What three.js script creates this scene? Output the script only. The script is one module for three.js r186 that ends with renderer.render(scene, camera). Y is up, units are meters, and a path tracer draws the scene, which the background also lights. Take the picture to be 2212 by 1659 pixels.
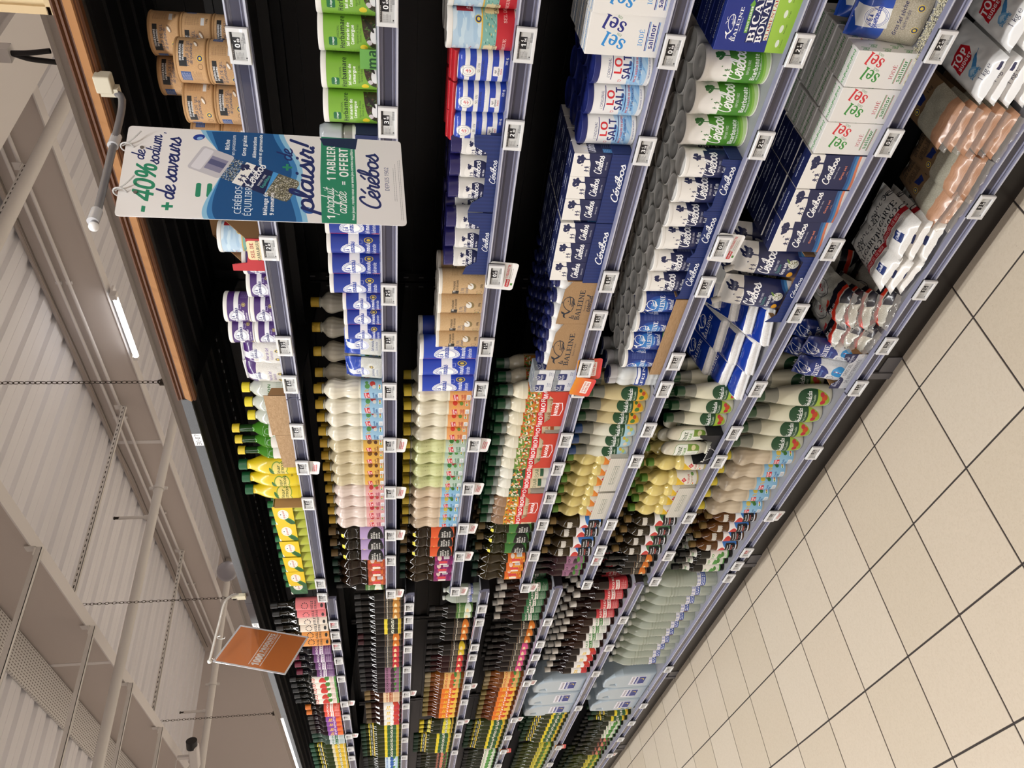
import * as THREE from 'three';
import { RoundedBoxGeometry } from 'three/addons/geometries/RoundedBoxGeometry.js';
import { mergeGeometries, mergeVertices } from 'three/addons/utils/BufferGeometryUtils.js';
import { RectAreaLightUniformsLib } from 'three/addons/lights/RectAreaLightUniformsLib.js';
import { ImprovedNoise } from 'three/addons/math/ImprovedNoise.js';

// ---------------------------------------------------------------- camera, light, exposure
const scene = new THREE.Scene();
const renderer = new THREE.WebGLRenderer({ antialias: true });
renderer.toneMapping = THREE.LinearToneMapping;
renderer.toneMappingExposure = 1.0;
renderer.shadowMap.enabled = true;
RectAreaLightUniformsLib.init();

// the phone was held on its side: world up points to the picture's left
const camera = new THREE.PerspectiveCamera(2 * Math.atan(829.5 / 1692.5) * 180 / Math.PI, 2212 / 1659, 0.05, 60);
camera.position.set(2.264, 1.606, 1.475);
{
  const f = new THREE.Vector3(-0.7471, -0.1544, -0.6466).normalize();
  let r = new THREE.Vector3().crossVectors(f, new THREE.Vector3(0, 1, 0)).normalize();
  let u = new THREE.Vector3().crossVectors(r, f);
  const c = Math.cos(-0.00647), s = Math.sin(-0.00647);
  const r2 = r.clone().multiplyScalar(c).addScaledVector(u, s), u2 = u.clone().multiplyScalar(c).addScaledVector(r, -s);
  camera.quaternion.setFromRotationMatrix(new THREE.Matrix4().makeBasis(u2.clone().negate(), r2, f.clone().negate()));
}
scene.add(camera);
scene.background = new THREE.Color(0x000000);

const LED = new THREE.Color(1.0, 0.995, 0.985);
const LED_POWER = 54;                       // radiance of the LED lines
const ROWS = [[0.95, 3.0], [-2.0, 3.0], [-4.95, 3.0], [3.9, 3.0]];   // light lines over the aisles: z, y
for (const [z, y] of ROWS) {
  const l = new THREE.RectAreaLight(LED, LED_POWER, 14.6, 0.075);
  l.position.set(-3.4, y - 0.103, z); l.rotation.x = -Math.PI / 2; l.castShadow = true; scene.add(l);
}

// ---------------------------------------------------------------- helpers
let seedv = 7;
function rnd() { seedv |= 0; seedv = seedv + 0x6D2B79F5 | 0; let t = Math.imul(seedv ^ seedv >>> 15, 1 | seedv); t = t + Math.imul(t ^ t >>> 7, 61 | t) ^ t; return ((t ^ t >>> 14) >>> 0) / 4294967296; }
const jit = (a) => (rnd() * 2 - 1) * a;
const PN = new ImprovedNoise();
const V2 = (x, y) => new THREE.Vector2(x, y), V3 = (x, y, z) => new THREE.Vector3(x, y, z);
const used = {};
function numbered(n) { const k = used[n] = (used[n] ?? -1) + 1; return k ? n + '_' + String(k).padStart(3, '0') : n; }
function shade(o) { o.castShadow = true; o.receiveShadow = true; return o; }
function mesh(name, geo, mat) { const m = shade(new THREE.Mesh(geo, mat)); m.name = name; return m; }
function part(parent, name, geo, mat, pos, rot) {
  const m = mesh(name, geo, mat); if (pos) m.position.set(...pos); if (rot) m.rotation.set(...rot); parent.add(m); return m;
}
function tag(o, label, category, group, kind) {
  o.userData.label = label; if (category) o.userData.category = category; if (group) o.userData.group = group; if (kind) o.userData.kind = kind; return o;
}
function top(name, label, category, group) { const g = new THREE.Group(); g.name = numbered(name); scene.add(g); return tag(g, label, category, group); }
function single(name, geo, mat, label, category, pos, rot, group) {
  const m = mesh(numbered(name), geo, mat); if (pos) m.position.set(...pos); if (rot) m.rotation.set(...rot); scene.add(m); return tag(m, label, category, group);
}
function structure(name, geo, mat, label, pos) {
  const m = mesh(name, geo, mat); if (pos) m.position.set(...pos); scene.add(m); m.userData.kind = 'structure'; m.userData.label = label; return m;
}
const std = (c, rough = 0.6, x = {}) => new THREE.MeshPhysicalMaterial({ color: c, roughness: rough, ...x });
const matt = {};
function mat(c, rough = 0.6, x) { const k = c + '|' + rough + '|' + JSON.stringify(x ?? 0); return matt[k] ??= std(c, rough, x); }

// geometry ----------------------------------------------------------------
const box = (w, h, d, x = 0, y = 0, z = 0) => new THREE.BoxGeometry(w, h, d).translate(x, y, z);
const cyl = (r, h, x = 0, y = 0, z = 0, seg = 20, r2 = r) => new THREE.CylinderGeometry(r2, r, h, seg).translate(x, y, z);
const boxTo = (x0, x1, y0, y1, z0, z1) => box(x1 - x0, y1 - y0, z1 - z0, (x0 + x1) / 2, (y0 + y1) / 2, (z0 + z1) / 2);
function clean(g) { g = g.index ? g.toNonIndexed() : g; for (const k of Object.keys(g.attributes)) if (!['position', 'normal', 'uv'].includes(k)) g.deleteAttribute(k); g.clearGroups?.(); return g; }
const merge = (l) => mergeGeometries(l.map(clean));
function tube(pts, r, seg = 24, rad = 8) { return new THREE.TubeGeometry(new THREE.CatmullRomCurve3(pts.map((p) => V3(...p))), seg, r, rad); }
function extrude(pts, len, bevel = 0) {   // outline in x,y -> solid along z, centred
  const s = new THREE.Shape(pts.map((p) => V2(p[0], p[1])));
  return new THREE.ExtrudeGeometry(s, { depth: len - 2 * bevel, bevelEnabled: bevel > 0, bevelSize: bevel, bevelThickness: bevel, bevelSegments: 2, curveSegments: 8 }).translate(0, 0, -len / 2 + bevel);
}
// carton with rounded edges; uv rectangles [u0,v0,u1,v1] for +x,-x,+y,-y,+z,-z of one printed sheet
function carton(w, h, d, uv, r = 0.0012) {
  const g = new RoundedBoxGeometry(w, h, d, 2, r).translate(0, h / 2, 0);
  const a = g.attributes.uv, n = a.count / 6;
  for (let i = 0; i < a.count; i++) {
    const q = uv[Math.floor(i / n)] ?? uv[0];
    a.setXY(i, q[0] + a.getX(i) * (q[2] - q[0]), q[1] + a.getY(i) * (q[3] - q[1]));
  }
  return g;
}
// profile [r,y] pairs (smoothed) -> sampled list
function smooth(pts, n = 28) { return new THREE.SplineCurve(pts.map((p) => V2(p[0], p[1]))).getPoints(n).map((p) => [Math.max(p.x, 0), p.y]); }
// turned body; u runs round with its middle facing +z; mod(theta, y) scales the radius
function turn(prof, seg = 24, mod, sx = 1, sz = 1) {
  const n = prof.length, pos = [], uv = [], idx = [];
  const y0 = prof[0][1], y1 = prof[n - 1][1];
  for (let j = 0; j < n; j++) for (let i = 0; i <= seg; i++) {
    const t = Math.PI + i / seg * 2 * Math.PI, k = mod ? mod(t, prof[j][1]) : 1, r = prof[j][0] * k;
    pos.push(Math.sin(t) * r * sx, prof[j][1], Math.cos(t) * r * sz); uv.push(i / seg, y1 > y0 ? (prof[j][1] - y0) / (y1 - y0) : 0);
  }
  for (let j = 0; j < n - 1; j++) for (let i = 0; i < seg; i++) {
    const a = j * (seg + 1) + i, b = a + 1, c = a + seg + 1, d = c + 1;
    idx.push(a, b, c, b, d, c);
  }
  const g = new THREE.BufferGeometry();
  g.setAttribute('position', new THREE.Float32BufferAttribute(pos, 3)); g.setAttribute('uv', new THREE.Float32BufferAttribute(uv, 2)); g.setIndex(idx); g.computeVertexNormals();
  const nn = g.attributes.normal;   // close the seam
  for (let j = 0; j < n; j++) { const a = j * (seg + 1), b = a + seg; const v = V3(nn.getX(a) + nn.getX(b), nn.getY(a) + nn.getY(b), nn.getZ(a) + nn.getZ(b)).normalize(); nn.setXYZ(a, v.x, v.y, v.z); nn.setXYZ(b, v.x, v.y, v.z); }
  return g;
}
function rAt(prof, y) { for (let j = 1; j < prof.length; j++) if (y <= prof[j][1]) { const [r0, y0] = prof[j - 1], [r1, y1] = prof[j]; return r0 + (r1 - r0) * (y1 > y0 ? (y - y0) / (y1 - y0) : 0); } return prof[prof.length - 1][0]; }
function band(prof, y0, y1, off = 0.0006, n = 4, seg = 28, sx = 1, sz = 1) { const p = []; for (let i = 0; i <= n; i++) { const y = y0 + (y1 - y0) * i / n; p.push([rAt(prof, y) + off, y]); } return turn(p, seg, null, sx, sz); }
// repeat a wrap k times round, keeping its middle at the front
function wrapU(g, k) { const a = g.attributes.uv; for (let i = 0; i < a.count; i++) a.setX(i, 0.5 + (a.getX(i) - 0.5) * k); return g; }
// keep a whole print on the front half
function frontU(g) { const a = g.attributes.uv; for (let i = 0; i < a.count; i++) a.setX(i, Math.min(1, Math.max(0, (a.getX(i) - 0.22) / 0.56))); return g; }
// part of a turned skin, centred on +z
function patch(prof, half, seg = 12) { const g = turn(prof, seg), p = g.attributes.position, n = g.attributes.normal, m = seg + 1; for (let j = 0; j < prof.length; j++) for (let i = 0; i < m; i++) { const t = (i / seg - 0.5) * 2 * half, k = j * m + i; p.setXYZ(k, Math.sin(t) * prof[j][0], prof[j][1], Math.cos(t) * prof[j][0]); } g.computeVertexNormals(); return g; }
// soft brick-shaped bag with a printed sheet
function lumpy(w, h, d, uv, seed) {
  const g = new THREE.BoxGeometry(2, 2, 2, 12, 5, 14), p = g.attributes.position, u = g.attributes.uv, groups = g.groups, idx = g.index.array;
  for (const [k, q] of groups.entries()) { const seen = new Set(); for (let i = q.start; i < q.start + q.count; i++) { const v = idx[i]; if (seen.has(v)) continue; seen.add(v); const r = uv[k]; u.setXY(v, r[0] + u.getX(v) * (r[2] - r[0]), r[1] + u.getY(v) * (r[3] - r[1])); } }
  for (let i = 0; i < p.count; i++) {
    let a = p.getX(i), b = p.getY(i), c = p.getZ(i); const ea = Math.pow(Math.abs(a), 6), ec = Math.pow(Math.abs(c), 6), eb = Math.pow(Math.abs(b), 4);
    const n = PN.noise(a * 2.2 + seed, b * 1.5, c * 2.6) * 0.5 + PN.noise(a * 6, b * 4 + seed, c * 6) * 0.3;
    p.setXYZ(i, a * w / 2 * (1 - 0.05 * eb) + n * 0.004, b * h / 2 * (1 - 0.38 * Math.max(ea, ec)) * (1 + n * 0.25) + h / 2, c * d / 2 * (1 - 0.04 * eb) + n * 0.006);
  }
  const nn = g.attributes.normal; g.clearGroups(); const sm = mergeVertices(new THREE.BufferGeometry().setAttribute('position', p.clone()).setIndex(g.index), 1e-5); sm.computeVertexNormals(); const map = new Map(), sp = sm.attributes.position; for (let i = 0; i < sp.count; i++) map.set([sp.getX(i), sp.getY(i), sp.getZ(i)].map((z) => z.toFixed(5)).join(), i); for (let i = 0; i < p.count; i++) { const k = map.get([p.getX(i), p.getY(i), p.getZ(i)].map((z) => z.toFixed(5)).join()); if (k !== undefined) nn.setXYZ(i, sm.attributes.normal.getX(k), sm.attributes.normal.getY(k), sm.attributes.normal.getZ(k)); }
  return g;
}
function disc(r, y, seg = 24) { return new THREE.CircleGeometry(r, seg).rotateX(-Math.PI / 2).translate(0, y, 0); }
// remap a geometry's uv into a cell of an atlas
function cell(g, c, cols, rows) { const a = g.attributes.uv, cx = c % cols, cy = Math.floor(c / cols); for (let i = 0; i < a.count; i++) a.setXY(i, (cx + 0.01 + a.getX(i) * 0.98) / cols, 1 - (cy + 0.99 - a.getY(i) * 0.98) / rows); return g; }
// filled bag: w x h, thickness t, lying in the xy plane, base at y=0; sealed fins at both ends
function pillow(w, h, t, seed = 1, o = {}) {
  const nx = 14, ny = 22, pos = [], uv = [], idx = [];
  const seal = o.seal ?? 0.05, low = o.low ?? seal, wr = o.wrinkle ?? 0.5;
  const pt = (i, j, s) => {
    const u = i / nx, v = j / ny, a = Math.abs(2 * u - 1);
    let e = Math.min(1, Math.max(0, (v - low) / 0.16)), f = Math.min(1, Math.max(0, (1 - seal - v) / 0.2));
    e = low > 0 ? Math.sqrt(e * (2 - e)) : 0.55 + 0.45 * Math.sqrt(Math.min(1, v / 0.12)); f = Math.sqrt(f * (2 - f));
    const full = Math.pow(Math.max(0, 1 - Math.pow(a, o.pw ?? 3)), 0.55) * e * f;
    const nse = PN.noise(u * 5 + seed, v * 6, seed * 1.7 + s * 3) * 0.5 + PN.noise(u * 11, v * 13 + seed, seed + s) * 0.3;
    const z = s * (t / 2) * full * (1 + nse * 0.28 * wr) + nse * 0.003 * wr + (1 - e * f) * PN.noise(u * 7, seed, v * 3) * 0.006 * wr;
    const x = (u - 0.5) * w * (1 - 0.07 * full - 0.02 * (1 - f)), y = v * h + PN.noise(u * 4, seed, 5) * 0.004 * wr * (v > 0.9 ? 1 : 0.3);
    return [x, y, z];
  };
  for (const s of [1, -1]) for (let j = 0; j <= ny; j++) for (let i = 0; i <= nx; i++) { pos.push(...pt(i, j, s)); uv.push(s > 0 ? i / nx : 1 - i / nx, j / ny); }
  const N = (nx + 1) * (ny + 1);
  for (let s = 0; s < 2; s++) for (let j = 0; j < ny; j++) for (let i = 0; i < nx; i++) {
    const a = s * N + j * (nx + 1) + i, b = a + 1, c = a + nx + 1, d = c + 1;
    s ? idx.push(a, c, b, b, c, d) : idx.push(a, b, c, b, d, c);
  }
  const g = new THREE.BufferGeometry();
  g.setAttribute('position', new THREE.Float32BufferAttribute(pos, 3)); g.setAttribute('uv', new THREE.Float32BufferAttribute(uv, 2)); g.setIndex(idx); g.computeVertexNormals();
  return g;
}
function flat(w, h) { return new THREE.PlaneGeometry(w, h); }

// drawing -------------------------------------------------------------------
function tex(w, h, draw) {
  const c = document.createElement('canvas'); c.width = w; c.height = h; const x = c.getContext('2d'); draw(x, w, h);
  const t = new THREE.CanvasTexture(c); t.colorSpace = THREE.SRGBColorSpace; t.magFilter = THREE.LinearFilter; t.anisotropy = 4; t.wrapS = THREE.RepeatWrapping; return t;
}
const printed = (t, rough = 0.5, x = {}) => new THREE.MeshPhysicalMaterial({ map: t, roughness: rough, ...x });
const fillR = (x, c, a, b, w, h) => { x.fillStyle = c; x.fillRect(a, b, w, h); };
function txt(x, s, px, py, size, color, o = {}) {
  x.save(); x.translate(px, py); if (o.rot) x.rotate(o.rot); if (o.skew) x.transform(1, 0, -o.skew, 1, 0, 0); if (o.sx) x.scale(o.sx, 1);
  x.font = `${o.italic ? 'italic ' : ''}${o.bold === false ? '' : 'bold '}${size}px ${o.font ?? 'sans-serif'}`; x.textAlign = o.align ?? 'center'; x.textBaseline = 'middle';
  if (o.stroke) { x.strokeStyle = o.stroke; x.lineWidth = o.lw ?? size * 0.15; x.lineJoin = 'round'; x.strokeText(s, 0, 0); }
  x.fillStyle = color; x.fillText(s, 0, 0); x.restore();
}
function lines(x, px, py, w, n, gap, color, lw = 2) { x.strokeStyle = color; x.lineWidth = lw; for (let i = 0; i < n; i++) { x.beginPath(); x.setLineDash([7, 3, 12, 3, 5, 2]); x.moveTo(px, py + i * gap); x.lineTo(px + w * (0.75 + 0.25 * rnd()), py + i * gap); x.stroke(); } x.setLineDash([]); }
function ell(x, px, py, rx, ry, c, rot = 0) { x.fillStyle = c; x.beginPath(); x.ellipse(px, py, rx, ry, rot, 0, 7); x.fill(); }
function ring(x, px, py, r, c, lw) { x.strokeStyle = c; x.lineWidth = lw; x.beginPath(); x.arc(px, py, r, 0, 7); x.stroke(); }
function poly(x, pts, c) { x.fillStyle = c; x.beginPath(); pts.forEach((p, i) => i ? x.lineTo(p[0], p[1]) : x.moveTo(p[0], p[1])); x.closePath(); x.fill(); }
function rrect(x, a, b, w, h, r, c) { x.fillStyle = c; x.beginPath(); x.roundRect(a, b, w, h, r); x.fill(); }
function grain(x, w, h, n, cols, s = 2) { for (let i = 0; i < n; i++) { x.fillStyle = cols[Math.floor(rnd() * cols.length)]; x.fillRect(rnd() * w, rnd() * h, s * (0.4 + rnd()), s * (0.4 + rnd())); } }
function emblem(x, px, py, s, c) { x.strokeStyle = c; x.lineWidth = s * 0.09; x.lineCap = 'round'; const L = (a, b, e, f) => { x.beginPath(); x.moveTo(px + a * s, py + b * s); x.lineTo(px + e * s, py + f * s); x.stroke(); }; L(0, -0.4, 0, 0.38); L(-0.3, -0.1, 0.34, -0.22); L(-0.34, 0.2, -0.04, 0.36); L(0.3, 0.14, 0.02, 0.36); L(0, -0.4, 0.2, -0.3); }
function heart(x, px, py, s, c) { x.strokeStyle = c; x.lineWidth = s * 0.1; x.stroke(new Path2D(`M${px} ${py + s * .4}C${px - s * .7} ${py - s * .1} ${px - s * .3} ${py - s * .6} ${px} ${py - s * .2}C${px + s * .3} ${py - s * .6} ${px + s * .7} ${py - s * .1} ${px} ${py + s * .4}`)); }
// brush script, one stroke path for each letter: [advance, path with y up, x-height 1]
const SCRIPT = {
  a: [.92, 'M.72 .82C.58 1.05 .1 1 .1 .45C.1 -.05 .5 -.05 .7 .5L.76 .95L.7 .3C.7 0 .82 0 .97 .2'], b: [.85, 'M.02 .35C.4 .9 .62 1.95 .4 1.95C.15 1.95 .12 .6 .15 .3C.2 -.1 .72 -.05 .72 .5C.72 .9 .45 .95 .3 .7M.7 .6C.78 .75 .85 .78 .95 .75'],
  c: [.72, 'M.65 .8C.55 1.08 .1 1 .1 .45C.1 -.1 .55 -.05 .78 .25'], d: [.92, 'M.7 .8C.55 1.05 .1 1 .1 .45C.1 -.05 .5 -.05 .7 .6L.92 1.95L.72 .4C.68 0 .82 -.02 .97 .2'],
  e: [.7, 'M.05 .35C.5 .5 .72 .75 .58 .95C.4 1.1 .1 .85 .1 .45C.1 -.1 .55 -.05 .76 .25'], g: [.9, 'M.72 .82C.58 1.05 .1 1 .1 .45C.1 -.05 .5 -.05 .7 .5L.76 .95L.6 -.5C.5 -.95 .1 -.8 .2 -.5C.3 -.2 .7 -.1 .97 .25'],
  h: [.9, 'M.02 .3C.4 .9 .58 1.95 .38 1.95C.15 1.95 .15 .6 .12 0C.2 .6 .45 1.05 .62 .95C.75 .85 .6 .3 .65 .1C.7 -.05 .85 0 .95 .2'], i: [.45, 'M.2 .95L.15 .3C.13 -.05 .35 0 .5 .25M.27 1.35L.28 1.4'],
  l: [.45, 'M.02 .3C.4 .8 .55 1.95 .35 1.95C.15 1.95 .1 .6 .15 .3C.18 -.05 .38 0 .5 .25'], m: [1.2, 'M.1 .9L.12 0C.15 .6 .3 .98 .45 .95C.6 .9 .5 .4 .5 0C.55 .6 .7 .98 .85 .95C1 .9 .88 .3 .92 .1C.98 -.05 1.12 .05 1.25 .25'],
  n: [.85, 'M.1 .9L.12 0C.15 .6 .35 1 .5 .95C.65 .9 .52 .3 .56 .1C.62 -.05 .78 .05 .9 .25'], o: [.82, 'M.45 .95C.1 1 .05 .5 .12 .3C.2 -.1 .68 0 .7 .5C.7 .85 .55 1 .38 .93M.66 .78C.75 .7 .82 .72 .9 .78'],
  p: [.85, 'M.14 .95L-.06 -.75M.1 .5C.3 1.1 .75 1.05 .72 .5C.7 0 .35 -.1 .12 .2M.62 .12L.9 .25'], r: [.68, 'M.02 .4C.2 .8 .22 1.1 .22 1.1C.28 .9 .42 .85 .52 .88C.48 .5 .38 .2 .48 .08C.56 -.03 .66 .1 .76 .25'],
  s: [.66, 'M.02 .25C.28 .5 .42 .8 .44 1.08C.48 .7 .72 .5 .62 .2C.52 -.1 .22 0 .12 .12M.55 .1C.6 .1 .68 .2 .74 .28'], t: [.5, 'M.32 1.6L.15 .3C.13 -.05 .35 0 .52 .25M.02 1.05L.55 1.1'],
  u: [.92, 'M.14 .95C.05 .5 .1 0 .33 0C.58 0 .68 .5 .74 .95L.68 .3C.68 -.02 .82 0 .97 .2'], v: [.82, 'M.1 .95C.2 .5 .25 .2 .32 .02C.55 .3 .66 .6 .64 .95C.7 .8 .8 .82 .9 .88'],
  f: [.55, 'M.02 .3C.4 .8 .6 1.9 .45 1.95C.2 1.9 .2 .2 .1 -.7C.3 -.5 .2 .1 .55 .25'], q: [.85, 'M.72 .82C.58 1.05 .1 1 .1 .45C.1 -.05 .5 -.05 .7 .5L.76 .95L.62 -.7L.9 .2'],
  C: [.95, 'M.92 1.45C.92 1.95 .6 1.95 .38 1.6C.05 1.1 0 .45 .15 .2C.35 -.15 .75 0 1 .35'], G: [1.05, 'M.92 1.45C.92 1.95 .6 1.95 .38 1.6C.05 1.1 0 .45 .2 .15C.45 -.1 .8 .2 .85 .75L.5 .75M.85 .75C.85 .3 .8 -.4 .4 -.6'],
  S: [.9, 'M.85 1.6C.75 2 .3 1.9 .3 1.45C.3 1.05 .8 .9 .75 .4C.7 -.1 .1 -.05 .05 .35'], B: [1, 'M.3 1.8L.12 0M.1 1.6C.5 2.1 1.1 1.7 .75 1.2C.6 1 .4 1 .3 1C.8 1.1 1 .7 .85 .3C.7 -.1 .3 -.05 .1 .1'], ' ': [.45, ''], '!': [.4, 'M.4 1.95L.18 .5M.12 .02L.13 .06'],
};
function script(x, s, px, py, size, color, o = {}) {   // px,py: start on the base line
  const acc = { 'é': 'e', 'É': 'E' }; let wtot = 0; for (const ch of s) wtot += (SCRIPT[acc[ch] ?? ch] ?? SCRIPT.n)[0];
  x.save(); x.translate(px, py); if (o.rot) x.rotate(o.rot); const k = size * 0.55;
  x.transform(k * (o.wx ?? 1), 0, (o.slant ?? 0.18) * k, -k, o.align === 'center' ? -wtot * k / 2 : 0, 0);
  x.strokeStyle = color; x.lineWidth = o.lw ?? 0.2; x.lineCap = 'round'; x.lineJoin = 'round';
  let at = 0;
  for (const ch of s) {
    const [adv, d] = SCRIPT[acc[ch] ?? ch] ?? SCRIPT.n;
    x.save(); x.translate(at, 0); if (d) x.stroke(new Path2D(d)); if (ch === 'é') x.stroke(new Path2D('M.4 1.35L.68 1.7')); x.restore(); at += adv;
  }
  x.restore();
}
// ---------------------------------------------------------------- the room
const speckle = tex(512, 512, (x, w, h) => {
  fillR(x, '#eeebe5', 0, 0, w, h); grain(x, w, h, 3000, ['#ece9e2', '#f0ede7', '#eae6df'], 9); grain(x, w, h, 5, ['#b9ad9c', '#a89b8c'], 3);
});
const tileMats = [0xe2d6c6, 0xdfd3c2, 0xe4d9ca].map((c) => new THREE.MeshPhysicalMaterial({ color: c, map: speckle, roughness: 0.34, specularIntensity: 0.6 }));
const floor = structure('floor', boxTo(-11.6, 5, -0.1, -0.0022, -9, 6.5), mat('#37302d', 0.85), 'dark grouted floor bed under cream tiles');
{
  const T = 0.3, g = new RoundedBoxGeometry(T - 0.0058, 0.012, T - 0.0058, 1, 0.0015).translate(0, -0.006, 0);
  camera.updateMatrixWorld(); const vp = new THREE.Matrix4().multiplyMatrices(camera.projectionMatrix, camera.matrixWorldInverse.copy(camera.matrixWorld).invert());
  const all = [];
  for (let i = -38; i < 16; i++) for (let j = -30; j < 21; j++) {
    const x = (i + 0.5) * T, z = 0.06 + (j + 0.5) * T; if (z < -8.9 || z > 6.3 || x < -11.5 || x > 4.9) continue;
    const p = V3(x, 0, z).applyMatrix4(vp), near = V3(x, 0, z).distanceTo(camera.position);
    const inview = V3(x, 0, z).sub(camera.position).dot(V3(-0.747, -0.154, -0.647)) > 0 && Math.abs(p.x) < 1.25 && Math.abs(p.y) < 1.25 && z > -0.35;
    all.push([x, z, inview ? near : 1e3 + near]);
  }
  all.sort((a, b) => a[2] - b[2]);
  const rest = [];
  all.forEach(([x, z, n], k) => {
    if (n < 1e3 && k < 300) part(floor, 'tile', g, tileMats[Math.floor(rnd() * 3)], [x, 0, z], [0, Math.floor(rnd() * 4) * Math.PI / 2, 0]);
    else rest.push(box(T - 0.0058, 0.01, T - 0.0058, x, -0.005, z));
  });
  const r = part(floor, 'tile_field', merge(rest), tileMats[0]); r.userData.kind = 'stuff'; r.userData.label = 'cream floor tiles farther off';
}
const wallM = mat('#d2c9c6', 0.85), deckM = mat('#ecebf1', 0.6), beamM = mat('#cbc1bc', 0.8), steelW = mat('#e4e0e0', 0.6);
structure('wall_far', boxTo(-11.8, -11.55, 0, 5.2, -9, 6.5), wallM, 'plain greige end wall of the shop');
structure('wall_near', boxTo(5, 5.2, 0, 5.2, -9, 6.5), wallM, 'plain greige wall behind the photographer');
structure('wall_back', boxTo(-11.8, 5.2, 0, 5.2, -9.2, -9), wallM, 'plain greige side wall beyond the next aisles');
structure('wall_front', boxTo(-11.8, 5.2, 0, 5.2, 6.5, 6.7), wallM, 'plain greige side wall across the aisle');
const ceiling = structure('ceiling', boxTo(-11.8, 5.2, 4.9, 5.2, -9.2, 6.7), wallM, 'roof slab carrying ribbed steel decking');
{ // ribbed deck sheets, ribs run across the aisle
  const P = 0.333, d = 0.034, prof = []; let x = 0;
  for (let k = 0; k < 3; k++) { prof.push([x, d], [x + 0.02, 0], [x + 0.115, 0], [x + 0.118, 0.003], [x + 0.124, 0.003], [x + 0.127, 0], [x + 0.235, 0], [x + 0.255, d]); x += P; }
  prof.push([x - 0.004, d]); const up = prof.map(([a, b]) => [a, b]); const shape = [...up, [x - 0.004, 0.07], [0, 0.07]];
  const g = extrude(shape, 15.6).translate(0, 4.8, -1.25);
  for (let k = 0; k < 17; k++) part(ceiling, 'deck_sheet', g, deckM, [-11.75 + k * 0.999, 0, 0]);
}
function beam(z, label) {   // box beam along the aisle with a bottom flange
  const b = structure(numbered('roof_beam'), merge([boxTo(-11.55, -0.86, 4.25, 4.8, z - 0.09, z), boxTo(-0.5, 5, 4.25, 4.8, z - 0.09, z)]), beamM, label);
  part(b, 'flange', merge([boxTo(-11.55, -0.9, 4.238, 4.25, z - 0.1, z + 0.012), boxTo(-0.42, 5, 4.238, 4.25, z - 0.1, z + 0.012)]), steelW);
  part(b, 'end_plate', boxTo(-5.52, -5.46, 4.24, 4.8, z - 0.1, z + 0.004), steelW);
  return b;
}
beam(-4.38, 'greige roof beam carrying two conduits and a tube light'); beam(-1.76, 'greige roof beam above the gondola beside the perforated strip'); beam(0.9, 'greige roof beam above the aisle'); beam(-7, 'greige roof beam by the back wall');
{ const b = structure('main_girder', boxTo(-0.86, -0.5, 4.12, 4.86, -9, 6.5), steelW, 'wide pale girder crossing above the wooden canopy'); part(b, 'flange', boxTo(-0.9, -0.42, 4.08, 4.12, -9, 6.5), steelW); }
{ // perforated strip beside the second beam
  const perf = tex(256, 256, (x, w, h) => { fillR(x, '#e2dfde', 0, 0, w, h); for (let j = 0; j < 8; j++) for (let i = 0; i < 8; i++) { x.fillStyle = '#7d7773'; x.beginPath(); x.roundRect(i * 32 + 5, j * 32 + 10, 20, 11, 5); x.fill(); } });
  perf.wrapS = perf.wrapT = THREE.RepeatWrapping; perf.repeat.set(24, 1.6);
  const g = boxTo(-11.4, -1, 4.775, 4.798, -1.74, -1.4);
  single('acoustic_strip', g, printed(perf, 0.6), 'white perforated steel strip along the roof beam', 'acoustic panel');
}
// conduits and cables clipped to the far beam
for (const [y, r] of [[4.62, 0.016], [4.53, 0.016]]) single('conduit', merge([tube([[-11.4, y, -4.345], [-8, y + 0.006, -4.345], [-4, y, -4.345], [-0.95, y - 0.004, -4.345]], r, 40, 8), ...[-9, -7, -5, -3, -1].map((x) => box(0.03, 0.05, 0.02, x, y, -4.356))]), steelW, y > 4.6 ? 'upper grey conduit clipped along the far roof beam' : 'lower grey conduit clipped along the far roof beam', 'conduit');
for (const k of [0, 1]) single('ceiling_cable', tube(Array.from({ length: 16 }, (_, i) => [-11.3 + i * 0.73, 4.72 + k * 0.03 + jit(0.012), -4.35 + jit(0.006)]), 0.007, 90, 5), mat(k ? '#b9aca2' : '#7c726b', 0.7), k ? 'pale slack cable under the deck by the far beam' : 'grey slack cable under the deck by the far beam', 'cable');
// strut channels that carry the light rows, and shorter ones towards the aisle
const strutM = mat('#e0dcda', 0.55);
function strut(x, y, z0, z1, label, slots = true) {
  const s = top('strut_channel', label, 'channel'), dash = [], L = z1 - z0;
  part(s, 'channel', merge([boxTo(x - 0.02, x + 0.02, y, y + 0.004, z0, z1), boxTo(x - 0.02, x - 0.016, y, y + 0.04, z0, z1), boxTo(x + 0.016, x + 0.02, y, y + 0.04, z0, z1)]), strutM);
  for (let k = 0; k < L / 0.06; k++) dash.push(box(0.001, 0.009, 0.028, x + 0.0205, y + 0.022, z0 + 0.03 + k * 0.06));
  if (slots) part(s, 'slot_row', merge(dash), mat('#4a443f', 0.8)).userData.kind = 'stuff';
  part(s, 'hanger_bracket', merge([boxTo(x - 0.035, x + 0.035, y + 0.04, y + 0.12, z0, z0 + 0.006), boxTo(x - 0.035, x + 0.035, y + 0.04, y + 0.046, z0, z0 + 0.07)]), strutM);
  return s;
}
strut(-1.71, 4.44, -4.3, -1.8, 'slotted strut channel beside the overhead pipe near the girder'); strut(-4.75, 4.44, -4.3, -1.8, 'slotted strut channel holding the middle chain');
strut(-7.9, 4.44, -4.3, -1.8, 'slotted strut channel holding the farthest chain');
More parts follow.
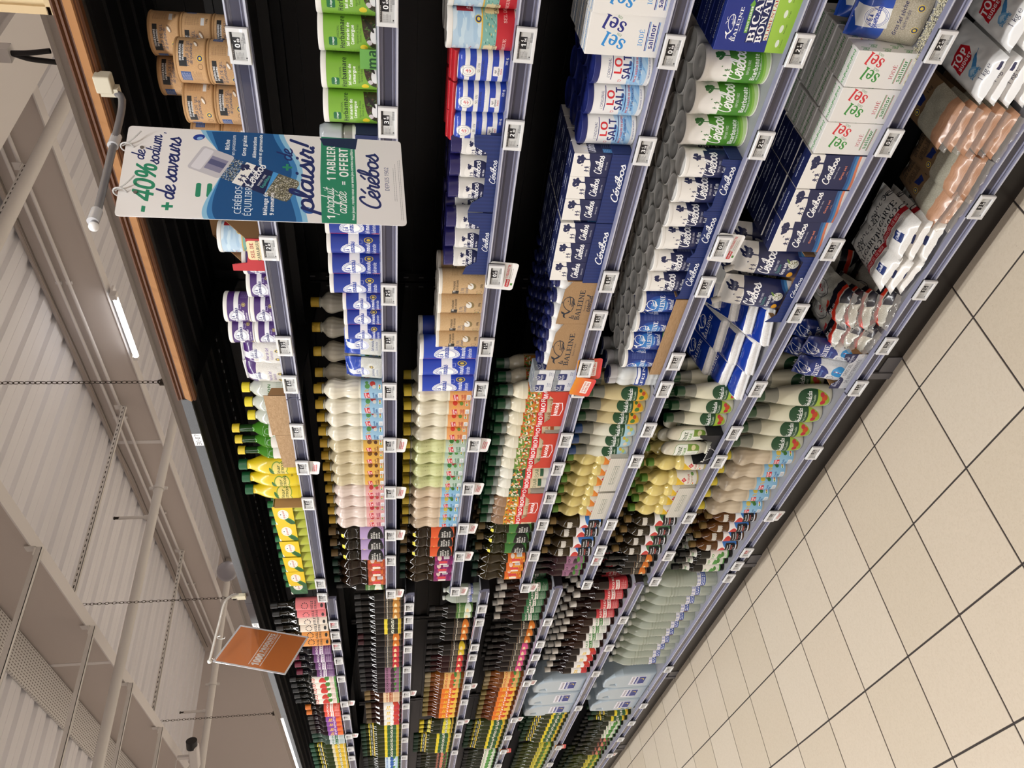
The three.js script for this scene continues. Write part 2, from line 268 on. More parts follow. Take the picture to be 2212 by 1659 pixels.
[[-3.28, 'nearest short strut under the perforated strip'], [-4.66, 'second short strut under the perforated strip'], [-6.0, 'third short strut under the perforated strip'], [-7.35, 'farthest short strut under the perforated strip']].forEach(([x, l]) => strut(x, 4.16, -1.74, 1.6, l, false));
// sprinkler pipes
function pipe(x, y, label, heads) {
  const p = top('sprinkler_pipe', label, 'pipe'); const M = mat('#dedad8', 0.5);
  part(p, 'pipe', cyl(0.045, 12, 0, 0, 0, 20).rotateX(Math.PI / 2).translate(x, y, -2.6), M);
  heads.forEach((z) => { const h = part(p, 'riser', merge([cyl(0.017, 0.3, x, y + 0.17, z, 12), cyl(0.024, 0.04, x, y + 0.06, z, 12)]), M); part(h, 'sprinkler_head', merge([cyl(0.016, 0.012, x, y + 0.365, z, 10), cyl(0.006, 0.05, x, y + 0.34, z, 8), box(0.034, 0.004, 0.012, x, y + 0.34, z), box(0.004, 0.05, 0.01, x - 0.015, y + 0.34, z), box(0.004, 0.05, 0.01, x + 0.015, y + 0.34, z)]), mat('#3b332e', 0.5, { metalness: 0.5 })); });
  heads.forEach((z) => part(p, 'clamp', merge([cyl(0.056, 0.035, 0, 0, 0, 20).rotateX(Math.PI / 2).translate(x, y, z - 0.35), box(0.02, 0.05, 0.03, x, y + 0.07, z - 0.35), box(0.02, 0.05, 0.03, x, y - 0.06, z - 0.35)]), M));
}
pipe(-1.13, 4.0, 'white overhead pipe close to the wide girder', [0.6, -6.4]); pipe(-5.0, 4.0, 'white overhead sprinkler pipe with an upright head by the perforated strip', [-3.05]); pipe(-8.8, 4.0, 'white overhead sprinkler pipe in front of the end wall', [-2.4]);
// light rows on chains
const glow = new THREE.MeshStandardMaterial({ color: 0xffffff, emissive: LED, emissiveIntensity: 3.2, roughness: 0.5 });
const trunkM = mat('#bdb5b0', 0.6);
const chainG = (() => { const l = []; const t = new THREE.TorusGeometry(0.011, 0.0022, 5, 10).scale(1, 1.7, 1); for (let k = 0; k < 44; k++) l.push(t.clone().rotateY(k % 2 ? Math.PI / 2 : 0).translate(0, k * 0.0315, 0)); return merge(l); })();
ROWS.forEach(([z, y], k) => {
  const names = ['white LED light row hung above the aisle', 'greige LED light row hung on chains behind the gondola', 'LED light row above the farther aisle', 'LED light row above the aisle across'];
  const t = top('light_row', names[k], 'light');
  part(t, 'housing', merge([boxTo(-10.7, 3.9, y - 0.088, y, z - 0.035, z + 0.035), boxTo(-10.7, 3.9, y - 0.004, y + 0.012, z - 0.05, z + 0.05)]), trunkM);
  for (let i = 0; i < 10; i++) part(t, 'led_tube', boxTo(-10.65 + i * 1.46, -9.25 + i * 1.46, y - 0.1, y - 0.088, z - 0.03, z + 0.03), glow);
  part(t, 'top_tray', boxTo(-10.7, 3.9, y + 0.012, y + 0.03, z - 0.05, z - 0.046), trunkM);
  for (const [x, w] of [[-1.71, 'nearest'], [-4.75, 'middle'], [-7.9, 'farthest']]) if (k < 2) single('hanging_chain', merge([chainG.clone(), new THREE.TorusGeometry(0.02, 0.004, 6, 12, 4.5).translate(0, 0.0, 0.0), box(0.012, 0.05, 0.05, 0, -0.02, 0)]), mat('#5d5650', 0.45, { metalness: 0.7 }), `${w} steel link chain holding the light row ${k ? 'behind the gondola' : 'above the aisle'}`, 'chain', [x, y + 0.045, z]);
});
{ // bare tube on the far beam
  const t = top('tube_light', 'short glowing tube light under the far roof beam', 'light');
  part(t, 'housing', merge([boxTo(-4.02, -3.12, 4.19, 4.21, -4.46, -4.36), box(0.06, 0.06, 0.07, -3.13, 4.17, -4.33), box(0.05, 0.05, 0.06, -3.98, 4.17, -4.33)]), steelW);
  part(t, 'led_tube', cyl(0.026, 0.8, 0, 0, 0, 14).rotateZ(Math.PI / 2).translate(-3.555, 4.16, -4.32), new THREE.MeshStandardMaterial({ color: 0xffffff, emissive: LED, emissiveIntensity: 6 }));
  const l = new THREE.RectAreaLight(LED, 40, 0.8, 0.05); l.position.set(-3.555, 4.128, -4.32); l.rotation.x = -Math.PI / 2; l.castShadow = true; scene.add(l);
}
{ // clutter overhead
  const d = top('camera_dome', 'grey dome camera rising behind the gondola top', 'camera dome'); part(d, 'dome', new THREE.SphereGeometry(0.085, 24, 16), mat('#a5a2ab', 0.25)); part(d, 'bracket', boxTo(-0.03, 0.03, -0.1, 0.02, -0.13, 0), trunkM); d.position.set(-3.98, 2.97, -1.86);
  const c = top('security_camera', 'white security camera with black lens on the end of the beam', 'camera'); part(c, 'body', new RoundedBoxGeometry(0.32, 0.11, 0.11, 2, 0.02), steelW); part(c, 'lens_hood', cyl(0.065, 0.1, 0, 0, 0, 18).rotateZ(Math.PI / 2).translate(0.18, 0.02, 0), mat('#16161a', 0.3)); part(c, 'arm', merge([boxTo(-0.02, 0.02, 0.05, 0.2, -0.02, 0.02), tube([[-.1, .05, .02], [-.16, .12, .06], [-.1, .2, .1], [0, .2, .04]], 0.006, 16, 6)]), steelW); c.position.set(-8.35, 4.0, -1.7); c.rotation.y = 0.6;
  const k = top('cable_connector', 'black cable loop plugged into a white box above the canopy', 'cable'); part(k, 'socket', box(0.06, 0.16, 0.06, 0, 0.18, 0), steelW); part(k, 'cable', merge([tube([[0, .1, 0], [.01, .03, .01], [0.02, -.06, 0.0]], 0.012, 14, 8), tube([[0, .1, 0], [-.02, .04, .0], [-0.03, -.07, 0.0]], 0.012, 14, 8)]), mat('#17151a', 0.5)); k.position.set(0.44, 3.1, -2);
  const s = top('skylight_strip', 'bluish daylight strip of glazing bars seen past the far beam', 'skylight'); for (let i = 0; i < 26; i++) part(s, 'pane', boxTo(-6.9 + i * 0.19, -6.77 + i * 0.19, 4.5, 4.58, -8.95, -8.94), i % 3 ? mat('#b7cbd8', 0.12) : mat('#6d8796', 0.12)); part(s, 'frame', boxTo(-7, -1.9, 4.46, 4.62, -8.99, -8.955), mat('#5b5350', 0.5));
}

// ---------------------------------------------------------------- shelving
const RB12 = [1.856, 1.585, 1.324, 1.031, 0.768, 0.469, 0.135], RB3 = [1.826, 1.51, 1.198, 0.884, 0.525, 0.127];   // lower edges of the price rails
const UNITS = [[0.505, 2.2, RB12], [-0.765, 0.505, RB12], [-2.1, -0.765, RB3], [-3.435, -2.1, RB3], [-6.6, -3.435, RB3]];
const blackM = mat('#151416', 0.42), shelfM = mat('#1b1b1e', 0.45), shelfTopM = mat('#8d8d92', 0.5), railM = new THREE.MeshPhysicalMaterial({ color: 0x85869c, roughness: 0.22, clearcoat: 0.6, clearcoatRoughness: 0.15 }), insM = new THREE.MeshPhysicalMaterial({ color: 0x3d3d50, roughness: 0.2, clearcoat: 0.5, clearcoatRoughness: 0.1 }), lipM = new THREE.MeshPhysicalMaterial({ color: 0xc6c8d8, roughness: 0.12, clearcoat: 0.8, clearcoatRoughness: 0.08 });
const plinthM = new THREE.MeshPhysicalMaterial({ color: 0x1f1a18, roughness: 0.28, specularIntensity: 0.7 });
const hammer = tex(256, 256, (x, w, h) => { fillR(x, '#4d4f52', 0, 0, w, h); grain(x, w, h, 5200, ['#424447', '#585a5e', '#64666a', '#3b3d40'], 2.4); grain(x, w, h, 40, ['#b9bbc0'], 1.6); });
hammer.wrapS = hammer.wrapT = THREE.RepeatWrapping; hammer.repeat.set(8, 1);
const hammerM = printed(hammer, 0.5);
const woodT = tex(1024, 256, (x, w, h) => { fillR(x, '#b8895c', 0, 0, w, h); for (let i = 0; i < 240; i++) { x.strokeStyle = ['#a87a4c', '#c6986a', '#b38454', '#9d7044', '#c09160'][Math.floor(rnd() * 5)]; x.globalAlpha = 0.35; x.lineWidth = 1 + rnd() * 3; const y = rnd() * h, x0 = rnd() * w; x.beginPath(); x.moveTo(x0, y); x.bezierCurveTo(x0 + 120, y + jit(6), x0 + 260, y + jit(6), x0 + 300 + rnd() * 300, y + jit(8)); x.stroke(); } x.globalAlpha = 1; });
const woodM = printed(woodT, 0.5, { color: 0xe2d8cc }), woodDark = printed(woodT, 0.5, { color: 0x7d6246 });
const railShape = (() => { const z = [[0.012, 0.0], [-0.004, 0], [-0.0058, 0.0015], [-0.0058, 0.004], [-0.003, 0.0052], [0.0015, 0.0055], [0.0015, 0.009], [-0.0012, 0.0097], [-0.0012, 0.0107], [0.0015, 0.0114], [0.0015, 0.0305], [-0.0015, 0.0312], [-0.0015, 0.0322], [0.001, 0.0328], [0.001, 0.0352], [-0.004, 0.0358], [-0.0058, 0.0372], [-0.0052, 0.0392], [-0.002, 0.0405], [0.006, 0.0425], [0.0072, 0.0425], [0.0072, 0.037], [0.012, 0.036]]; return z; })();
const unitLabels = ['black shelving unit with a wooden canopy, full of salt', 'black shelving unit of salad dressings with a grey hammered top', 'black shelving unit of vinegar bottles beside the dressings', 'black shelving unit of oils beyond the vinegars', 'farthest black shelving unit at the picture edge'];
const SHELF = {};   // top of each shelf
UNITS.forEach(([x0, x1, rb], k) => {
  const g = top('gondola_unit', unitLabels[k], 'shelving'), L = x1 - x0, cx = (x0 + x1) / 2; SHELF[k] = rb.map((y) => y + 0.034);
  const ribs = [boxTo(x0, x1, 0.1, 2.2, -0.53, -0.51)]; for (let y = 0.2; y < 2.15; y += 0.065) ribs.push(boxTo(x0 + 0.002, x1 - 0.002, y, y + 0.03, -0.512, -0.504));
  part(g, 'back_panel', merge(ribs), blackM);
  part(g, 'plinth', boxTo(x0 + 0.001, x1 - 0.001, 0, 0.13, -0.11, -0.063), plinthM);
  part(g, 'base_foot', merge([boxTo(x0 + 0.002, x0 + 0.03, 0.0, 0.13, -0.12, -0.056), boxTo(x0 + 0.002, x0 + 0.1, 0, 0.05, -0.12, -0.06)]), mat('#5f5d60', 0.4));
  for (const x of [x0 + 0.02, x1 - 0.02]) { const u = part(g, 'upright', boxTo(x - 0.016, x + 0.016, 0.1, 2.15, -0.512, -0.498), mat('#232326', 0.4)); const s = []; for (let y = 0.2; y < 2.1; y += 0.05) s.push(box(0.005, 0.016, 0.002, x, y, -0.4975)); part(u, 'slot_row', merge(s), mat('#8e8e92', 0.4)).userData.kind = 'stuff'; }
  rb.forEach((y, n) => {
    const yt = y + 0.034;
    const s = part(g, 'shelf', merge([boxTo(x0 + 0.002, x1 - 0.002, yt - 0.006, yt, -0.5, -0.008), boxTo(x0 + 0.002, x1 - 0.002, yt - 0.034, yt - 0.006, -0.02, -0.012), boxTo(x0 + 0.004, x1 - 0.004, yt - 0.03, yt - 0.006, -0.3, -0.285), boxTo(x0 + 0.004, x1 - 0.004, yt - 0.03, yt - 0.006, -0.5, -0.48)]), shelfM);
    part(s, 'front_strip', boxTo(x0 + 0.003, x1 - 0.003, yt, yt + 0.0008, -0.075, -0.0075), shelfTopM);
    part(s, 'price_rail', extrude(railShape, L - 0.006).rotateY(Math.PI / 2).translate(cx, y, 0), railM);
    part(s, 'rail_insert', boxTo(x0 + 0.004, x1 - 0.004, y + 0.0125, y + 0.029, -0.0025, -0.0011), insM);
    part(s, 'rail_lip', merge([boxTo(x0 + 0.003, x1 - 0.003, y + 0.0005, y + 0.0042, 0.0052, 0.0066), boxTo(x0 + 0.003, x1 - 0.003, y + 0.0365, y + 0.0395, 0.0052, 0.0064)]), lipM);
    for (const x of [x0 + 0.006, x1 - 0.006]) part(s, 'bracket', extrude([[0, 0], [0.47, 0], [0.47, -0.06], [0.1, -0.03], [0, -0.03]], 0.003).rotateY(Math.PI / 2).translate(x, yt - 0.006, -0.012), shelfM);
  });
  if (k === 0) {
    const ribs2 = [boxTo(x0, x1, 2.156, 2.172, -0.52, -0.012)]; for (let z = -0.47; z < -0.05; z += 0.085) ribs2.push(boxTo(x0 + 0.004, x1, 2.150, 2.157, z, z + 0.05));
    part(g, 'soffit', merge(ribs2), blackM);
    part(g, 'gusset', extrude([[0, 0], [0.5, 0], [0.5, -0.075], [0.32, -0.046], [0, -0.006]], 0.004).rotateY(Math.PI / 2).translate(x0 + 0.003, 2.156, 0.0), blackM);
    const c = part(g, 'wood_cornice', extrude([[0.012, 2.148], [-0.006, 2.147], [-0.01, 2.1495], [0.001, 2.168], [0.012, 2.171]], x1 - x0).rotateY(Math.PI / 2).translate(cx, 0, 0), woodM);
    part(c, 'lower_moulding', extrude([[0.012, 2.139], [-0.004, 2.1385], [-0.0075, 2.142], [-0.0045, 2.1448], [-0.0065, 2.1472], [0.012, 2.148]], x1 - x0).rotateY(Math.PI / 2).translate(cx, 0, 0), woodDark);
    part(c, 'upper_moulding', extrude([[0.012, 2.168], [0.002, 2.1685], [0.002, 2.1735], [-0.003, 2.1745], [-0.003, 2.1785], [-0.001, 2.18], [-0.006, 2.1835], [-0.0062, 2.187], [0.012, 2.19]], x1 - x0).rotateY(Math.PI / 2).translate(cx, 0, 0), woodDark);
    part(g, 'cornice_back', boxTo(x0, x1, 2.14, 2.186, -0.03, -0.012), mat('#2a2622', 0.6));
  } else {
    const ribs2 = [boxTo(x0, x1, 2.158, 2.176, -0.52, -0.004)]; for (let z = -0.47; z < -0.05; z += 0.075) ribs2.push(boxTo(x0 + 0.002, x1 - 0.002, 2.15, 2.159, z, z + 0.042));
    part(g, 'soffit', merge(ribs2), blackM);
    if (k >= 3) { // lit edge
      part(g, 'led_strip', boxTo(x0 + 0.03, x1 - 0.03, 2.1735, 2.1865, 0.002, 0.0035), glow);
      const l = new THREE.RectAreaLight(LED, 5, L - 0.06, 0.012); l.position.set(cx, 2.18, 0.0045); l.rotation.y = Math.PI; l.castShadow = true; scene.add(l);
    }
    part(g, 'top_edge', boxTo(x0 + 0.001, x1 - 0.001, 2.1535, 2.18, -0.006, 0.002), hammerM);
    const sl = []; for (let x = x0 + 0.05; x < x1 - 0.03; x += 0.05) sl.push(box(0.012, 0.002, 0.005, x, 2.1495, -0.345));
    part(g, 'slot_row', merge(sl), mat('#b9b9bc', 0.4)).userData.kind = 'stuff';
    part(g, 'top_rail', boxTo(x0 + 0.002, x1 - 0.002, 2.11, 2.15, -0.503, -0.49), hammerM);
  }
});
{ const b = top('header_box', 'cream box panel standing on the wooden canopy', 'panel'); part(b, 'panel', new RoundedBoxGeometry(0.62, 0.72, 0.4, 3, 0.012).translate(1.875, 2.55, -0.22), mat('#d9c49b', 0.6)); part(b, 'edge_trim', merge([boxTo(1.558, 1.572, 2.19, 2.91, -0.03, -0.014), boxTo(1.558, 2.19, 2.19, 2.204, -0.03, -0.014)]), mat('#cbb288', 0.6)); }
// ---------------------------------------------------------------- printed art
const NAVY = '#1c2450', WHITE = '#f4f2ee';
function tree(x, px, py, s, c) { x.fillStyle = c; x.fillRect(px - s * 0.05, py - s * 0.4, s * 0.1, s * 0.5); for (let i = 0; i < 26; i++) { const a = rnd() * 6.3, r = Math.sqrt(rnd()) * s * 0.36; x.beginPath(); x.arc(px + Math.cos(a) * r, py - s * 0.6 + Math.sin(a) * r * 0.8, s * 0.1, 0, 7); x.fill(); } }
function kid(x, px, py, s, c, d = 1) { x.strokeStyle = c; x.lineWidth = s * 0.09; x.lineCap = 'round'; ell(x, px, py - s * 0.62, s * 0.1, s * 0.11, c); const L = (a, b, e, f) => { x.beginPath(); x.moveTo(px + a * s * d, py + b * s); x.lineTo(px + e * s * d, py + f * s); x.stroke(); }; x.lineWidth = s * 0.17; L(0, -0.5, 0, -0.28); x.lineWidth = s * 0.08; L(0, -0.3, 0.14, -0.02); L(0, -0.3, -0.16, -0.06); L(0, -0.46, 0.22, -0.5); L(0, -0.46, -0.18, -0.38); }
function cerebos(x, ox, oy, w, h, o = {}) {   // white top with tree and children, dark field, script
  const dark = o.dark ?? NAVY, cut = oy + h * (o.cut ?? 0.34), sil = o.sil ?? dark;
  fillR(x, '#f3f0ea', ox, oy, w, h); x.fillStyle = dark; x.beginPath(); x.moveTo(ox, cut + h * 0.03); x.bezierCurveTo(ox + w * 0.3, cut - h * 0.03, ox + w * 0.5, cut + h * 0.03, ox + w * 0.75, cut - h * 0.04); x.lineTo(ox + w, cut - h * 0.06); x.lineTo(ox + w, oy + h); x.lineTo(ox, oy + h); x.fill();
  tree(x, ox + w * 0.76, cut - h * 0.05, h * 0.24, sil); kid(x, ox + w * 0.27, cut - h * 0.005, h * 0.13, sil); kid(x, ox + w * 0.42, cut - h * 0.008, h * 0.13, sil, -1); x.fillStyle = sil; x.beginPath(); x.ellipse(ox + w * 0.5, cut - h * 0.15, h * 0.016, h * 0.008, 0.4, 0, 7); x.fill();
  script(x, 'Cérébos', ox + w * (o.sx ?? 0.14), cut + h * 0.21, w * (o.ss ?? 0.26), '#ffffff', { lw: 0.22 }); txt(x, 'DEPUIS 1902', ox + w * 0.5, cut + h * 0.275, w * 0.062, '#e8e8ee', { bold: false });
  if (o.sub) txt(x, o.sub, ox + w * 0.5, cut + h * 0.39, w * (o.subS ?? 0.13), o.subC ?? '#ffffff');
  if (o.sub2) txt(x, o.sub2, ox + w * 0.5, cut + h * 0.46, w * 0.055, o.subC ?? '#ffffff', { bold: false });
  if (o.flag) { ring(x, ox + w * 0.5, cut + h * 0.53, w * 0.13, '#cfd3e6', 2); fillR(x, '#3a55b0', ox + w * 0.42, cut + h * 0.49, w * 0.05, h * 0.07); fillR(x, '#fff', ox + w * 0.47, cut + h * 0.49, w * 0.05, h * 0.07); fillR(x, '#d63c40', ox + w * 0.52, cut + h * 0.49, w * 0.05, h * 0.07); }
}
function waves(x, ox, w, y, cols, step, amp) { cols.forEach((c, i) => { x.fillStyle = c; x.beginPath(); const b = y + i * step; x.moveTo(ox, b + amp); x.bezierCurveTo(ox + w * 0.3, b + amp * 2, ox + w * 0.5, b - amp, ox + w, b - amp * 2); x.lineTo(ox + w, b + 900); x.lineTo(ox, b + 900); x.fill(); }); }
function seal(x, px, py, r) { ell(x, px, py, r, r, '#e3c94a'); ell(x, px, py, r * 0.8, r * 0.8, '#20347a'); ell(x, px, py, r * 0.45, r * 0.45, '#e3c94a'); }
function redSeal(x, px, py, r) { ell(x, px, py, r, r * 0.95, '#cf2a36'); txt(x, 'R', px, py, r * 1.5, '#fff', { italic: true, font: 'serif' }); }
function guer(x, px, py, r, c, s) { ell(x, px, py, r, r, '#fff'); for (const k of [0.92, 0.8, 0.7]) ring(x, px, py, r * k, c, r * 0.035); ell(x, px, py - r * 0.1, r * 0.72, r * 0.4, '#fff'); poly(x, [[px - r * 0.1, py - r * 0.3], [px + r * 0.08, py - r * 0.75], [px + r * 0.15, py - r * 0.3]], c); script(x, 'le', px - r * 0.5, py - r * 0.28, r * 0.42, c, { lw: 0.2 }); script(x, 'Guérandais', px - r * 1.02, py + r * 0.14, r * 0.5, c, { lw: 0.24 }); }
function baleine(x, px, py, s, c, sub = '#fff') {
  x.save(); x.translate(px, py); x.scale(s, s); x.strokeStyle = c; x.fillStyle = c; x.lineWidth = 0.032; x.lineCap = 'round'; x.lineJoin = 'round';
  x.stroke(new Path2D('M-.3 -.3C-.2 -.62 .1 -.78 .3 -.66C.44 -.56 .42 -.36 .3 -.28C.1 -.2 -.15 -.2 -.3 -.3')); x.stroke(new Path2D('M.42 -.48C.3 -.42 .12 -.36 .02 -.4M.34 -.3C.22 -.32 .1 -.3 0 -.34M.28 -.26C.18 -.27 .06 -.26 -.06 -.29'));
  x.fill(new Path2D('M-.3 -.3C-.4 -.36 -.42 -.46 -.44 -.52C-.54 -.54 -.6 -.5 -.64 -.44C-.6 -.62 -.5 -.62 -.44 -.6C-.42 -.68 -.36 -.72 -.28 -.72C-.34 -.64 -.34 -.58 -.38 -.54C-.34 -.46 -.32 -.4 -.24 -.36Z')); x.fill(new Path2D('M.08 -.28L.0 -.14L.2 -.25Z')); x.beginPath(); x.arc(0.2, -0.5, 0.024, 0, 7); x.fill();
  x.stroke(new Path2D('M.12 -.74C.1 -.84 .04 -.86 0 -.84M.16 -.74C.18 -.84 .24 -.86 .28 -.83')); x.restore();
  script(x, 'la', px - s * 0.66, py - s * 0.1, s * 0.2, c, { lw: 0.2 }); txt(x, 'BALEINE', px, py + s * 0.05, s * 0.32, c, { font: 'serif' }); txt(x, '· Depuis 1934 ·', px, py + s * 0.29, s * 0.1, sub, { bold: false });
}
function nutri(x, px, py, w) { const c = ['#2d8a4a', '#8fc04a', '#f2cb2f', '#ec8a2c', '#dd4a2c']; rrect(x, px, py, w, w * 0.5, w * 0.08, '#fff'); c.forEach((k, i) => fillR(x, k, px + w * 0.05 + i * w * 0.18, py + w * 0.12, w * 0.17, w * 0.25)); }

// ---------------------------------------------------------------- containers
const PROTO = {};
const G0 = () => new THREE.Group();
const whiteLid = mat('#efece6', 0.42), kraft = mat('#b08a5e', 0.85), kraftIn = mat('#96714a', 0.9);
// round tub: printed wall, rim and lid
function canister(key, d, h, t, lid = whiteLid, lidH = 0.012, o = {}) {
  const g = G0(), r = d / 2, p = [[r * 0.96, 0], [r, 0.002], [r, h - lidH]];
  part(g, 'body', wrapU(turn(p, 32), o.k ?? 1.35), printed(t, o.rough ?? 0.42, { clearcoat: 0.25, clearcoatRoughness: 0.3 }));
  part(g, 'base_rim', turn([[0.0, 0.0004], [r * 0.94, 0.0004], [r * 1.012, 0.001], [r * 1.012, 0.004], [r, 0.0045]], 32), o.rim ?? lid);
  part(g, 'lid', turn([[r * 1.001, h - lidH - 0.001], [r * 1.025, h - lidH], [r * 1.025, h - 0.0015], [r * 0.99, h], [r * 0.93, h], [r * 0.91, h - 0.003], [r * 0.3, h - 0.003], [r * 0.26, h - 0.0015], [0, h - 0.0015]], 32), lid);
  PROTO[key] = g;
}
// bottle from a profile; label band, cap
function bottle(key, prof, bodyM, o) {
  const g = G0(), P = o.raw ? prof : smooth(prof, o.n ?? 26), seg = o.seg ?? 24, sx = o.sx ?? 1, sz = o.sz ?? 1;
  part(g, 'body', turn([[0, P[0][1]], ...P], o.mod ? 48 : seg, o.mod, sx, sz), bodyM);
  if (o.label) { const lg = wrapU(band(P, o.l0, o.l1, o.loff ?? 0.0007, 5, seg + 4, sx, sz), o.cell !== undefined ? 1 : o.lk ?? 1.3); if (o.cell !== undefined) cell(frontU(lg), o.cell, 8, 4); part(g, 'label', lg, o.label); }
  if (o.neckLabel) { const lg = band(P, o.n0, o.n1, 0.0007, 3, seg, sx, sz); part(g, 'neck_label', lg, o.neckLabel); }
  const [cr, c0, c1] = o.cap, rib = o.ribs ? (t) => 1 + 0.025 * Math.cos(t * 24) : null;
  part(g, 'cap', turn([[0, c0], [cr * 0.98, c0], [cr, c0 + 0.001], [cr, c1 - 0.0015], [cr * 0.94, c1], [0, c1]], o.ribs ? 48 : 20, rib), o.capM);
  if (o.extra) o.extra(g, P);
  PROTO[key] = g; return g;
}
const plastic = (c, r = 0.3) => mat(c, r, { clearcoat: 0.5, clearcoatRoughness: 0.12 });
const glassy = (c, r = 0.05) => mat(c, r, { specularIntensity: 0.8 });
const clear = new THREE.MeshPhysicalMaterial({ color: 0xe9f0ea, roughness: 0.04, transmission: 1, thickness: 0, ior: 1.45 });

// salt tubs and canisters
const kraftTub = tex(1024, 260, (x, w, h) => {
  fillR(x, '#c39a6c', 0, 0, w, h); grain(x, w, h, 2600, ['#b98f61', '#cba577', '#c0966a', '#d0ab80'], 4);
  for (const ox of [0, 512]) { rrect(x, ox + 150, 30, 66, 200 * 0.32, 2, '#1c1c1c'); fillR(x, '#1c1c1c', ox + 150, 26, 210, 40); txt(x, 'ITINÉRAIRE', ox + 255, 40, 24, '#eee', {}); txt(x, 'DES RÉGIONS', ox + 255, 62, 20, '#eee', {}); txt(x, 'FLEUR DE SEL', ox + 255, 100, 34, '#24395c', { bold: false }); script(x, 'de Guérande', ox + 165, 142, 34, '#24395c', { lw: 0.13 }); ell(x, ox + 330, 170, 34, 15, '#8c6a4a', -0.6); ell(x, ox + 324, 166, 24, 9, '#efe8dc', -0.6); seal(x, ox + 210, 205, 26); ring(x, ox + 150, 205, 20, '#5a4630', 3); fillR(x, '#3f5688', ox + 20, 30, 90, 190 * 0.45); lines(x, ox + 26, 40, 78, 8, 9, '#cfd6ea', 2); lines(x, ox + 20, 130, 96, 9, 9, '#5a4630', 2); txt(x, '125g', ox + 440, 215, 22, '#33281c'); lines(x, ox + 400, 30, 90, 14, 9, '#5a4630', 2); fillR(x, '#ddd', ox + 400, 165, 70, 30); }
});
canister('kraft_tub', 0.083, 0.0605, kraftTub, mat('#ac8457', 0.7), 0.004, { rough: 0.8, k: 1 });
const kraftTall = tex(1024, 512, (x, w, h) => {
  fillR(x, '#cba97c', 0, 0, w, h); grain(x, w, h, 7000, ['#c09b6b', '#d6b88e', '#b9945f', '#dcc097'], 4);
  const ox = 330; fillR(x, '#1b1b1b', ox, 120, 170, 74); txt(x, 'ITINÉRAIRE', ox + 120, 142, 34, '#f4efe5', { align: 'left' }); fillR(x, '#cba97c', ox + 172, 118, 200, 80); txt(x, 'ITINÉRAIRE', ox + 180, 140, 32, '#1b1b1b', { align: 'left' }); txt(x, 'DES RÉGIONS', ox + 180, 175, 30, '#1b1b1b', { align: 'left' }); txt(x, 'SEL FIN', ox + 150, 235, 50, '#2a3e63', { bold: false }); script(x, 'de Guérande', ox + 20, 300, 46, '#2a3e63', { lw: 0.12 }); ell(x, ox + 260, 345, 62, 46, '#8f7a4f'); ell(x, ox + 260, 328, 58, 34, '#f1eee6'); ell(x, ox + 300, 315, 40, 7, '#a98655', -0.7); seal(x, ox + 60, 430, 36); ring(x, ox + 140, 430, 30, '#6b532f', 4); txt(x, '250g', ox + 270, 450, 34, '#33281c');
  lines(x, 40, 120, 200, 22, 14, '#7a6138', 3); lines(x, 780, 120, 200, 22, 14, '#7a6138', 3);
});
canister('kraft_canister', 0.066, 0.122, kraftTall, mat('#efe9dd', 0.5), 0.008, { rough: 0.8 });
const camargue = tex(1024, 600, (x, w, h) => {
  fillR(x, '#b9d3e6', 0, 0, w, h); for (let i = 0; i < 60; i++) ell(x, rnd() * w, rnd() * 260, 40 + rnd() * 60, 14 + rnd() * 14, ['#c9dfec', '#d8e6ee', '#a9c8e0'][i % 3]); fillR(x, '#e2b64c', 0, 268, w, 14); fillR(x, '#7fb4a8', 0, 282, w, 130); grain(x, w, 0, 0, ['#fff']); for (let i = 0; i < 160; i++) ell(x, rnd() * w, 290 + rnd() * 120, 12, 5, ['#3f7f74', '#a8d0c0', '#d4c486', '#5c9c90'][i % 4], -0.3);
  fillR(x, '#c42430', 0, 412, w, 190); for (const ox of [60, 572]) { fillR(x, '#a81f2b', ox + 120, 40, 70, 150); emblem(x, ox + 155, 150, 46, '#fff'); rrect(x, ox + 110, 300, 250, 130, 18, '#ecdcae'); txt(x, 'SEL FIN', ox + 235, 330, 34, '#b3242c', { font: 'serif' }); script(x, 'de', ox + 210, 368, 30, '#3a3426', { lw: 0.14 }); txt(x, 'CAMARGUE', ox + 235, 400, 44, '#33302a', { font: 'serif' }); txt(x, 'SEL DE CAMARGUE', ox + 235, 490, 42, '#f4e4d8', { font: 'serif', bold: false }); seal(x, ox + 60, 240, 34); x.strokeStyle = '#c4303a'; x.lineWidth = 6; x.beginPath(); x.moveTo(ox + 260, 190); x.lineTo(ox + 300, 170); x.lineTo(ox + 330, 185); x.stroke(); }
});
canister('camargue_canister', 0.079, 0.135, camargue, whiteLid, 0.01, { k: 1 });
function guerTub(bg, l1, l2, tall) {
  return tex(1024, tall ? 560 : 330, (x, w, h) => {
    fillR(x, bg, 0, 0, w, h); fillR(x, '#f2f1f4', 0, h * (tall ? 0.34 : 0.3), w, h * 0.2); if (tall) fillR(x, '#c9303a', 300, 0, 60, h * 0.34);
    guer(x, 512, h * (tall ? 0.42 : 0.42), h * (tall ? 0.23 : 0.34), bg === '#4a2a70' ? '#31356e' : '#2746a6'); txt(x, l1, 512, h * 0.71, h * 0.11, '#fff', { italic: true }); txt(x, l2, 512, h * 0.83, h * 0.1, '#fff', { bold: false });
    seal(x, 700, h * 0.72, h * 0.085); if (tall) redSeal(x, 330, h * 0.88, h * 0.11); else seal(x, 380, h * 0.9, h * 0.08); lines(x, 40, h * 0.6, 220, 8, h * 0.04, '#cfcfe8', 2); lines(x, 800, h * 0.6, 180, 8, h * 0.04, '#cfcfe8', 2); x.strokeStyle = '#dfe3ff'; x.lineWidth = 3; x.strokeRect(640, h * 0.52, 60, h * 0.08);
  });
}
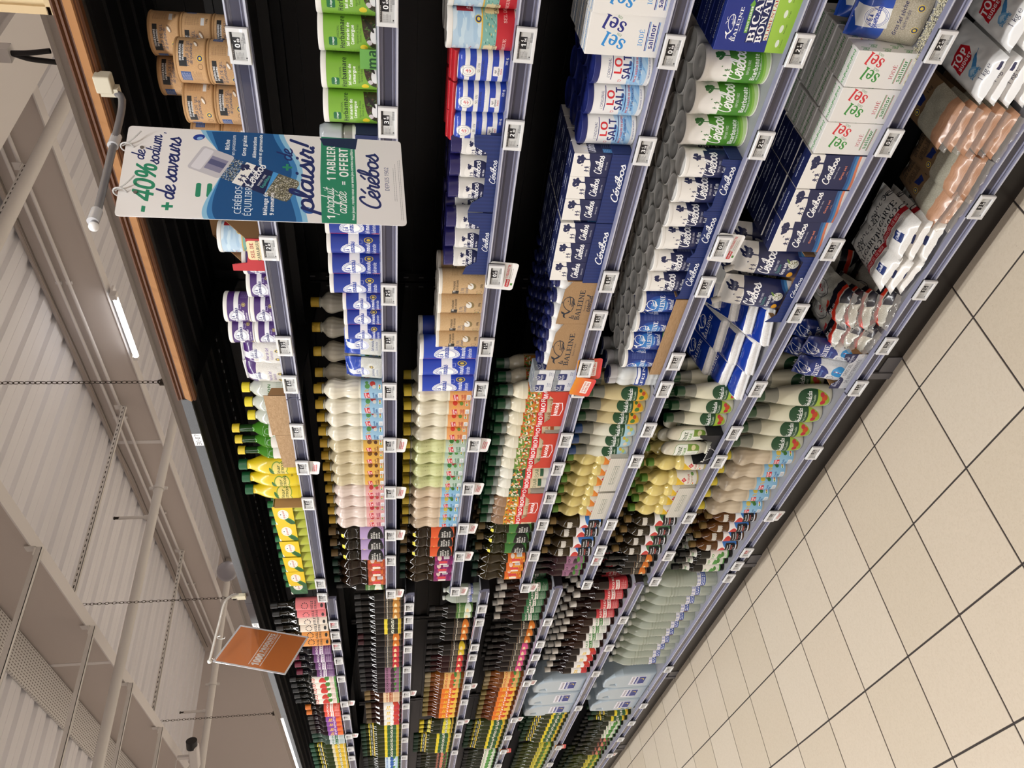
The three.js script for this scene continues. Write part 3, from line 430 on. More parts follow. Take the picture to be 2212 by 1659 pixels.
canister('violet_tub', 0.078, 0.066, guerTub('#4a2a70', 'Fleur de Sel', 'Guérande'), whiteLid, 0.009);
const guerBlue = guerTub('#1f3a9c', 'Sel moulu', 'Guérande', true);
canister('blue_canister_tall', 0.062, 0.133, guerBlue, whiteLid, 0.009); canister('blue_canister_short', 0.056, 0.104, guerBlue, whiteLid, 0.008);
const guerBig = guerTub('#2344b4', 'Sel moulu', 'Guérande', true); canister('royal_canister', 0.07, 0.165, guerBig, whiteLid, 0.01);
const herb = tex(1024, 620, (x, w, h) => {
  fillR(x, '#7fb23a', 0, 0, w, h); const ox = 300; rrect(x, ox + 30, 60, 110, 90, 20, '#1d6b3c'); txt(x, 'A.Vogel', ox + 85, 105, 28, '#fff', { italic: true }); txt(x, 'ORIGINAL', ox + 200, 160, 30, '#1f3a22', { bold: false }); txt(x, 'Herbamare', ox + 190, 205, 74, '#16301c'); txt(x, 'Sel marin de', ox + 170, 268, 46, '#fff'); txt(x, 'Camargue', ox + 170, 318, 46, '#fff'); txt(x, 'légumes et fines', ox + 180, 372, 30, '#23401f', { bold: false }); txt(x, 'herbes frais', ox + 170, 404, 30, '#23401f', { bold: false });
  x.save(); x.beginPath(); x.moveTo(ox - 10, h); x.bezierCurveTo(ox + 20, 440, ox + 200, 430, ox + 420, 410); x.lineTo(ox + 420, h); x.clip(); fillR(x, '#3a2b20', ox - 20, 400, 460, 240); for (let i = 0; i < 120; i++) ell(x, ox + rnd() * 420, 430 + rnd() * 200, 16, 6, ['#25401f', '#4f7a34', '#5a4432', '#1d2a18'][i % 4], rnd() * 3); ell(x, ox + 170, 560, 90, 50, '#f1f0ee'); ell(x, ox + 280, 500, 90, 20, '#1e1a18', -0.6); ell(x, ox + 90, 500, 34, 30, '#d9cfd0'); x.restore(); ell(x, ox + 20, 440, 42, 42, '#f0d62c'); txt(x, '275 g ℮', ox + 350, 590, 36, '#fff'); lines(x, 40, 90, 220, 30, 15, '#2c4a20', 3); lines(x, 740, 90, 220, 30, 15, '#2c4a20', 3); x.strokeStyle = '#e4f0d0'; x.lineWidth = 4; x.strokeRect(850, 480, 70, 60);
});
canister('herb_canister', 0.072, 0.118, herb, whiteLid, 0.01);
const losalt = tex(1024, 560, (x, w, h) => {
  fillR(x, '#f1f0ef', 0, 0, w, h); for (let i = 0; i < 340; i++) { const xx = rnd() * w, yy = 330 + rnd() * 240; ell(x, xx, yy, 50 + rnd() * 70, 12 + rnd() * 18, ['#9cc8ec', '#7fb6e4', '#c4def2', '#e3eef6', '#b3d5ef'][i % 5], -0.3); } fillR(x, '#f3f1ee', 0, 500, w, 60);
  for (const ox of [312, 860, -164]) { txt(x, "L'ORIGINAL", ox + 170, 100, 40, '#1d2a6a', { italic: true, bold: false }); fillR(x, '#1b2370', ox + 40, 128, 300, 8); txt(x, 'LO', ox + 200, 190, 110, '#d8232e', { sx: 1.3 }); txt(x, 'SALT', ox + 190, 285, 120, '#1b2370'); fillR(x, '#1b2370', ox + 40, 345, 330, 8); heart(x, ox + 30, 230, 44, '#d8232e'); txt(x, '66% DE SODIUM EN MOINS', ox + 190, 385, 30, '#c8283a', { sx: 0.9 }); txt(x, 'QUE LE SEL ORDINAIRE', ox + 190, 425, 28, '#1b2370', { sx: 0.9 }); txt(x, 'Sel pauvre en sodium', ox + 200, 520, 24, '#1b2370', { bold: false, rot: -0.05 }); }
});
canister('low_salt_canister', 0.071, 0.124, losalt, mat('#20296b', 0.35), 0.012, { rim: whiteLid, k: 1.15 });
const bicarbT = tex(1024, 560, (x, w, h) => { cerebos(x, 262, 0, 500, h, { dark: '#4d8f2e', sil: '#2f7030', cut: 0.36, sub: 'Bicarbonate', subS: 0.12, sub2: 'alimentaire multifonctions', flag: 1 }); cerebos(x, 0, 0, 262, h, { dark: '#4d8f2e', sil: '#2f7030', ss: 0.001 }); cerebos(x, 762, 0, 262, h, { dark: '#4d8f2e', sil: '#2f7030', ss: 0.001 }); waves(x, 0, w, 470, ['#6fae3a', '#98c85a', '#c4dfa0'], 22, 14); lines(x, 20, 240, 200, 14, 14, '#dcebc8', 3); fillR(x, '#f4f4f0', 840, 300, 110, 120); lines(x, 850, 312, 90, 9, 11, '#2b5a20', 3); });
canister('green_canister', 0.075, 0.148, bicarbT, whiteLid, 0.009, { rim: whiteLid });
const navyT = (sub, c, o) => tex(1024, 560, (x, w, h) => { cerebos(x, 262, 0, 500, h, { sub, subC: c, cut: 0.34, sub2: o?.s2 ?? 'iodé & fluoré', flag: !o }); cerebos(x, 0, 0, 262, h, { ss: 0.001 }); cerebos(x, 762, 0, 262, h, { ss: 0.001 }); if (o) { waves(x, 0, w, 480, ['#2b4a86', '#3f6fae', '#5b95cc'], 24, 16); ell(x, 512, 470, 52, 52, '#3fa08a'); } lines(x, 20, 60, 200, 9, 12, '#4a4c62', 3); lines(x, 790, 250, 190, 16, 14, '#b9bfdc', 3); });
canister('navy_canister', 0.068, 0.13, navyT('Sel fin', '#ffffff'), whiteLid, 0.009); canister('natural_canister', 0.068, 0.13, navyT('Sels fins', '#ffffff', { s2: 'équilibré naturel' }), whiteLid, 0.009);
const balCan = tex(1024, 520, (x, w, h) => { fillR(x, '#16307f', 0, 0, w, h); for (const ox of [512, 1010, 14]) { ell(x, ox, 170, 180, 160, '#1c4aa4'); ell(x, ox, 180, 140, 110, '#2f7cc8'); baleine(x, ox, 200, 260, '#ffffff'); script(x, 'Essentiel', ox - 90, 350, 64, '#fff', { lw: 0.17 }); ell(x, ox + 70, 430, 130, 52, '#5f9a3a'); ell(x, ox + 60, 425, 110, 40, '#e7efd9'); txt(x, 'IODÉ', ox + 60, 425, 34, '#2f6b2a'); fillR(x, '#c23a3a', ox - 140, 400, 16, 90); fillR(x, '#eee', ox - 140, 420, 16, 16); } lines(x, 220, 60, 130, 26, 15, '#8fa3d6', 3); lines(x, 720, 60, 130, 26, 15, '#8fa3d6', 3); });
canister('whale_canister', 0.071, 0.125, balCan, whiteLid, 0.009, { rim: mat('#dfe2ea', 0.4) });

// cartons ---------------------------------------------------------------------
function cartonOf(key, w, h, d, t, uv, rough = 0.5) { const g = G0(); part(g, 'carton', carton(w, h, d, uv), printed(t, rough, { clearcoat: 0.15, clearcoatRoughness: 0.35 })); part(g, 'top_flap', boxTo(-w / 2 + 0.001, w / 2 - 0.001, h, h + 0.0006, -d * 0.48, d * 0.06), printed(t, rough)); const a = g.children[1].geometry.attributes.uv; const q = uv[2]; for (let i = 0; i < a.count; i++) a.setXY(i, q[0] + a.getX(i) * (q[2] - q[0]), q[1] + a.getY(i) * (q[3] - q[1])); PROTO[key] = g; return g; }
// sheet: front in the left half, side right lower, top right upper
const UV3 = [[0.5, 0, 1, 0.6], [0.5, 0, 1, 0.6], [0.5, 0.6, 1, 1], [0.5, 0.6, 1, 1], [0, 0, 0.5, 1], [0, 0, 0.5, 1]];
function selArt(c1, c2, word, bars) {
  return tex(1024, 1024, (x, w, h) => {
    fillR(x, '#edebe7', 0, 0, w, h); const one = (px, py, c) => { x.save(); x.translate(px, py); x.rotate(-Math.PI * 0.5 + 0.36); txt(x, 'sel', 0, 0, 235, c, { font: 'serif', sx: 0.95 }); x.restore(); x.save(); x.translate(px + 92, py + 60); x.rotate(-Math.PI / 2 + 0.36); txt(x, word, 0, 0, 44, c2 === '#1c2a7c' ? '#1c2a7c' : '#3b7d3a', { bold: false }); x.restore(); };
    one(170, 360, c1); one(380, 330, c2); txt(x, 'IODÉ', 240, 720, 84, bars[0], { font: 'serif', bold: false }); fillR(x, bars[1], 80, 790, 360, 12); fillR(x, bars[0], 80, 808, 360, 8); txt(x, 'salinor', 260, 860, 92, bars[1]); fillR(x, bars[1], 80, 915, 360, 12); fillR(x, bars[0], 80, 933, 360, 8);
    fillR(x, '#e6e3de', 512, 0, 512, 410); for (let i = 0; i < 4; i++) { txt(x, 'sel', 580 + i * 118, 300, 90, c1, { font: 'serif', rot: 0.2 }); } fillR(x, bars[1], 540, 100, 220, 7); txt(x, 'à la mer', 650, 140, 36, c1, { italic: true, bold: false }); lines(x, 545, 170, 180, 4, 18, '#8a8a8a', 3);
    fillR(x, '#e9e6e1', 512, 410, 512, 614); for (let i = 0; i < 5; i++) txt(x, 'sel', 600 + (i % 2) * 150, 490 + i * 110, 110, c1, { font: 'serif', rot: 0.3 }); txt(x, 'salinor', 880, 900, 70, bars[1]);
  });
}
cartonOf('fine_salt_box', 0.081, 0.155, 0.055, selArt('#2f8fd8', '#232a80', 'FIN', ['#2f8fd8', '#232a80']), UV3);
cartonOf('coarse_salt_box', 0.079, 0.138, 0.057, selArt('#3d9440', '#d8323a', 'GROS', ['#b5283a', '#3d8a44']), UV3);
const cerBox = (sub, c, extra) => tex(1024, 1024, (x, w, h) => {
  x.save(); cerebos(x, 0, 0, 512, h, { sub, subC: c, subS: 0.11, cut: 0.32, sub2: 'iodé', flag: extra }); if (extra) { x.save(); x.beginPath(); x.rect(0, 0, 512, h); x.clip(); waves(x, 0, 512, 830, ['#2c5a92', '#4a86b8', '#e98a64', '#f1efeb'], 46, 22); x.restore(); } x.restore(); fillR(x, NAVY, 512, 0, 512, h); fillR(x, '#f0ede7', 512, 412, 512, 150); tree(x, 900, 560, 120, NAVY);
  script(x, 'Cérébos', 600, 250, 100, '#dfe3f2', { lw: 0.2 }); script(x, 'Cérébos', 570, 640, 110, '#e6e9f5', { lw: 0.2 }); fillR(x, '#3f86c4', 580, 720, 150, 120); lines(x, 590, 735, 130, 6, 18, '#d8e6f4', 3); lines(x, 770, 720, 200, 12, 22, '#8f97bd', 3);
});
cartonOf('fine_navy_box', 0.0605, 0.133, 0.05, cerBox('Sel fin', '#ffffff', 0), UV3, 0.42);
cartonOf('coarse_navy_box', 0.093, 0.142, 0.057, cerBox('Gros sel', '#e98a64', 1), UV3, 0.42);
const bicT = tex(1024, 1024, (x, w, h) => {
  fillR(x, '#1b2f86', 0, 0, 512, h); poly(x, [[0, 740], [512, 690], [512, h], [0, h]], '#a5cf4c'); poly(x, [[430, 0], [512, 0], [512, 330], [470, 260]], '#a5cf4c'); baleine(x, 210, 230, 190, '#fff'); x.save(); x.translate(60, 400); x.rotate(-0.06); fillR(x, '#6fae3a', 90, -40, 220, 46); txt(x, 'TOUT USAGE', 200, -16, 34, '#fff'); poly(x, [[305, -62], [350, -18], [305, 26]], '#6fae3a'); fillR(x, '#0f1d55', 10, 10, 420, 250); txt(x, 'BICAR', 215, 78, 138, '#fff', { font: 'serif', sx: 0.92 }); txt(x, 'BONATE', 215, 190, 118, '#fff', { font: 'serif', sx: 0.85 }); rrect(x, 20, 262, 390, 58, 4, '#e9f2da'); txt(x, 'ALIMENTAIRE', 215, 292, 54, '#b3342c', { font: 'serif' }); x.restore(); for (let i = 0; i < 4; i++) { ell(x, 80 + i * 118, 880 - i * 12, 32, 26, '#eef5df'); txt(x, ['Cuisine', 'Ménage', 'Linge', 'Jardin'][i], 80 + i * 118, 935 - i * 12, 22, '#2b4a20', { bold: false }); }
  fillR(x, '#182a78', 512, 0, 512, h); txt(x, 'BICARBONATE', 768, 520, 62, '#dfe6ff', { font: 'serif', rot: 0 }); txt(x, 'BICARBONATE', 768, 300, 52, '#dfe6ff', { font: 'serif' }); fillR(x, '#a5cf4c', 512, 900, 512, 124);
});
cartonOf('bicarbonate_box', 0.128, 0.153, 0.06, bicT, UV3);

// dressing bottle: bulging shoulders, waist, flutes -------------------------------
function ripple(key, cream, lab, capC = '#d9b53a', k = 1, neck = clear) {
  const P = [[0.029, 0], [0.0305, 0.004], [0.0305, 0.07], [0.029, 0.074], [0.0308, 0.085], [0.0295, 0.1], [0.0248, 0.117], [0.029, 0.135], [0.0322, 0.148], [0.0288, 0.161], [0.02, 0.17], [0.0135, 0.176], [0.012, 0.18], [0.012, 0.187]].map(([r, y]) => [r * k * 0.975, y * k]);
  bottle(key, P, plastic(cream, 0.28), { n: 40, raw: false, mod: (t, y) => y > 0.076 * k && y < 0.166 * k ? 1 + 0.034 * Math.cos(t * 14 + Math.sin(y * 60 / k) * 1.2) : 1, label: printed(lab, 0.4, { clearcoat: 0.4, clearcoatRoughness: 0.15 }), l0: 0.006 * k, l1: 0.07 * k, cap: [0.0138 * k, 0.183 * k, 0.206 * k], capM: mat(capC, 0.45), ribs: 1,
    extra: (g) => part(g, 'neck_ring', turn([[0.012 * k, 0.176 * k], [0.0155 * k, 0.179 * k], [0.0155 * k, 0.181 * k], [0.012 * k, 0.183 * k]], 20), mat('#b9b7a8', 0.2)) });
}
function bdoLabel(bg, name, accent, fruit) {
  return tex(768, 300, (x, w, h) => { fillR(x, bg, 0, 0, w, h); for (let i = 0; i < 120; i++) ell(x, rnd() * w, rnd() * h, 30 + rnd() * 30, 10, bg, 0); const o = 384; poly(x, [[o - 150, 60], [o - 20, 40], [o - 12, 110], [o - 142, 130]], '#c9242e'); txt(x, 'BOUTON', o - 82, 72, 30, '#fff', { rot: -0.15 }); txt(x, "d'OR", o - 76, 104, 28, '#fff', { rot: -0.15 }); for (let i = 0; i < 4; i++) ell(x, o + 14 + (i % 2) * 18, 60 + i * 14, 9, 9, '#e9b42e'); script(x, 'vinaigrette', o - 140, 180, 30, accent, { lw: 0.2 }); script(x, name, o - 140, 220, 40, accent, { lw: 0.24 }); fruit.forEach(([fx, fy, r, c]) => ell(x, o + fx, fy, r, r * 0.85, c)); rrect(x, o - 130, 236, 110, 54, 6, '#f4f4f2'); lines(x, o - 122, 248, 90, 4, 10, '#333', 3); nutri(x, o + 40, 236, 76); lines(x, 30, 40, 160, 16, 15, '#6a6a6a', 2); lines(x, 590, 40, 150, 16, 15, '#6a6a6a', 2); });
}
const veg = (a, b, c) => [[90, 90, 40, a], [130, 160, 44, b], [80, 180, 30, c], [150, 80, 26, a]];
const LB = { blue: bdoLabel('#9cc4dc', 'légère', '#1d4f86', veg('#5c9a4c', '#cf3a30', '#e8ded0')), yellow: bdoLabel('#dfae4c', 'moutarde', '#7a3d12', veg('#7a4a1c', '#c98a2c', '#5a3012')), pink: bdoLabel('#e2a9a6', 'échalote', '#a02a52', veg('#c7303c', '#7aa84c', '#c94a4a')), orange: bdoLabel('#eaa765', 'crudités', '#b3322a', veg('#d6402e', '#d88a2a', '#6a9a3c')), green: bdoLabel('#bcd0bd', 'légumes', '#2a6a3a', veg('#3c8a3e', '#c9303a', '#5aa04a')), sky: bdoLabel('#8fbfdc', 'césar', '#1f5a94', veg('#e3c24a', '#6d9a3a', '#3f7a34')) };
const speck = (c) => c;
ripple('ripple_blue', '#ddd6c2', LB.blue); ripple('ripple_mustard', '#cdbf9c', LB.yellow, '#cfa935'); ripple('ripple_pink', '#dccabf', LB.pink, '#cfa935');
ripple('ripple_orange', '#ddd5bd', LB.orange, '#e0c63a'); ripple('ripple_green', '#c9cc93', LB.green, '#e0c63a'); ripple('ripple_sky', '#cdb79c', LB.sky, '#d9bd3a'); ripple('ripple_big', '#c9b9a0', LB.sky, '#e3cf3c', 1.28);
{ // herbs floating in the green and mustard dressings
  for (const [k, c] of [['ripple_green', '#4c5a2c'], ['ripple_mustard', '#6b4a2c']]) { const l = []; for (let i = 0; i < 46; i++) { const a = rnd() * 6.28, y = 0.08 + rnd() * 0.085; l.push(new THREE.SphereGeometry(0.0006 + rnd() * 0.0004, 5, 4).scale(1.6, 0.7, 1).translate(Math.sin(a) * 0.0302, y, Math.cos(a) * 0.0302)); } const P = PROTO[k].children[0].geometry; const p = P.attributes.position; const keep = merge(l); const kp = keep.attributes.position; for (let i = 0; i < kp.count; i++) { const y = kp.getY(i), b = 0.0305 - (y > 0.1 && y < 0.135 ? 0.0045 * Math.sin((y - 0.1) / 0.035 * Math.PI) : 0) - (y > 0.158 ? (y - 0.158) * 0.7 : 0); const a = Math.atan2(kp.getX(i), kp.getZ(i)); kp.setX(i, Math.sin(a) * b); kp.setZ(i, Math.cos(a) * b); } part(PROTO[k], 'herb_specks', keep, mat(c, 0.6)); }
}
// vinegar flasks with a round emblem on the label
const roundLab = (bg, w1) => tex(512, 384, (x, w, h) => { fillR(x, bg, 0, 0, w, h); for (const ox of [256]) { ell(x, ox + 10, 250, 130, 130, '#17140f'); txt(x, '1 L', ox + 110, 350, 26, '#222'); ell(x, ox - 50, 60, 30, 16, '#e9d22e'); poly(x, [[ox - 60, 40], [ox - 40, 10], [ox - 30, 44]], '#1a1a1a'); ['VINAI', 'GRETTE', w1, 'nature'].forEach((s, i) => txt(x, s, ox + 10, 190 + i * 40, 40, '#f1efe8')); } });
function flask(key, body, lab, cap, cell0) {
  bottle(key, [[0.031, 0], [0.033, 0.004], [0.033, 0.1], [0.031, 0.108], [0.029, 0.118], [0.0325, 0.13], [0.032, 0.145], [0.026, 0.158], [0.017, 0.17], [0.0125, 0.178], [0.012, 0.19]], glassy(body, 0.06), { n: 30, label: printed(lab, 0.45), l0: 0.012, l1: 0.098, cap: [0.0145, 0.186, 0.212], capM: mat(cap, 0.5), ribs: 1, extra: (g) => part(g, 'shoulder_badge', patch([[0.0278, 0.1555], [0.0245, 0.1605], [0.0214, 0.1655]].map(([r, y]) => [r + 0.0006, y]), 0.5), mat('#e6d634', 0.5)) });
}
flask('flask_lilac', '#1a140a', roundLab('#b39ac4', 'aneth'), '#7a6238'); flask('flask_orange', '#24190a', roundLab('#dd5a2a', 'échal'), '#7a6238'); flask('flask_green', '#24220a', roundLab('#3f7a35', 'citron'), '#6b5a34');
// hourglass vinaigrette with wave shoulder
const waveLab = (c1, c2) => tex(384, 256, (x, w, h) => { fillR(x, c1, 0, 0, w, h); for (let i = 0; i < 80; i++) ell(x, rnd() * w, rnd() * h, 30, 20, i % 2 ? c1 : c2); for (let i = 0; i < 7; i++) ell(x, 140 + (i % 3) * 16, 60 + i * 9, 8, 8, '#e9b42e'); rrect(x, 170, 70, 34, 110, 4, '#f0e6d8'); rrect(x, 214, 60, 26, 120, 4, '#d8434a'); ell(x, 270, 70, 26, 30, '#f0d8c8'); rrect(x, 260, 130, 60, 80, 4, '#f2f2f0'); lines(x, 265, 140, 48, 7, 9, '#333', 3); });
function waist(key, body, lab, cap) { bottle(key, [[0.031, 0], [0.0325, 0.004], [0.0325, 0.076], [0.031, 0.085], [0.025, 0.105], [0.0285, 0.125], [0.0325, 0.142], [0.03, 0.158], [0.02, 0.175], [0.013, 0.184], [0.0125, 0.194]], glassy(body, 0.05), { n: 32, label: printed(lab, 0.45), l0: 0.006, l1: 0.076, cap: [0.0145, 0.19, 0.212], capM: mat(cap, 0.4), ribs: 1 }); }
waist('waist_brown', '#1c0f05', waveLab('#a8452a', '#d86a2e'), '#123a2c'); waist('waist_purple', '#281c0b', waveLab('#7a1f5c', '#a02f74'), '#123a2c'); waist('waist_orange', '#2b210a', waveLab('#dd6a22', '#eea43a'), '#123a2c');
// squeeze bottle with red brand band
const amLab = (pic, strip, name) => tex(512, 420, (x, w, h) => { fillR(x, '#d8c9a6', 0, 0, w, h); const o = 256; fillR(x, pic, o - 130, 0, 260, 170); for (let i = 0; i < 60; i++) ell(x, o - 110 + rnd() * 220, 14 + rnd() * 130, 18, 11, ['#3e7a2e', '#e8dcc0', '#d68a2e', '#6c9a3a', '#c44a2c', '#f0e6d0'][i % 6], rnd() * 3); fillR(x, '#d6282e', o - 130, 170, 260, 96); txt(x, 'AMORA', o, 218, 76, '#fff', { sx: 0.95 }); fillR(x, '#d8c9a6', o - 130, 266, 260, 160); txt(x, name, o, 330, 62, strip, { sx: 0.9, bold: false }); fillR(x, strip, o - 40, 372, 160, 46); });
function squeeze(key, body, lab, cap) { bottle(key, [[0.027, 0], [0.0295, 0.005], [0.0295, 0.13], [0.0285, 0.142], [0.024, 0.158], [0.017, 0.17], [0.0155, 0.178], [0.0155, 0.186]], plastic(body, 0.25), { n: 28, label: printed(lab, 0.4), l0: 0.018, l1: 0.126, cap: [0.0165, 0.186, 0.212], capM: mat(cap, 0.35, { clearcoat: 0.4 }), sz: 0.82, extra: (g) => part(g, 'collar', turn([[0.0157, 0.17], [0.018, 0.172], [0.0172, 0.186], [0.0155, 0.187]], 20), mat('#8d9690', 0.15, { clearcoat: 0.6 })) }); }
squeeze('squeeze_orange', '#e0d7bd', amLab('#c98230', '#b3562a', 'CÉSAR'), '#12522f'); squeeze('squeeze_green', '#dfd9c4', amLab('#6d8a3a', '#4c7a3c', 'NATURE'), '#12522f'); squeeze('squeeze_dark', '#e3e0d2', amLab('#2f5a34', '#2c5a3c', 'CÉSARE'), '#12522f'); squeeze('squeeze_mustard', '#96765a', amLab('#dd9a2c', '#b5642a', 'MOUTARDE'), '#12522f');
// slant-label bottle
const benLab = (bot, dots) => tex(384, 384, (x, w, h) => { x.clearRect(0, 0, w, h); x.save(); x.beginPath(); x.ellipse(192, 200, 130, 190, 0.35, 0, 7); x.clip(); fillR(x, '#1d4a2c', 0, 0, w, h); fillR(x, bot, 0, 240, w, 160); dots.forEach(([a, b, r, c]) => ell(x, a, b, r, r * 0.8, c)); script(x, 'Bénédicta', 74, 170, 58, '#fff', { lw: 0.2 }); script(x, 'Sauce Crudités', 86, 215, 28, '#e8f0d8', { lw: 0.14 }); x.restore(); });
function oval(key, body, lab, cap, k = 1) {
  const P = [[0.024, 0], [0.029, 0.004], [0.0305, 0.02], [0.0305, 0.06], [0.0285, 0.1], [0.0225, 0.14], [0.0175, 0.165], [0.0155, 0.18]].map(([r, y]) => [r * k, y * k]);
  bottle(key, P, plastic(body, 0.22), { n: 28, cap: [0.0165 * k, 0.182 * k, 0.208 * k], capM: mat(cap, 0.32, { clearcoat: 0.5 }), sz: 0.85, extra: (g, S) => {
    part(g, 'neck', turn([[0.0215, 0.146], [0.0182, 0.164], [0.0162, 0.178], [0.0162, 0.183]].map(([r, y]) => [r * k + 0.0003, y * k]), 20, null, 1, 0.85), mat('#8b8d80', 0.1, { clearcoat: 0.8 }));
    const lg = band(S, 0.008 * k, 0.1 * k, 0.0006, 8, 30, 1, 0.85); const p = lg.attributes.position, u = lg.attributes.uv, ix = []; const src = lg.index.array; for (let i = 0; i < src.length; i += 3) { let ok = true; for (let q = 0; q < 3; q++) if (p.getZ(src[i + q]) < 0.004) ok = false; if (ok) ix.push(src[i], src[i + 1], src[i + 2]); } for (let i = 0; i < u.count; i++) u.setX(i, (u.getX(i) - 0.27) / 0.46); lg.setIndex(ix);
    part(g, 'label', lg, printed(lab, 0.35, { transparent: true, alphaTest: 0.5 }));
  } });
}
oval('oval_herb', '#c9b98a', benLab('#e3b02e', [[150, 300, 40, '#4a7a2c'], [220, 320, 30, '#c4502c'], [260, 280, 26, '#3c6a2a']]), '#174a26'); oval('oval_white', '#d8d6c4', benLab('#a9cfdc', [[150, 310, 36, '#e6d8b8'], [220, 330, 30, '#c9d66a'], [250, 290, 26, '#e6c24a']]), '#1f4a86');
const crud = benLab('#a3bf3e', [[150, 310, 36, '#c4283a'], [210, 320, 40, '#d2562e'], [250, 290, 30, '#c93a44']]); oval('oval_crudites', '#d6d3bb', crud, '#174a26'); oval('oval_crudites_tall', '#d3d0b8', crud, '#174a26', 1.27);
// bulb bottle with pinched middle
const lesLab = (c) => tex(512, 256, (x, w, h) => { fillR(x, '#eee8d8', 0, 0, w, h); for (const o of [256, 20]) { poly(x, [[o - 110, 0], [o + 50, 0], [o - 60, 120]], c); x.save(); x.translate(o + 10, 90); x.rotate(0.785); fillR(x, '#d2303a', -24, -24, 22, 22); fillR(x, '#d2303a', 2, -24, 22, 22); fillR(x, '#d2303a', -24, 2, 22, 22); fillR(x, '#d2303a', 2, 2, 22, 22); x.restore(); txt(x, 'LESIEUR', o + 20, 150, 34, '#b3403a'); txt(x, 'Vinaigrette', o + 10, 190, 30, '#9a6a3a', { bold: false }); ell(x, o + 90, 200, 24, 18, '#6a9a4a'); nutri(x, o - 90, 196, 70); } });
function bulb(key, body, lab) { bottle(key, [[0.029, 0], [0.031, 0.004], [0.031, 0.082], [0.03, 0.095], [0.0235, 0.104], [0.0225, 0.109], [0.028, 0.12], [0.031, 0.137], [0.027, 0.155], [0.018, 0.168], [0.0135, 0.175], [0.013, 0.186]], plastic(body, 0.18), { n: 34, label: printed(lab, 0.4), l0: 0.006, l1: 0.08, cap: [0.0148, 0.184, 0.206], capM: mat('#5f8f2e', 0.4), ribs: 1 }); }
bulb('bulb_orange', '#d3c075', lesLab('#e2852e')); bulb('bulb_yellow', '#dcc878', lesLab('#e6bd2e'));
// vinegar with red and blue drops on the label
const dropLab = (c) => tex(384, 320, (x, w, h) => { fillR(x, '#f1efee', 0, 0, w, h); ell(x, 130, 80, 70, 64, '#c93a34'); ell(x, 270, 190, 90, 110, c); fillR(x, c, 230, 200, 150, 120); rrect(x, 120, 130, 130, 170, 24, '#191718'); txt(x, 'ALORA', 185, 170, 24, '#fff'); txt(x, 'VINAIGRE', 185, 210, 22, '#fff'); txt(x, 'XÉRÈS', 185, 240, 26, '#e86a5a'); ring(x, 185, 275, 14, '#ddd', 3); });
function drop(key, body, c) { bottle(key, [[0.029, 0], [0.031, 0.004], [0.031, 0.09], [0.0295, 0.1], [0.03, 0.112], [0.0315, 0.126], [0.028, 0.146], [0.018, 0.164], [0.0125, 0.172], [0.012, 0.182]], glassy(body, 0.05), { n: 30, label: printed(dropLab(c), 0.4), l0: 0.008, l1: 0.09, cap: [0.0142, 0.178, 0.202], capM: mat('#8a6f3c', 0.5), ribs: 1, extra: (g) => part(g, 'shoulder_badge', patch([[0.0303, 0.116], [0.0322, 0.126], [0.0304, 0.138]], 0.55), mat('#cfcac0', 0.3))}); }
drop('drop_blue', '#33270f', '#3a7ac4'); drop('drop_green', '#2a2110', '#4a7a4c'); drop('drop_brown', '#5a3612', '#3a7ac4');
// far bottles share one printed sheet of 32 labels -------------------------------------
const cells = [
  ['#e07a7c', '#3a2a2c', 0], ['#e9dccb', '#2a2a2a', 0], ['#e59a4c', '#222', 0], ['#6a3a72', '#e6e0e6', 1], ['#ece8dc', '#c93a30', 2], ['#dd4a34', '#f2ece6', 1], ['#8a4aa0', '#e4702e', 3], ['#c9ced0', '#2f6a3a', 1],
  ['#d8cfae', '#e0b92c', 4], ['#2a2420', '#c98a3a', 5], ['#e9d23a', '#2a2a1c', 4], ['#2b2320', '#dd7a26', 5], ['#23252a', '#c9343c', 5], ['#9a6a86', '#3a1f2c', 2], ['#e2c6a0', '#a8502c', 1], ['#eeeae4', '#c3343a', 3],
  ['#e6d02e', '#2f5a34', 4], ['#cfe0ec', '#2a5aa4', 2], ['#4a7a3c', '#e6ecd8', 5], ['#2b2320', '#e6c32e', 5], ['#2b2320', '#d83a38', 5], ['#e2b46a', '#c4502a', 2], ['#e67a26', '#f0c04a', 3], ['#2a2a20', '#e0d234', 4],
  ['#3a2c24', '#d8846a', 2], ['#c43a40', '#f0e8e0', 1], ['#eeeae4', '#4a8a44', 1], ['#2f6a40', '#f0e4dc', 1], ['#e9e5da', '#5a9a4a', 2], ['#d2c244', '#5a6a24', 2], ['#2a2622', '#e0558a', 5], ['#eceaf0', '#2f4a9c', 6]];
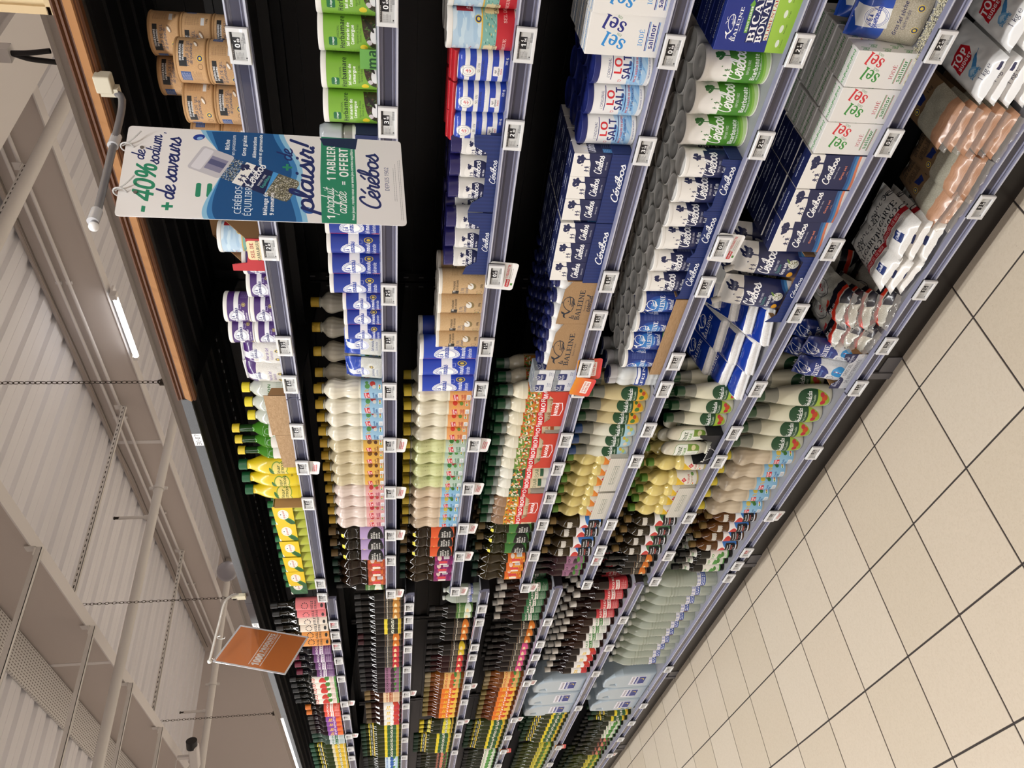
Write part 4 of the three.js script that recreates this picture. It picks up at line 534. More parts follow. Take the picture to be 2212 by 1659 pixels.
const sheet = tex(1536, 1024, (x) => cells.forEach(([bg, c, k], i) => {
  const ox = (i % 8) * 192, oy = Math.floor(i / 8) * 256; x.save(); x.beginPath(); x.rect(ox, oy, 192, 256); x.clip(); fillR(x, bg, ox, oy, 192, 256); const o = ox + 96;
  if (k === 0) { for (let j = 0; j < 10; j++) { const a = j * 0.63; ell(x, o + Math.cos(a) * 26, oy + 80 + Math.sin(a) * 26, 5, 5, c); } txt(x, 'HUILE', o, oy + 140, 30, c); txt(x, 'VIERGE', o, oy + 172, 26, c); ell(x, o, oy + 225, 20, 12, c); }
  if (k === 1) { txt(x, 'VINAIGRE', o, oy + 60, 40, c); fillR(x, c, o - 60, oy + 96, 120, 50); txt(x, 'MAILLE', o, oy + 122, 30, bg); lines(x, o - 60, oy + 170, 120, 6, 12, c, 3); }
  if (k === 2) { txt(x, 'BIO', o, oy + 40, 44, c); ell(x, o, oy + 130, 40, 34, c); ell(x, o + 30, oy + 170, 26, 22, '#4f8a3a'); lines(x, o - 60, oy + 200, 120, 4, 12, c, 3); fillR(x, '#5a9a4a', ox, oy + 236, 192, 20); }
  if (k === 3) { for (let j = 0; j < 7; j++) ell(x, o - 30 + (j % 3) * 18, oy + 50 + j * 9, 9, 9, '#e9c02e'); txt(x, "d'OR", o + 20, oy + 130, 34, '#fff'); ell(x, o - 20, oy + 210, 70, 50, c); ell(x, o + 50, oy + 190, 40, 40, '#d6482e'); }
  if (k === 4) { ell(x, o, oy + 130, 88, 80, c); txt(x, 'PUGET', o, oy + 128, 54, '#f6f2e2', { rot: -0.12, stroke: '#28401c', lw: 6 }); fillR(x, '#c9a32c', ox, oy + 226, 192, 30); ell(x, o + 50, oy + 60, 20, 14, '#4a6a2a'); }
  if (k === 5) { x.strokeStyle = '#8a6a3a'; x.lineWidth = 4; x.strokeRect(ox + 10, oy + 14, 172, 228); txt(x, 'Balsamique', o, oy + 50, 30, '#e6dcc4', { font: 'serif' }); ell(x, o, oy + 180, 70, 52, c); ell(x, o - 20, oy + 170, 34, 22, '#f0d6a0'); lines(x, o - 60, oy + 80, 120, 4, 12, '#b9a37a', 3); }
  if (k === 6) { fillR(x, '#3a55a8', ox, oy + 120, 192, 136); for (let j = 0; j < 8; j++) for (let q = 0; q < 3; q++) ell(x, ox + 12 + j * 24, oy + 20 + q * 30, 7, 7, '#3a55a8'); txt(x, 'VINAIGRE', o, oy + 160, 38, '#fff'); txt(x, 'BLANC', o, oy + 210, 44, '#fff'); fillR(x, '#5a2f3a', ox, oy + 110, 70, 146); txt(x, '8°', ox + 36, oy + 170, 44, '#fff'); }
  x.restore();
}));
const sheetM = printed(sheet, 0.42);
// shapes: slim, square-shouldered, neck-tag
const SLIM = [[0.026, 0], [0.0285, 0.003], [0.0285, 0.135], [0.0265, 0.15], [0.017, 0.168], [0.0125, 0.18], [0.0122, 0.225]], SQUAT = [[0.028, 0], [0.0305, 0.003], [0.0305, 0.115], [0.028, 0.128], [0.017, 0.145], [0.0135, 0.155], [0.0132, 0.185]];
function far(key, shape, glass, c, cap, o = {}) {
  const h = shape[shape.length - 1][1], s = o.s ?? 1, P = shape.map(([r, y]) => [r * (o.w ?? 1) * s, y * s]);
  bottle(key, P, o.m ?? glassy(glass, 0.06), { n: 22, seg: 20, label: sheetM, cell: c, l0: (o.l0 ?? 0.02) * s, l1: (o.l1 ?? 0.105) * s, cap: [(o.cr ?? 0.0145) * s, (h - 0.012) * s, (h + 0.018) * s], capM: mat(cap, 0.4), sz: o.sz ?? 1,
    extra: o.tag ? (g, S) => { const n = band(S, (h - 0.06) * s, (h - 0.03) * s, 0.0012, 2, 16); cell(frontU(n), o.tag, 8, 4); part(g, 'neck_tag', n, sheetM); } : null });
}
far('far_pink', SLIM, '#17150f', 0, '#1a1917', { sz: 0.7, l1: 0.14 }); far('far_white', SLIM, '#17150f', 1, '#1a1917', { sz: 0.7, l1: 0.14 }); far('far_amber', SLIM, '#2a1d0c', 2, '#7a5a2a', { sz: 0.7, l1: 0.14 });
far('far_violet', SQUAT, '#141217', 3, '#6a1f34'); far('far_stripe', SLIM, '#141512', 4, '#161616', { w: 0.9, l1: 0.15 }); far('far_red', SQUAT, '#1c1210', 5, '#d8752a'); far('far_plum', SQUAT, '#1d1016', 6, '#2a2620'); far('far_grey', SQUAT, '#3f4f46', 7, '#173a2a'); far('far_pale', SLIM, '#2e3a1c', 8, '#1c4a30', { tag: 10, s: 0.95 });
far('far_gold', SLIM, '#141210', 9, '#181614', { s: 0.88 }); far('far_lemon', SLIM, '#161410', 10, '#181614', { s: 0.88 }); far('far_brown', SLIM, '#141110', 11, '#3a1218', { s: 0.88 }); far('far_black', SLIM, '#141214', 12, '#1a181a', { s: 0.9 }); far('far_mauve', SLIM, '#191316', 13, '#1a1a1a', { s: 0.9 }); far('far_cream', SQUAT, '#3a1d0e', 14, '#7a6238'); far('far_cross', SQUAT, '#2a1510', 15, '#5a4a30'); far('far_yellow', SLIM, '#2d3315', 16, '#143a24', { tag: 10 }); far('far_blue', SLIM, '#20241a', 17, '#15181a');
far('far_leaf', SLIM, '#161410', 18, '#1a1917', { s: 0.85 }); far('far_sun', SLIM, '#16120e', 19, '#1a1614', { s: 0.85 }); far('far_cherry', SLIM, '#2a0e0e', 20, '#1a1614', { s: 0.85 }); far('far_honey', SQUAT, '#6a3a12', 21, '#8a7a5a'); far('far_peach', SQUAT, '#5a2c0e', 22, '#7a6a3a', { l1: 0.11 }); far('far_tag', SLIM, '#1f2410', 23, '#d8c22a', { tag: 23, s: 0.88 }); far('far_olive', SLIM, '#232414', 24, '#1a1a16', { s: 0.88 });
far('far_meadow', SLIM, '#2a1a14', 27, '#d8d4cc', { s: 0.92 }); far('far_rose', SLIM, '#18100e', 30, '#1a1614', { s: 0.92 }); far('far_garden', SLIM, '#1f2416', 28, '#15181a', { s: 0.92 }); far('far_moss', SLIM, '#343a14', 29, '#1a2a1a', { s: 0.95 });
far('far_scarlet', SLIM, '#1f100c', 25, '#d8d4cc', { s: 1 }); far('far_paper', SLIM, '#2a150c', 26, '#d8d4cc', { s: 1 }); far('far_berry', SLIM, '#1a0f0e', 15, '#d8d4cc', { s: 1 });
far('far_wine', SLIM, '#2a1218', 13, '#15120f', { s: 0.88 }); far('far_ink', SLIM, '#15130f', 11, '#15120f', { s: 0.86 }); far('far_get', SLIM, '#1c1a14', 28, '#15181a', { s: 0.95, tag: 26 });
// ribbed clear bottle of white vinegar
bottle('clear_bottle', [[0.036, 0], [0.04, 0.005], [0.04, 0.05], [0.0375, 0.055], [0.0385, 0.075], [0.04, 0.095], [0.0385, 0.16], [0.04, 0.2], [0.034, 0.235], [0.021, 0.265], [0.013, 0.28], [0.0128, 0.292]], new THREE.MeshPhysicalMaterial({ color: 0xdfe5d8, roughness: 0.04, transmission: 0.58, thickness: 0, ior: 1.4 }), { n: 110, mod: (t, y) => y > 0.1 && y < 0.2 ? 1 + 0.028 * Math.cos(y * 420) : y < 0.05 ? 1 + 0.03 * Math.cos(t * 10) : 1, label: sheetM, cell: 31, l0: 0.056, l1: 0.096, cap: [0.0155, 0.288, 0.306], capM: mat('#cfd2cc', 0.4) });
{ // jug with a handle
  const g = G0(), jm = mat('#aebcc6', 0.3, { clearcoat: 0.4 }), s = new THREE.Shape(); [[-0.085, 0], [0.085, 0], [0.088, 0.19], [0.075, 0.235], [0.03, 0.28], [-0.02, 0.285], [-0.07, 0.275], [-0.088, 0.2]].forEach((p, i) => i ? s.lineTo(...p) : s.moveTo(...p)); const hole = new THREE.Path(); [[-0.068, 0.2], [-0.062, 0.252], [-0.03, 0.258], [-0.018, 0.21]].forEach((p, i) => i ? hole.lineTo(...p) : hole.moveTo(...p)); s.holes.push(hole);
  part(g, 'body', new THREE.ExtrudeGeometry(s, { depth: 0.1, bevelEnabled: true, bevelSize: 0.012, bevelThickness: 0.014, bevelSegments: 3, curveSegments: 6 }).translate(0, 0.012, -0.05).scale(0.92, 0.93, 1), jm);
  part(g, 'cap', cyl(0.021, 0.026, 0.012, 0.29, 0, 18), mat('#c9d0d4', 0.4));
  const t = tex(256, 256, (x) => { fillR(x, '#e6e6ee', 0, 0, 256, 256); fillR(x, '#2f3a84', 20, 90, 216, 166); txt(x, 'VINAIGRE', 128, 46, 44, '#5a3a4a'); txt(x, 'MÉNAGER', 128, 130, 44, '#fff'); ell(x, 150, 200, 36, 36, '#e6c84a'); ell(x, 135, 192, 34, 34, '#2f3a84'); });
  part(g, 'label', flat(0.115, 0.085).translate(0.01, 0.095, 0.0648), printed(t, 0.5)); PROTO.jug = g;
}
// top-shelf lemon bottles
bottle('lemon_clear', [[0.027, 0], [0.0295, 0.004], [0.0295, 0.07], [0.0285, 0.085], [0.022, 0.1], [0.0125, 0.11], [0.012, 0.118]], plastic('#c9cdc2', 0.15), { label: printed(tex(384, 256, (x, w, h) => { fillR(x, '#cdd1c6', 0, 0, w, h); txt(x, 'CITRON', 192, 70, 44, '#4f7a4c'); txt(x, 'VERT', 192, 115, 40, '#4f7a4c'); lines(x, 60, 150, 260, 7, 14, '#6a7a5a', 3); }), 0.3), l0: 0.01, l1: 0.075, cap: [0.0145, 0.114, 0.136], capM: mat('#e6d22e', 0.45), ribs: 1 });
bottle('lemon_green', [[0.026, 0], [0.0285, 0.004], [0.0285, 0.085], [0.0265, 0.1], [0.018, 0.117], [0.0115, 0.13], [0.011, 0.172]], glassy('#3f7a22', 0.08), { label: printed(tex(384, 256, (x, w, h) => { fillR(x, '#e8e2da', 0, 0, w, h); txt(x, 'BIO', 120, 60, 50, '#3c8a3e'); ell(x, 200, 150, 46, 40, '#e9b03a'); ell(x, 250, 170, 40, 36, '#f0c84a'); ell(x, 230, 110, 40, 14, '#4f8a3a', -0.5); lines(x, 30, 200, 320, 4, 12, '#777', 3); }), 0.4), l0: 0.02, l1: 0.08, cap: [0.0135, 0.168, 0.19], capM: mat('#dcc22e', 0.45), ribs: 1, extra: (g) => part(g, 'neck', turn([[0.0118, 0.13], [0.0114, 0.168]], 18), glassy('#1f3f1a', 0.05)) });
bottle('lemon_yellow', [[0.029, 0], [0.033, 0.006], [0.034, 0.05], [0.0335, 0.1], [0.029, 0.128], [0.02, 0.15], [0.0155, 0.162], [0.0155, 0.172]], plastic('#e3c81e', 0.35), { label: printed(tex(512, 320, (x, w, h) => { fillR(x, '#e3c81e', 0, 0, w, h); for (let i = 0; i < 4; i++) ell(x, 210 + (i % 2) * 90, 110 + Math.floor(i / 2) * 70, 70, 60, '#7a9a2e'); for (let i = 0; i < 4; i++) ell(x, 212 + (i % 2) * 88, 112 + Math.floor(i / 2) * 68, 58, 50, '#e9d476'); ell(x, 250, 50, 60, 18, '#2f6a2e', -0.4); txt(x, 'Fleur', 256, 130, 56, '#3a4a16', { italic: true }); txt(x, 'de CITRON', 256, 180, 44, '#3a4a16'); txt(x, '99', 380, 270, 36, '#5a5a16'); }), 0.4), l0: 0.02, l1: 0.105, cap: [0.0175, 0.17, 0.196], capM: mat('#1a5a34', 0.4), ribs: 1 });
{ // pair of pale lemon bottles under a folded card
  const mk = (key, card, body, ov, cap) => { const g = G0(); for (const x of [-0.027, 0.027]) { const b = part(g, 'bottle', turn(smooth([[0, 0.0], [0.022, 0.002], [0.026, 0.03], [0.026, 0.07], [0.018, 0.1], [0.0105, 0.11], [0.0105, 0.118]], 18), 18), plastic(body, 0.2), [x, 0, 0]); part(b, 'cap', cyl(0.0125, 0.02, 0, 0.124, 0, 14), mat(cap, 0.4)); }
    const t = tex(512, 384, (x, w, h) => { fillR(x, card, 0, 0, w, h); poly(x, [[0, 0], [150, 0], [0, 60]], '#f2efe6'); ell(x, 90, 300, 150, 60, '#2f7a36', -0.7); ell(x, 60, 320, 120, 44, '#1f5a2a', -0.7); ell(x, 290, 190, 140, 104, '#f3f0e8'); ring(x, 290, 190, 96, '#c9b04a', 5); txt(x, 'siracuse', 290, 195, 58, ov, { italic: true, rot: -0.06 }); ell(x, 290, 140, 16, 12, '#2f3a1c'); ell(x, 270, 245, 5, 5, '#444'); ell(x, 310, 245, 5, 5, '#444'); });
    const s = part(g, 'card_sleeve', merge([extrude([[-0.056, 0.048], [0.056, 0.048], [0.056, 0.116], [-0.056, 0.112]], 0.002).translate(0, 0, 0.03)]), printed(t, 0.45)); const a = s.geometry.attributes, n = a.position.count; for (let i = 0; i < n; i++) a.uv.setXY(i, (a.position.getX(i) + 0.056) / 0.112, (a.position.getY(i) - 0.048) / 0.068);
    part(g, 'sleeve_top', boxTo(-0.056, 0.056, 0.1115, 0.1125, -0.02, 0.029), mat('#efe9da', 0.6)); PROTO[key] = g; };
  mk('lemon_pack', '#e8c51c', '#bcc24a', '#b3402c', '#1f6a3a'); mk('lime_pack', '#1f5a34', '#8fa63e', '#b3402c', '#1f6a3a');
}
{ // pepper grinder in a dark tray
  const g = G0(); part(g, 'body', turn(smooth([[0.019, 0], [0.021, 0.004], [0.021, 0.07], [0.017, 0.08]], 10), 24), mat('#8b8a84', 0.1, { clearcoat: 1 })); part(g, 'label', band([[0.021, 0], [0.021, 0.08]], 0.006, 0.06, 0.0007, 2, 24), printed(tex(512, 256, (x, w, h) => cerebos(x, 0, 0, w, h, { ss: 0.12, sx: 0.36 })), 0.4)); part(g, 'grinder_head', turn([[0.0, 0.08], [0.022, 0.08], [0.0235, 0.084], [0.0235, 0.118], [0.019, 0.128], [0, 0.129]], 28, (t) => 1 + 0.02 * Math.cos(t * 16)), mat('#b5bcc0', 0.08, { clearcoat: 1 })); PROTO.grinder = g;
}
// table salt shakers
bottle('flip_shaker', [[0.026, 0], [0.0285, 0.004], [0.0285, 0.05], [0.0265, 0.06], [0.028, 0.078], [0.0265, 0.088], [0.024, 0.09]], plastic('#e6e4e0', 0.35), { label: printed(tex(512, 256, (x, w, h) => { fillR(x, '#e6e4e0', 0, 0, w, h); x.save(); x.beginPath(); x.ellipse(256, 160, 110, 130, 0, 0, 7); x.clip(); fillR(x, '#f4f2ee', 0, 0, w, h); fillR(x, NAVY, 0, 118, w, 200); tree(x, 310, 110, 60, NAVY); kid(x, 216, 116, 46, NAVY); kid(x, 250, 116, 46, NAVY, -1); script(x, 'Cérébos', 176, 180, 60, '#fff', { lw: 0.2 }); txt(x, 'Sel fin', 256, 210, 24, '#fff'); x.restore(); }), 0.35), l0: 0.026, l1: 0.086, cap: [0.0265, 0.088, 0.112], capM: mat('#221f5c', 0.25, { clearcoat: 0.6 }), seg: 28 });
bottle('spout_shaker', [[0.025, 0], [0.0275, 0.004], [0.0275, 0.06], [0.0265, 0.068], [0.0275, 0.076], [0.0265, 0.09], [0.0215, 0.1]], plastic('#ecebe8', 0.35), { label: printed(tex(384, 192, (x, w, h) => { fillR(x, '#ecebe8', 0, 0, w, h); ell(x, 192, 110, 120, 76, '#1d4aa6'); fillR(x, '#1d4aa6', 72, 120, 240, 80); txt(x, 'BALEINE', 192, 120, 52, '#fff', { font: 'serif' }); }), 0.35), l0: 0.006, l1: 0.058, cap: [0.022, 0.099, 0.108], capM: mat('#20265c', 0.3), extra: (g) => part(g, 'flip_spout', merge([new THREE.SphereGeometry(0.013, 14, 8).scale(1, 0.8, 1.2).translate(0, 0.111, 0.006), box(0.014, 0.006, 0.02, 0, 0.117, -0.004)]), mat('#1b2152', 0.3)) });
bottle('grain_bottle', [[0.025, 0], [0.028, 0.004], [0.027, 0.012], [0.028, 0.02], [0.027, 0.028], [0.028, 0.036], [0.0275, 0.06], [0.0245, 0.075], [0.028, 0.092], [0.0265, 0.11], [0.02, 0.122], [0.0195, 0.13]], mat('#d3d6d4', 0.4, { clearcoat: 0.8, clearcoatRoughness: 0.06 }), { n: 34, label: printed(tex(384, 160, (x, w, h) => { fillR(x, '#1b3f94', 0, 0, w, h); txt(x, 'BALEINE', 170, 100, 54, '#fff', { font: 'serif' }); rrect(x, 150, 12, 100, 40, 6, '#eee'); }), 0.4), lk: 1, l0: 0.038, l1: 0.07, cap: [0.0215, 0.128, 0.15], capM: mat('#c9c9cc', 0.35), extra: (g) => part(g, 'cap_disc', cyl(0.0205, 0.005, 0, 0.1525, 0, 20), mat('#1d2150', 0.3)) });
{ // small jar cartons
  const t = tex(512, 512, (x, w, h) => { fillR(x, '#dfe0e2', 0, 0, w, h); fillR(x, '#8d9296', 0, 0, w, 120); rrect(x, 40, 90, 300, 220, 40, '#1f2c66'); baleine(x, 170, 200, 170, '#fff'); txt(x, 'SEL DE MER', 330, 390, 34, '#2b3a74'); txt(x, 'DE TABLE', 330, 430, 34, '#2b3a74'); lines(x, 220, 460, 200, 3, 14, '#2b3a74', 4); });
  cartonOf('jar_carton', 0.048, 0.062, 0.05, t, [[0, 0, 1, 1], [0, 0, 1, 1], [0, 0.8, 1, 1], [0, 0.8, 1, 1], [0, 0, 1, 1], [0, 0, 1, 1]]);
}
{ // upside-down squeeze bottle
  const t = tex(512, 384, (x, w, h) => { fillR(x, '#d8d2bc', 0, 0, w, h); x.save(); x.beginPath(); x.roundRect(130, 30, 250, 330, 60); x.clip(); fillR(x, '#eef0e6', 0, 0, w, h); fillR(x, '#7a9a3a', 280, 200, 120, 180); txt(x, 'HEINZ', 250, 100, 64, '#33502a'); txt(x, 'CAESAR', 240, 165, 50, '#5f9a3a'); lines(x, 160, 210, 110, 8, 16, '#666', 3); ell(x, 330, 280, 40, 30, '#e2d8a8'); x.restore(); x.strokeStyle = '#5f8f3a'; x.lineWidth = 6; x.beginPath(); x.roundRect(130, 30, 250, 330, 60); x.stroke(); });
  bottle('upside_squeeze', [[0.022, 0.02], [0.026, 0.03], [0.031, 0.06], [0.0335, 0.1], [0.032, 0.14], [0.026, 0.165], [0.014, 0.176], [0, 0.178]], plastic('#d8d2bc', 0.3), { label: printed(t, 0.4), l0: 0.045, l1: 0.145, sz: 0.62, cap: [0.023, 0, 0.022], capM: mat('#ddd9c8', 0.4) });
}
// bags ------------------------------------------------------------------------------
function bagOf(key, w, h, t, tx, seed, o = {}) { const g = G0(); part(g, 'bag', pillow(w, h, t, seed, o), printed(tx, o.rough ?? 0.32, { clearcoat: 0.7, clearcoatRoughness: 0.12 })); if (o.fin !== false) { const f = []; for (let i = 0; i < 9; i++) f.push(box(w * 0.108, h * 0.03, 0.0012, (i - 4) * w * 0.105, h * 0.985, PN.noise(i, seed, 1) * 0.006)); part(g, 'seal_fin', merge(f), o.finM ?? mat('#d8d8d6', 0.25, { clearcoat: 0.8 })); }
  if (o.front) { const n = 26, m = 4, P = new THREE.PlaneGeometry(w * 0.96, h * 0.1, n, m), q = P.attributes.position; for (let i = 0; i < q.count; i++) { const x = q.getX(i), v = 0.5 - q.getY(i) / (h * 0.1); q.setXYZ(i, x + PN.noise(x * 90, seed, v * 2) * 0.004 * v, -v * h * 0.085 + PN.noise(x * 60, v, seed) * 0.005 * v, PN.noise(x * 70, v * 2, seed + 2) * 0.006 * v - 0.008 * v); } P.computeVertexNormals(); part(g, 'film_end', P, o.finM); } PROTO[key] = g; }
const filmM = new THREE.MeshPhysicalMaterial({ color: 0xf2ece4, roughness: 0.1, transmission: 0.82, thickness: 0, specularIntensity: 1 });
const saltGrain = (x, ox, oy, w, h, base, cols) => { fillR(x, base, ox, oy, w, h); for (let i = 0; i < w * h / 26; i++) { x.fillStyle = cols[i % cols.length]; x.fillRect(ox + rnd() * w, oy + rnd() * h, 2 + rnd() * 3, 2 + rnd() * 3); } };
const violetBag = tex(512, 512, (x, w, h) => { saltGrain(x, 0, 0, w, h, '#d9d5cd', ['#e6e3dc', '#cbc6bc', '#f0eee8']); fillR(x, '#4a2470', 0, 40, w, 120); fillR(x, '#d8d6d8', 0, 0, w, 44); fillR(x, '#efedf0', 150, 40, 130, 200); guer(x, 250, 190, 90, '#31356e'); txt(x, 'Fleur de Sel', 256, 320, 48, '#5a2f86', { italic: true }); txt(x, 'Guérande', 256, 370, 44, '#5a2f86', { bold: false }); seal(x, 350, 440, 34); seal(x, 170, 440, 34); });
bagOf('violet_bag', 0.088, 0.12, 0.04, violetBag, 3, { low: 0 }); 
const blueBag = tex(512, 512, (x, w, h) => { saltGrain(x, 0, 0, w, h, '#cfd0c8', ['#dcdcd4', '#c2c3bb', '#e6e6df']); fillR(x, '#2349b2', 0, 0, w, 210); fillR(x, '#eceef2', 170, 0, 120, 260); guer(x, 260, 230, 96, '#2746a6'); txt(x, 'Sel moulu', 256, 370, 48, '#2a3f7a', { italic: true }); txt(x, 'Guérande', 256, 420, 42, '#2a3f7a', { bold: false }); seal(x, 400, 350, 30); });
bagOf('blue_bag', 0.088, 0.11, 0.038, blueBag, 6, { low: 0, finM: mat('#2349b2', 0.2, { clearcoat: 0.8 }) });
const stripeBag = tex(512, 768, (x, w, h) => { fillR(x, '#eeece8', 0, 0, w, h); for (let i = 0; i < 5; i++) fillR(x, '#1b3fae', 0, 60 + i * 148, w, 84); for (let i = 0; i < 300; i++) { x.fillStyle = '#dedbd6'; if (i % 2) x.fillRect(0, i * 3, w, 1); } for (let i = 0; i < 5; i++) fillR(x, '#1b3fae', 0, 60 + i * 148, w, 84); ell(x, 220, 190, 104, 104, '#f3f1ee'); ring(x, 220, 190, 98, '#333', 4); ring(x, 220, 190, 66, '#333', 3); txt(x, 'COOPÉRATIVE DE SEL', 220, 122, 22, '#222', { bold: false }); emblem(x, 220, 192, 84, '#d2323a'); txt(x, 'SEL FIN', 280, 330, 46, '#222', { bold: false }); txt(x, '100% NATUREL', 280, 382, 40, '#222', { bold: false }); txt(x, 'RÉCOLTÉ À LA MAIN', 270, 455, 36, '#fff', { font: 'serif', bold: false }); rrect(x, 150, 520, 170, 120, 10, '#f4f0ee'); txt(x, 'Agri', 230, 550, 34, '#333'); txt(x, 'éthique', 230, 590, 34, '#333'); txt(x, 'France', 235, 624, 30, '#c9303a'); txt(x, '250 g', 400, 690, 44, '#fff'); });
bagOf('stripe_bag', 0.067, 0.117, 0.05, stripeBag, 9, { low: 0, seal: 0.02, pw: 6, wrinkle: 0.25, fin: false, rough: 0.6 });
part(PROTO.stripe_bag, 'red_fold', merge([cyl(0.009, 0.064, 0, 0, 0, 14).rotateZ(Math.PI / 2).scale(1, 0.8, 1.5).translate(0, 0.113, 0.004), cyl(0.006, 0.062, 0, 0, 0, 12).rotateZ(Math.PI / 2).scale(1, 0.7, 1.6).translate(0, 0.121, -0.003)]), mat('#b3202a', 0.3));
const gueB = tex(512, 640, (x, w, h) => { saltGrain(x, 0, 0, w, h, '#b3ab98', ['#c9c2b0', '#9a927e', '#d6d0c0', '#a69d88']); fillR(x, '#2450b4', 0, 0, w, 300); poly(x, [[120, 60], [330, 0], [360, 300], [150, 320]], '#eef0f2'); guer(x, 250, 200, 110, '#2746a6'); txt(x, 'Gros Sel sèche', 270, 400, 50, '#2a2f5a', { italic: true }); txt(x, 'Guérande', 270, 450, 46, '#2a2f5a', { bold: false }); seal(x, 400, 540, 34); seal(x, 180, 560, 34); });
bagOf('coarse_window_bag', 0.105, 0.15, 0.05, gueB, 12, { low: 0, finM: mat('#2450b4', 0.2, { clearcoat: 0.8 }) });
// bags that lie flat: front end at +z after turning; the printed face is on top
const topT = tex(512, 768, (x, w, h) => { fillR(x, '#efeeec', 0, 0, w, h); poly(x, [[110, 250], [330, 215], [385, 330], [300, 450], [90, 430]], '#c9202c'); txt(x, 'TOP', 225, 310, 120, '#fff', { rot: -0.08 }); txt(x, 'BUDGET', 235, 390, 56, '#fff', { rot: -0.08 }); ell(x, 300, 505, 100, 26, '#4a8ac0', -0.5); ell(x, 220, 550, 64, 46, '#7fb3dc', 0.3); ell(x, 220, 556, 44, 30, '#b9d6ec', 0.3); x.strokeStyle = '#3a78b0'; x.lineWidth = 6; x.beginPath(); x.moveTo(430, 440); x.lineTo(320, 500); x.stroke(); for (let i = 0; i < 120; i++) ell(x, 150 + rnd() * 150, 560 + rnd() * 50, 5, 3, '#4a9ad4'); txt(x, '1 kg ℮', 300, 672, 72, '#2b2b46', { bold: false }); fillR(x, '#24244a', 370, 735, 90, 20); });
bagOf('white_bag', 0.112, 0.185, 0.05, topT, 15, { seal: 0.03, low: 0.03, pw: 5, wrinkle: 1.1, fin: false });
const peachT = tex(512, 768, (x, w, h) => { saltGrain(x, 0, 0, w, h, '#a9a492', ['#b9b4a2', '#97917f', '#c6c2b2']); fillR(x, '#7a6046', 0, 0, w, 400); txt(x, 'ITINÉRAIRE', 250, 60, 60, '#1a1a1a'); txt(x, 'DES RÉGIONS', 250, 115, 56, '#1a1a1a'); txt(x, 'GROS SEL', 240, 190, 64, '#1a1a1a', { bold: false }); script(x, 'de Guérande', 100, 245, 52, '#1a1a1a', { lw: 0.12 }); poly(x, [[180, 270], [330, 300], [300, 370], [200, 340]], '#1d2c66'); seal(x, 130, 350, 34); txt(x, '1 kg', 400, 340, 46, '#1a1a1a'); fillR(x, '#bd8f70', 0, 640, w, 130); grain(x, w, 130, 0, ['#fff']); for (let i = 0; i < 90; i++) { x.fillStyle = i % 2 ? '#c69a7c' : '#b38466'; x.fillRect(rnd() * w, 640 + rnd() * 128, 30 + rnd() * 60, 3); } });
bagOf('peach_bag', 0.118, 0.2, 0.042, peachT, 18, { seal: 0.03, low: 0.03, pw: 5, wrinkle: 1.0, front: 1, finM: filmM });
const algT = tex(512, 768, (x, w, h) => { saltGrain(x, 0, 0, w, h, '#e6e2dc', ['#efece7', '#dcd8d0']); txt(x, 'SEL', 180, 250, 92, '#24262e', { font: 'serif' }); txt(x, 'ALGARVE', 250, 340, 96, '#24262e', { font: 'serif' }); x.strokeStyle = '#24262e'; x.lineWidth = 10; for (let i = 0; i < 22; i++) { x.beginPath(); x.arc(20 + (i * 137) % 480, i % 2 ? 150 + (i * 31) % 60 : 412 + (i * 17) % 40, 16 + (i % 4) * 4, i, i + 4.2); x.stroke(); } fillR(x, '#b3202c', 0, 462, w, 62); txt(x, 'GROS SEL DE MER', 256, 494, 46, '#f0dcd8', { bold: false }); lines(x, 30, 542, 450, 3, 13, '#2a2f55', 4); x.save(); x.translate(250, 650); x.rotate(-0.1); fillR(x, '#22346e', -56, -56, 112, 112); script(x, 'Cérébos', -48, 12, 40, '#fff', { lw: 0.2 }); x.restore(); });
bagOf('scroll_bag', 0.125, 0.2, 0.055, algT, 21, { seal: 0.04, low: 0.03, wrinkle: 1.5 });
const coopT = tex(512, 640, (x, w, h) => { saltGrain(x, 0, 0, w, h, '#b9b6aa', ['#c9c6ba', '#a5a296', '#d8d5cb']); fillR(x, '#1b1a24', 0, 0, w, 60); poly(x, [[0, 470], [w, 430], [w, 500], [0, 540]], '#1b1a24'); poly(x, [[0, 545], [w, 500], [w, 545], [0, 590]], '#d63a24'); poly(x, [[0, 420], [200, 405], [200, 440], [0, 455]], '#d63a24'); poly(x, [[300, 570], [w, 560], [w, 640], [340, 640]], '#23222c'); ell(x, 250, 240, 130, 130, '#d8d5cf'); ring(x, 250, 240, 122, '#26252c', 8); ring(x, 250, 240, 84, '#26252c', 4); emblem(x, 250, 242, 110, '#c9303a'); txt(x, 'COOPÉRATIVE', 250, 146, 28, '#26252c'); txt(x, 'GROS SEL', 140, 520, 46, '#eee'); });
bagOf('coop_bag', 0.12, 0.19, 0.045, coopT, 24, { seal: 0.05, low: 0.04, wrinkle: 2.2, front: 1, finM: filmM });
const sachT = tex(512, 640, (x, w, h) => { saltGrain(x, 0, 0, w, h, '#e9e8e6', ['#f4f3f2', '#dcdbd9']); fillR(x, '#16389a', 24, 150, 464, 462); txt(x, '90', 150, 90, 80, '#e6e6ee'); script(x, 'Sel de mer', 200, 110, 50, '#b3323c', { lw: 0.16 }); baleine(x, 256, 400, 270, '#fff', '#8fb8ea'); });
{ const g = G0(); part(g, 'bag', lumpy(0.118, 0.043, 0.15, [[0, 0, .04, .3], [0, 0, .04, .3], [0, 0, 1, 1], [0, 0, 1, 1], [0, 0, 1, .04], [0, 0, 1, .04]], 5), printed(sachT, 0.25, { clearcoat: 0.8, clearcoatRoughness: 0.1 })); PROTO.sachet = g;
  part(g, 'seal_fin', boxTo(-0.055, 0.055, 0.018, 0.0205, 0.074, 0.084), mat('#d9d8d8', 0.25, { clearcoat: 0.8 })); }
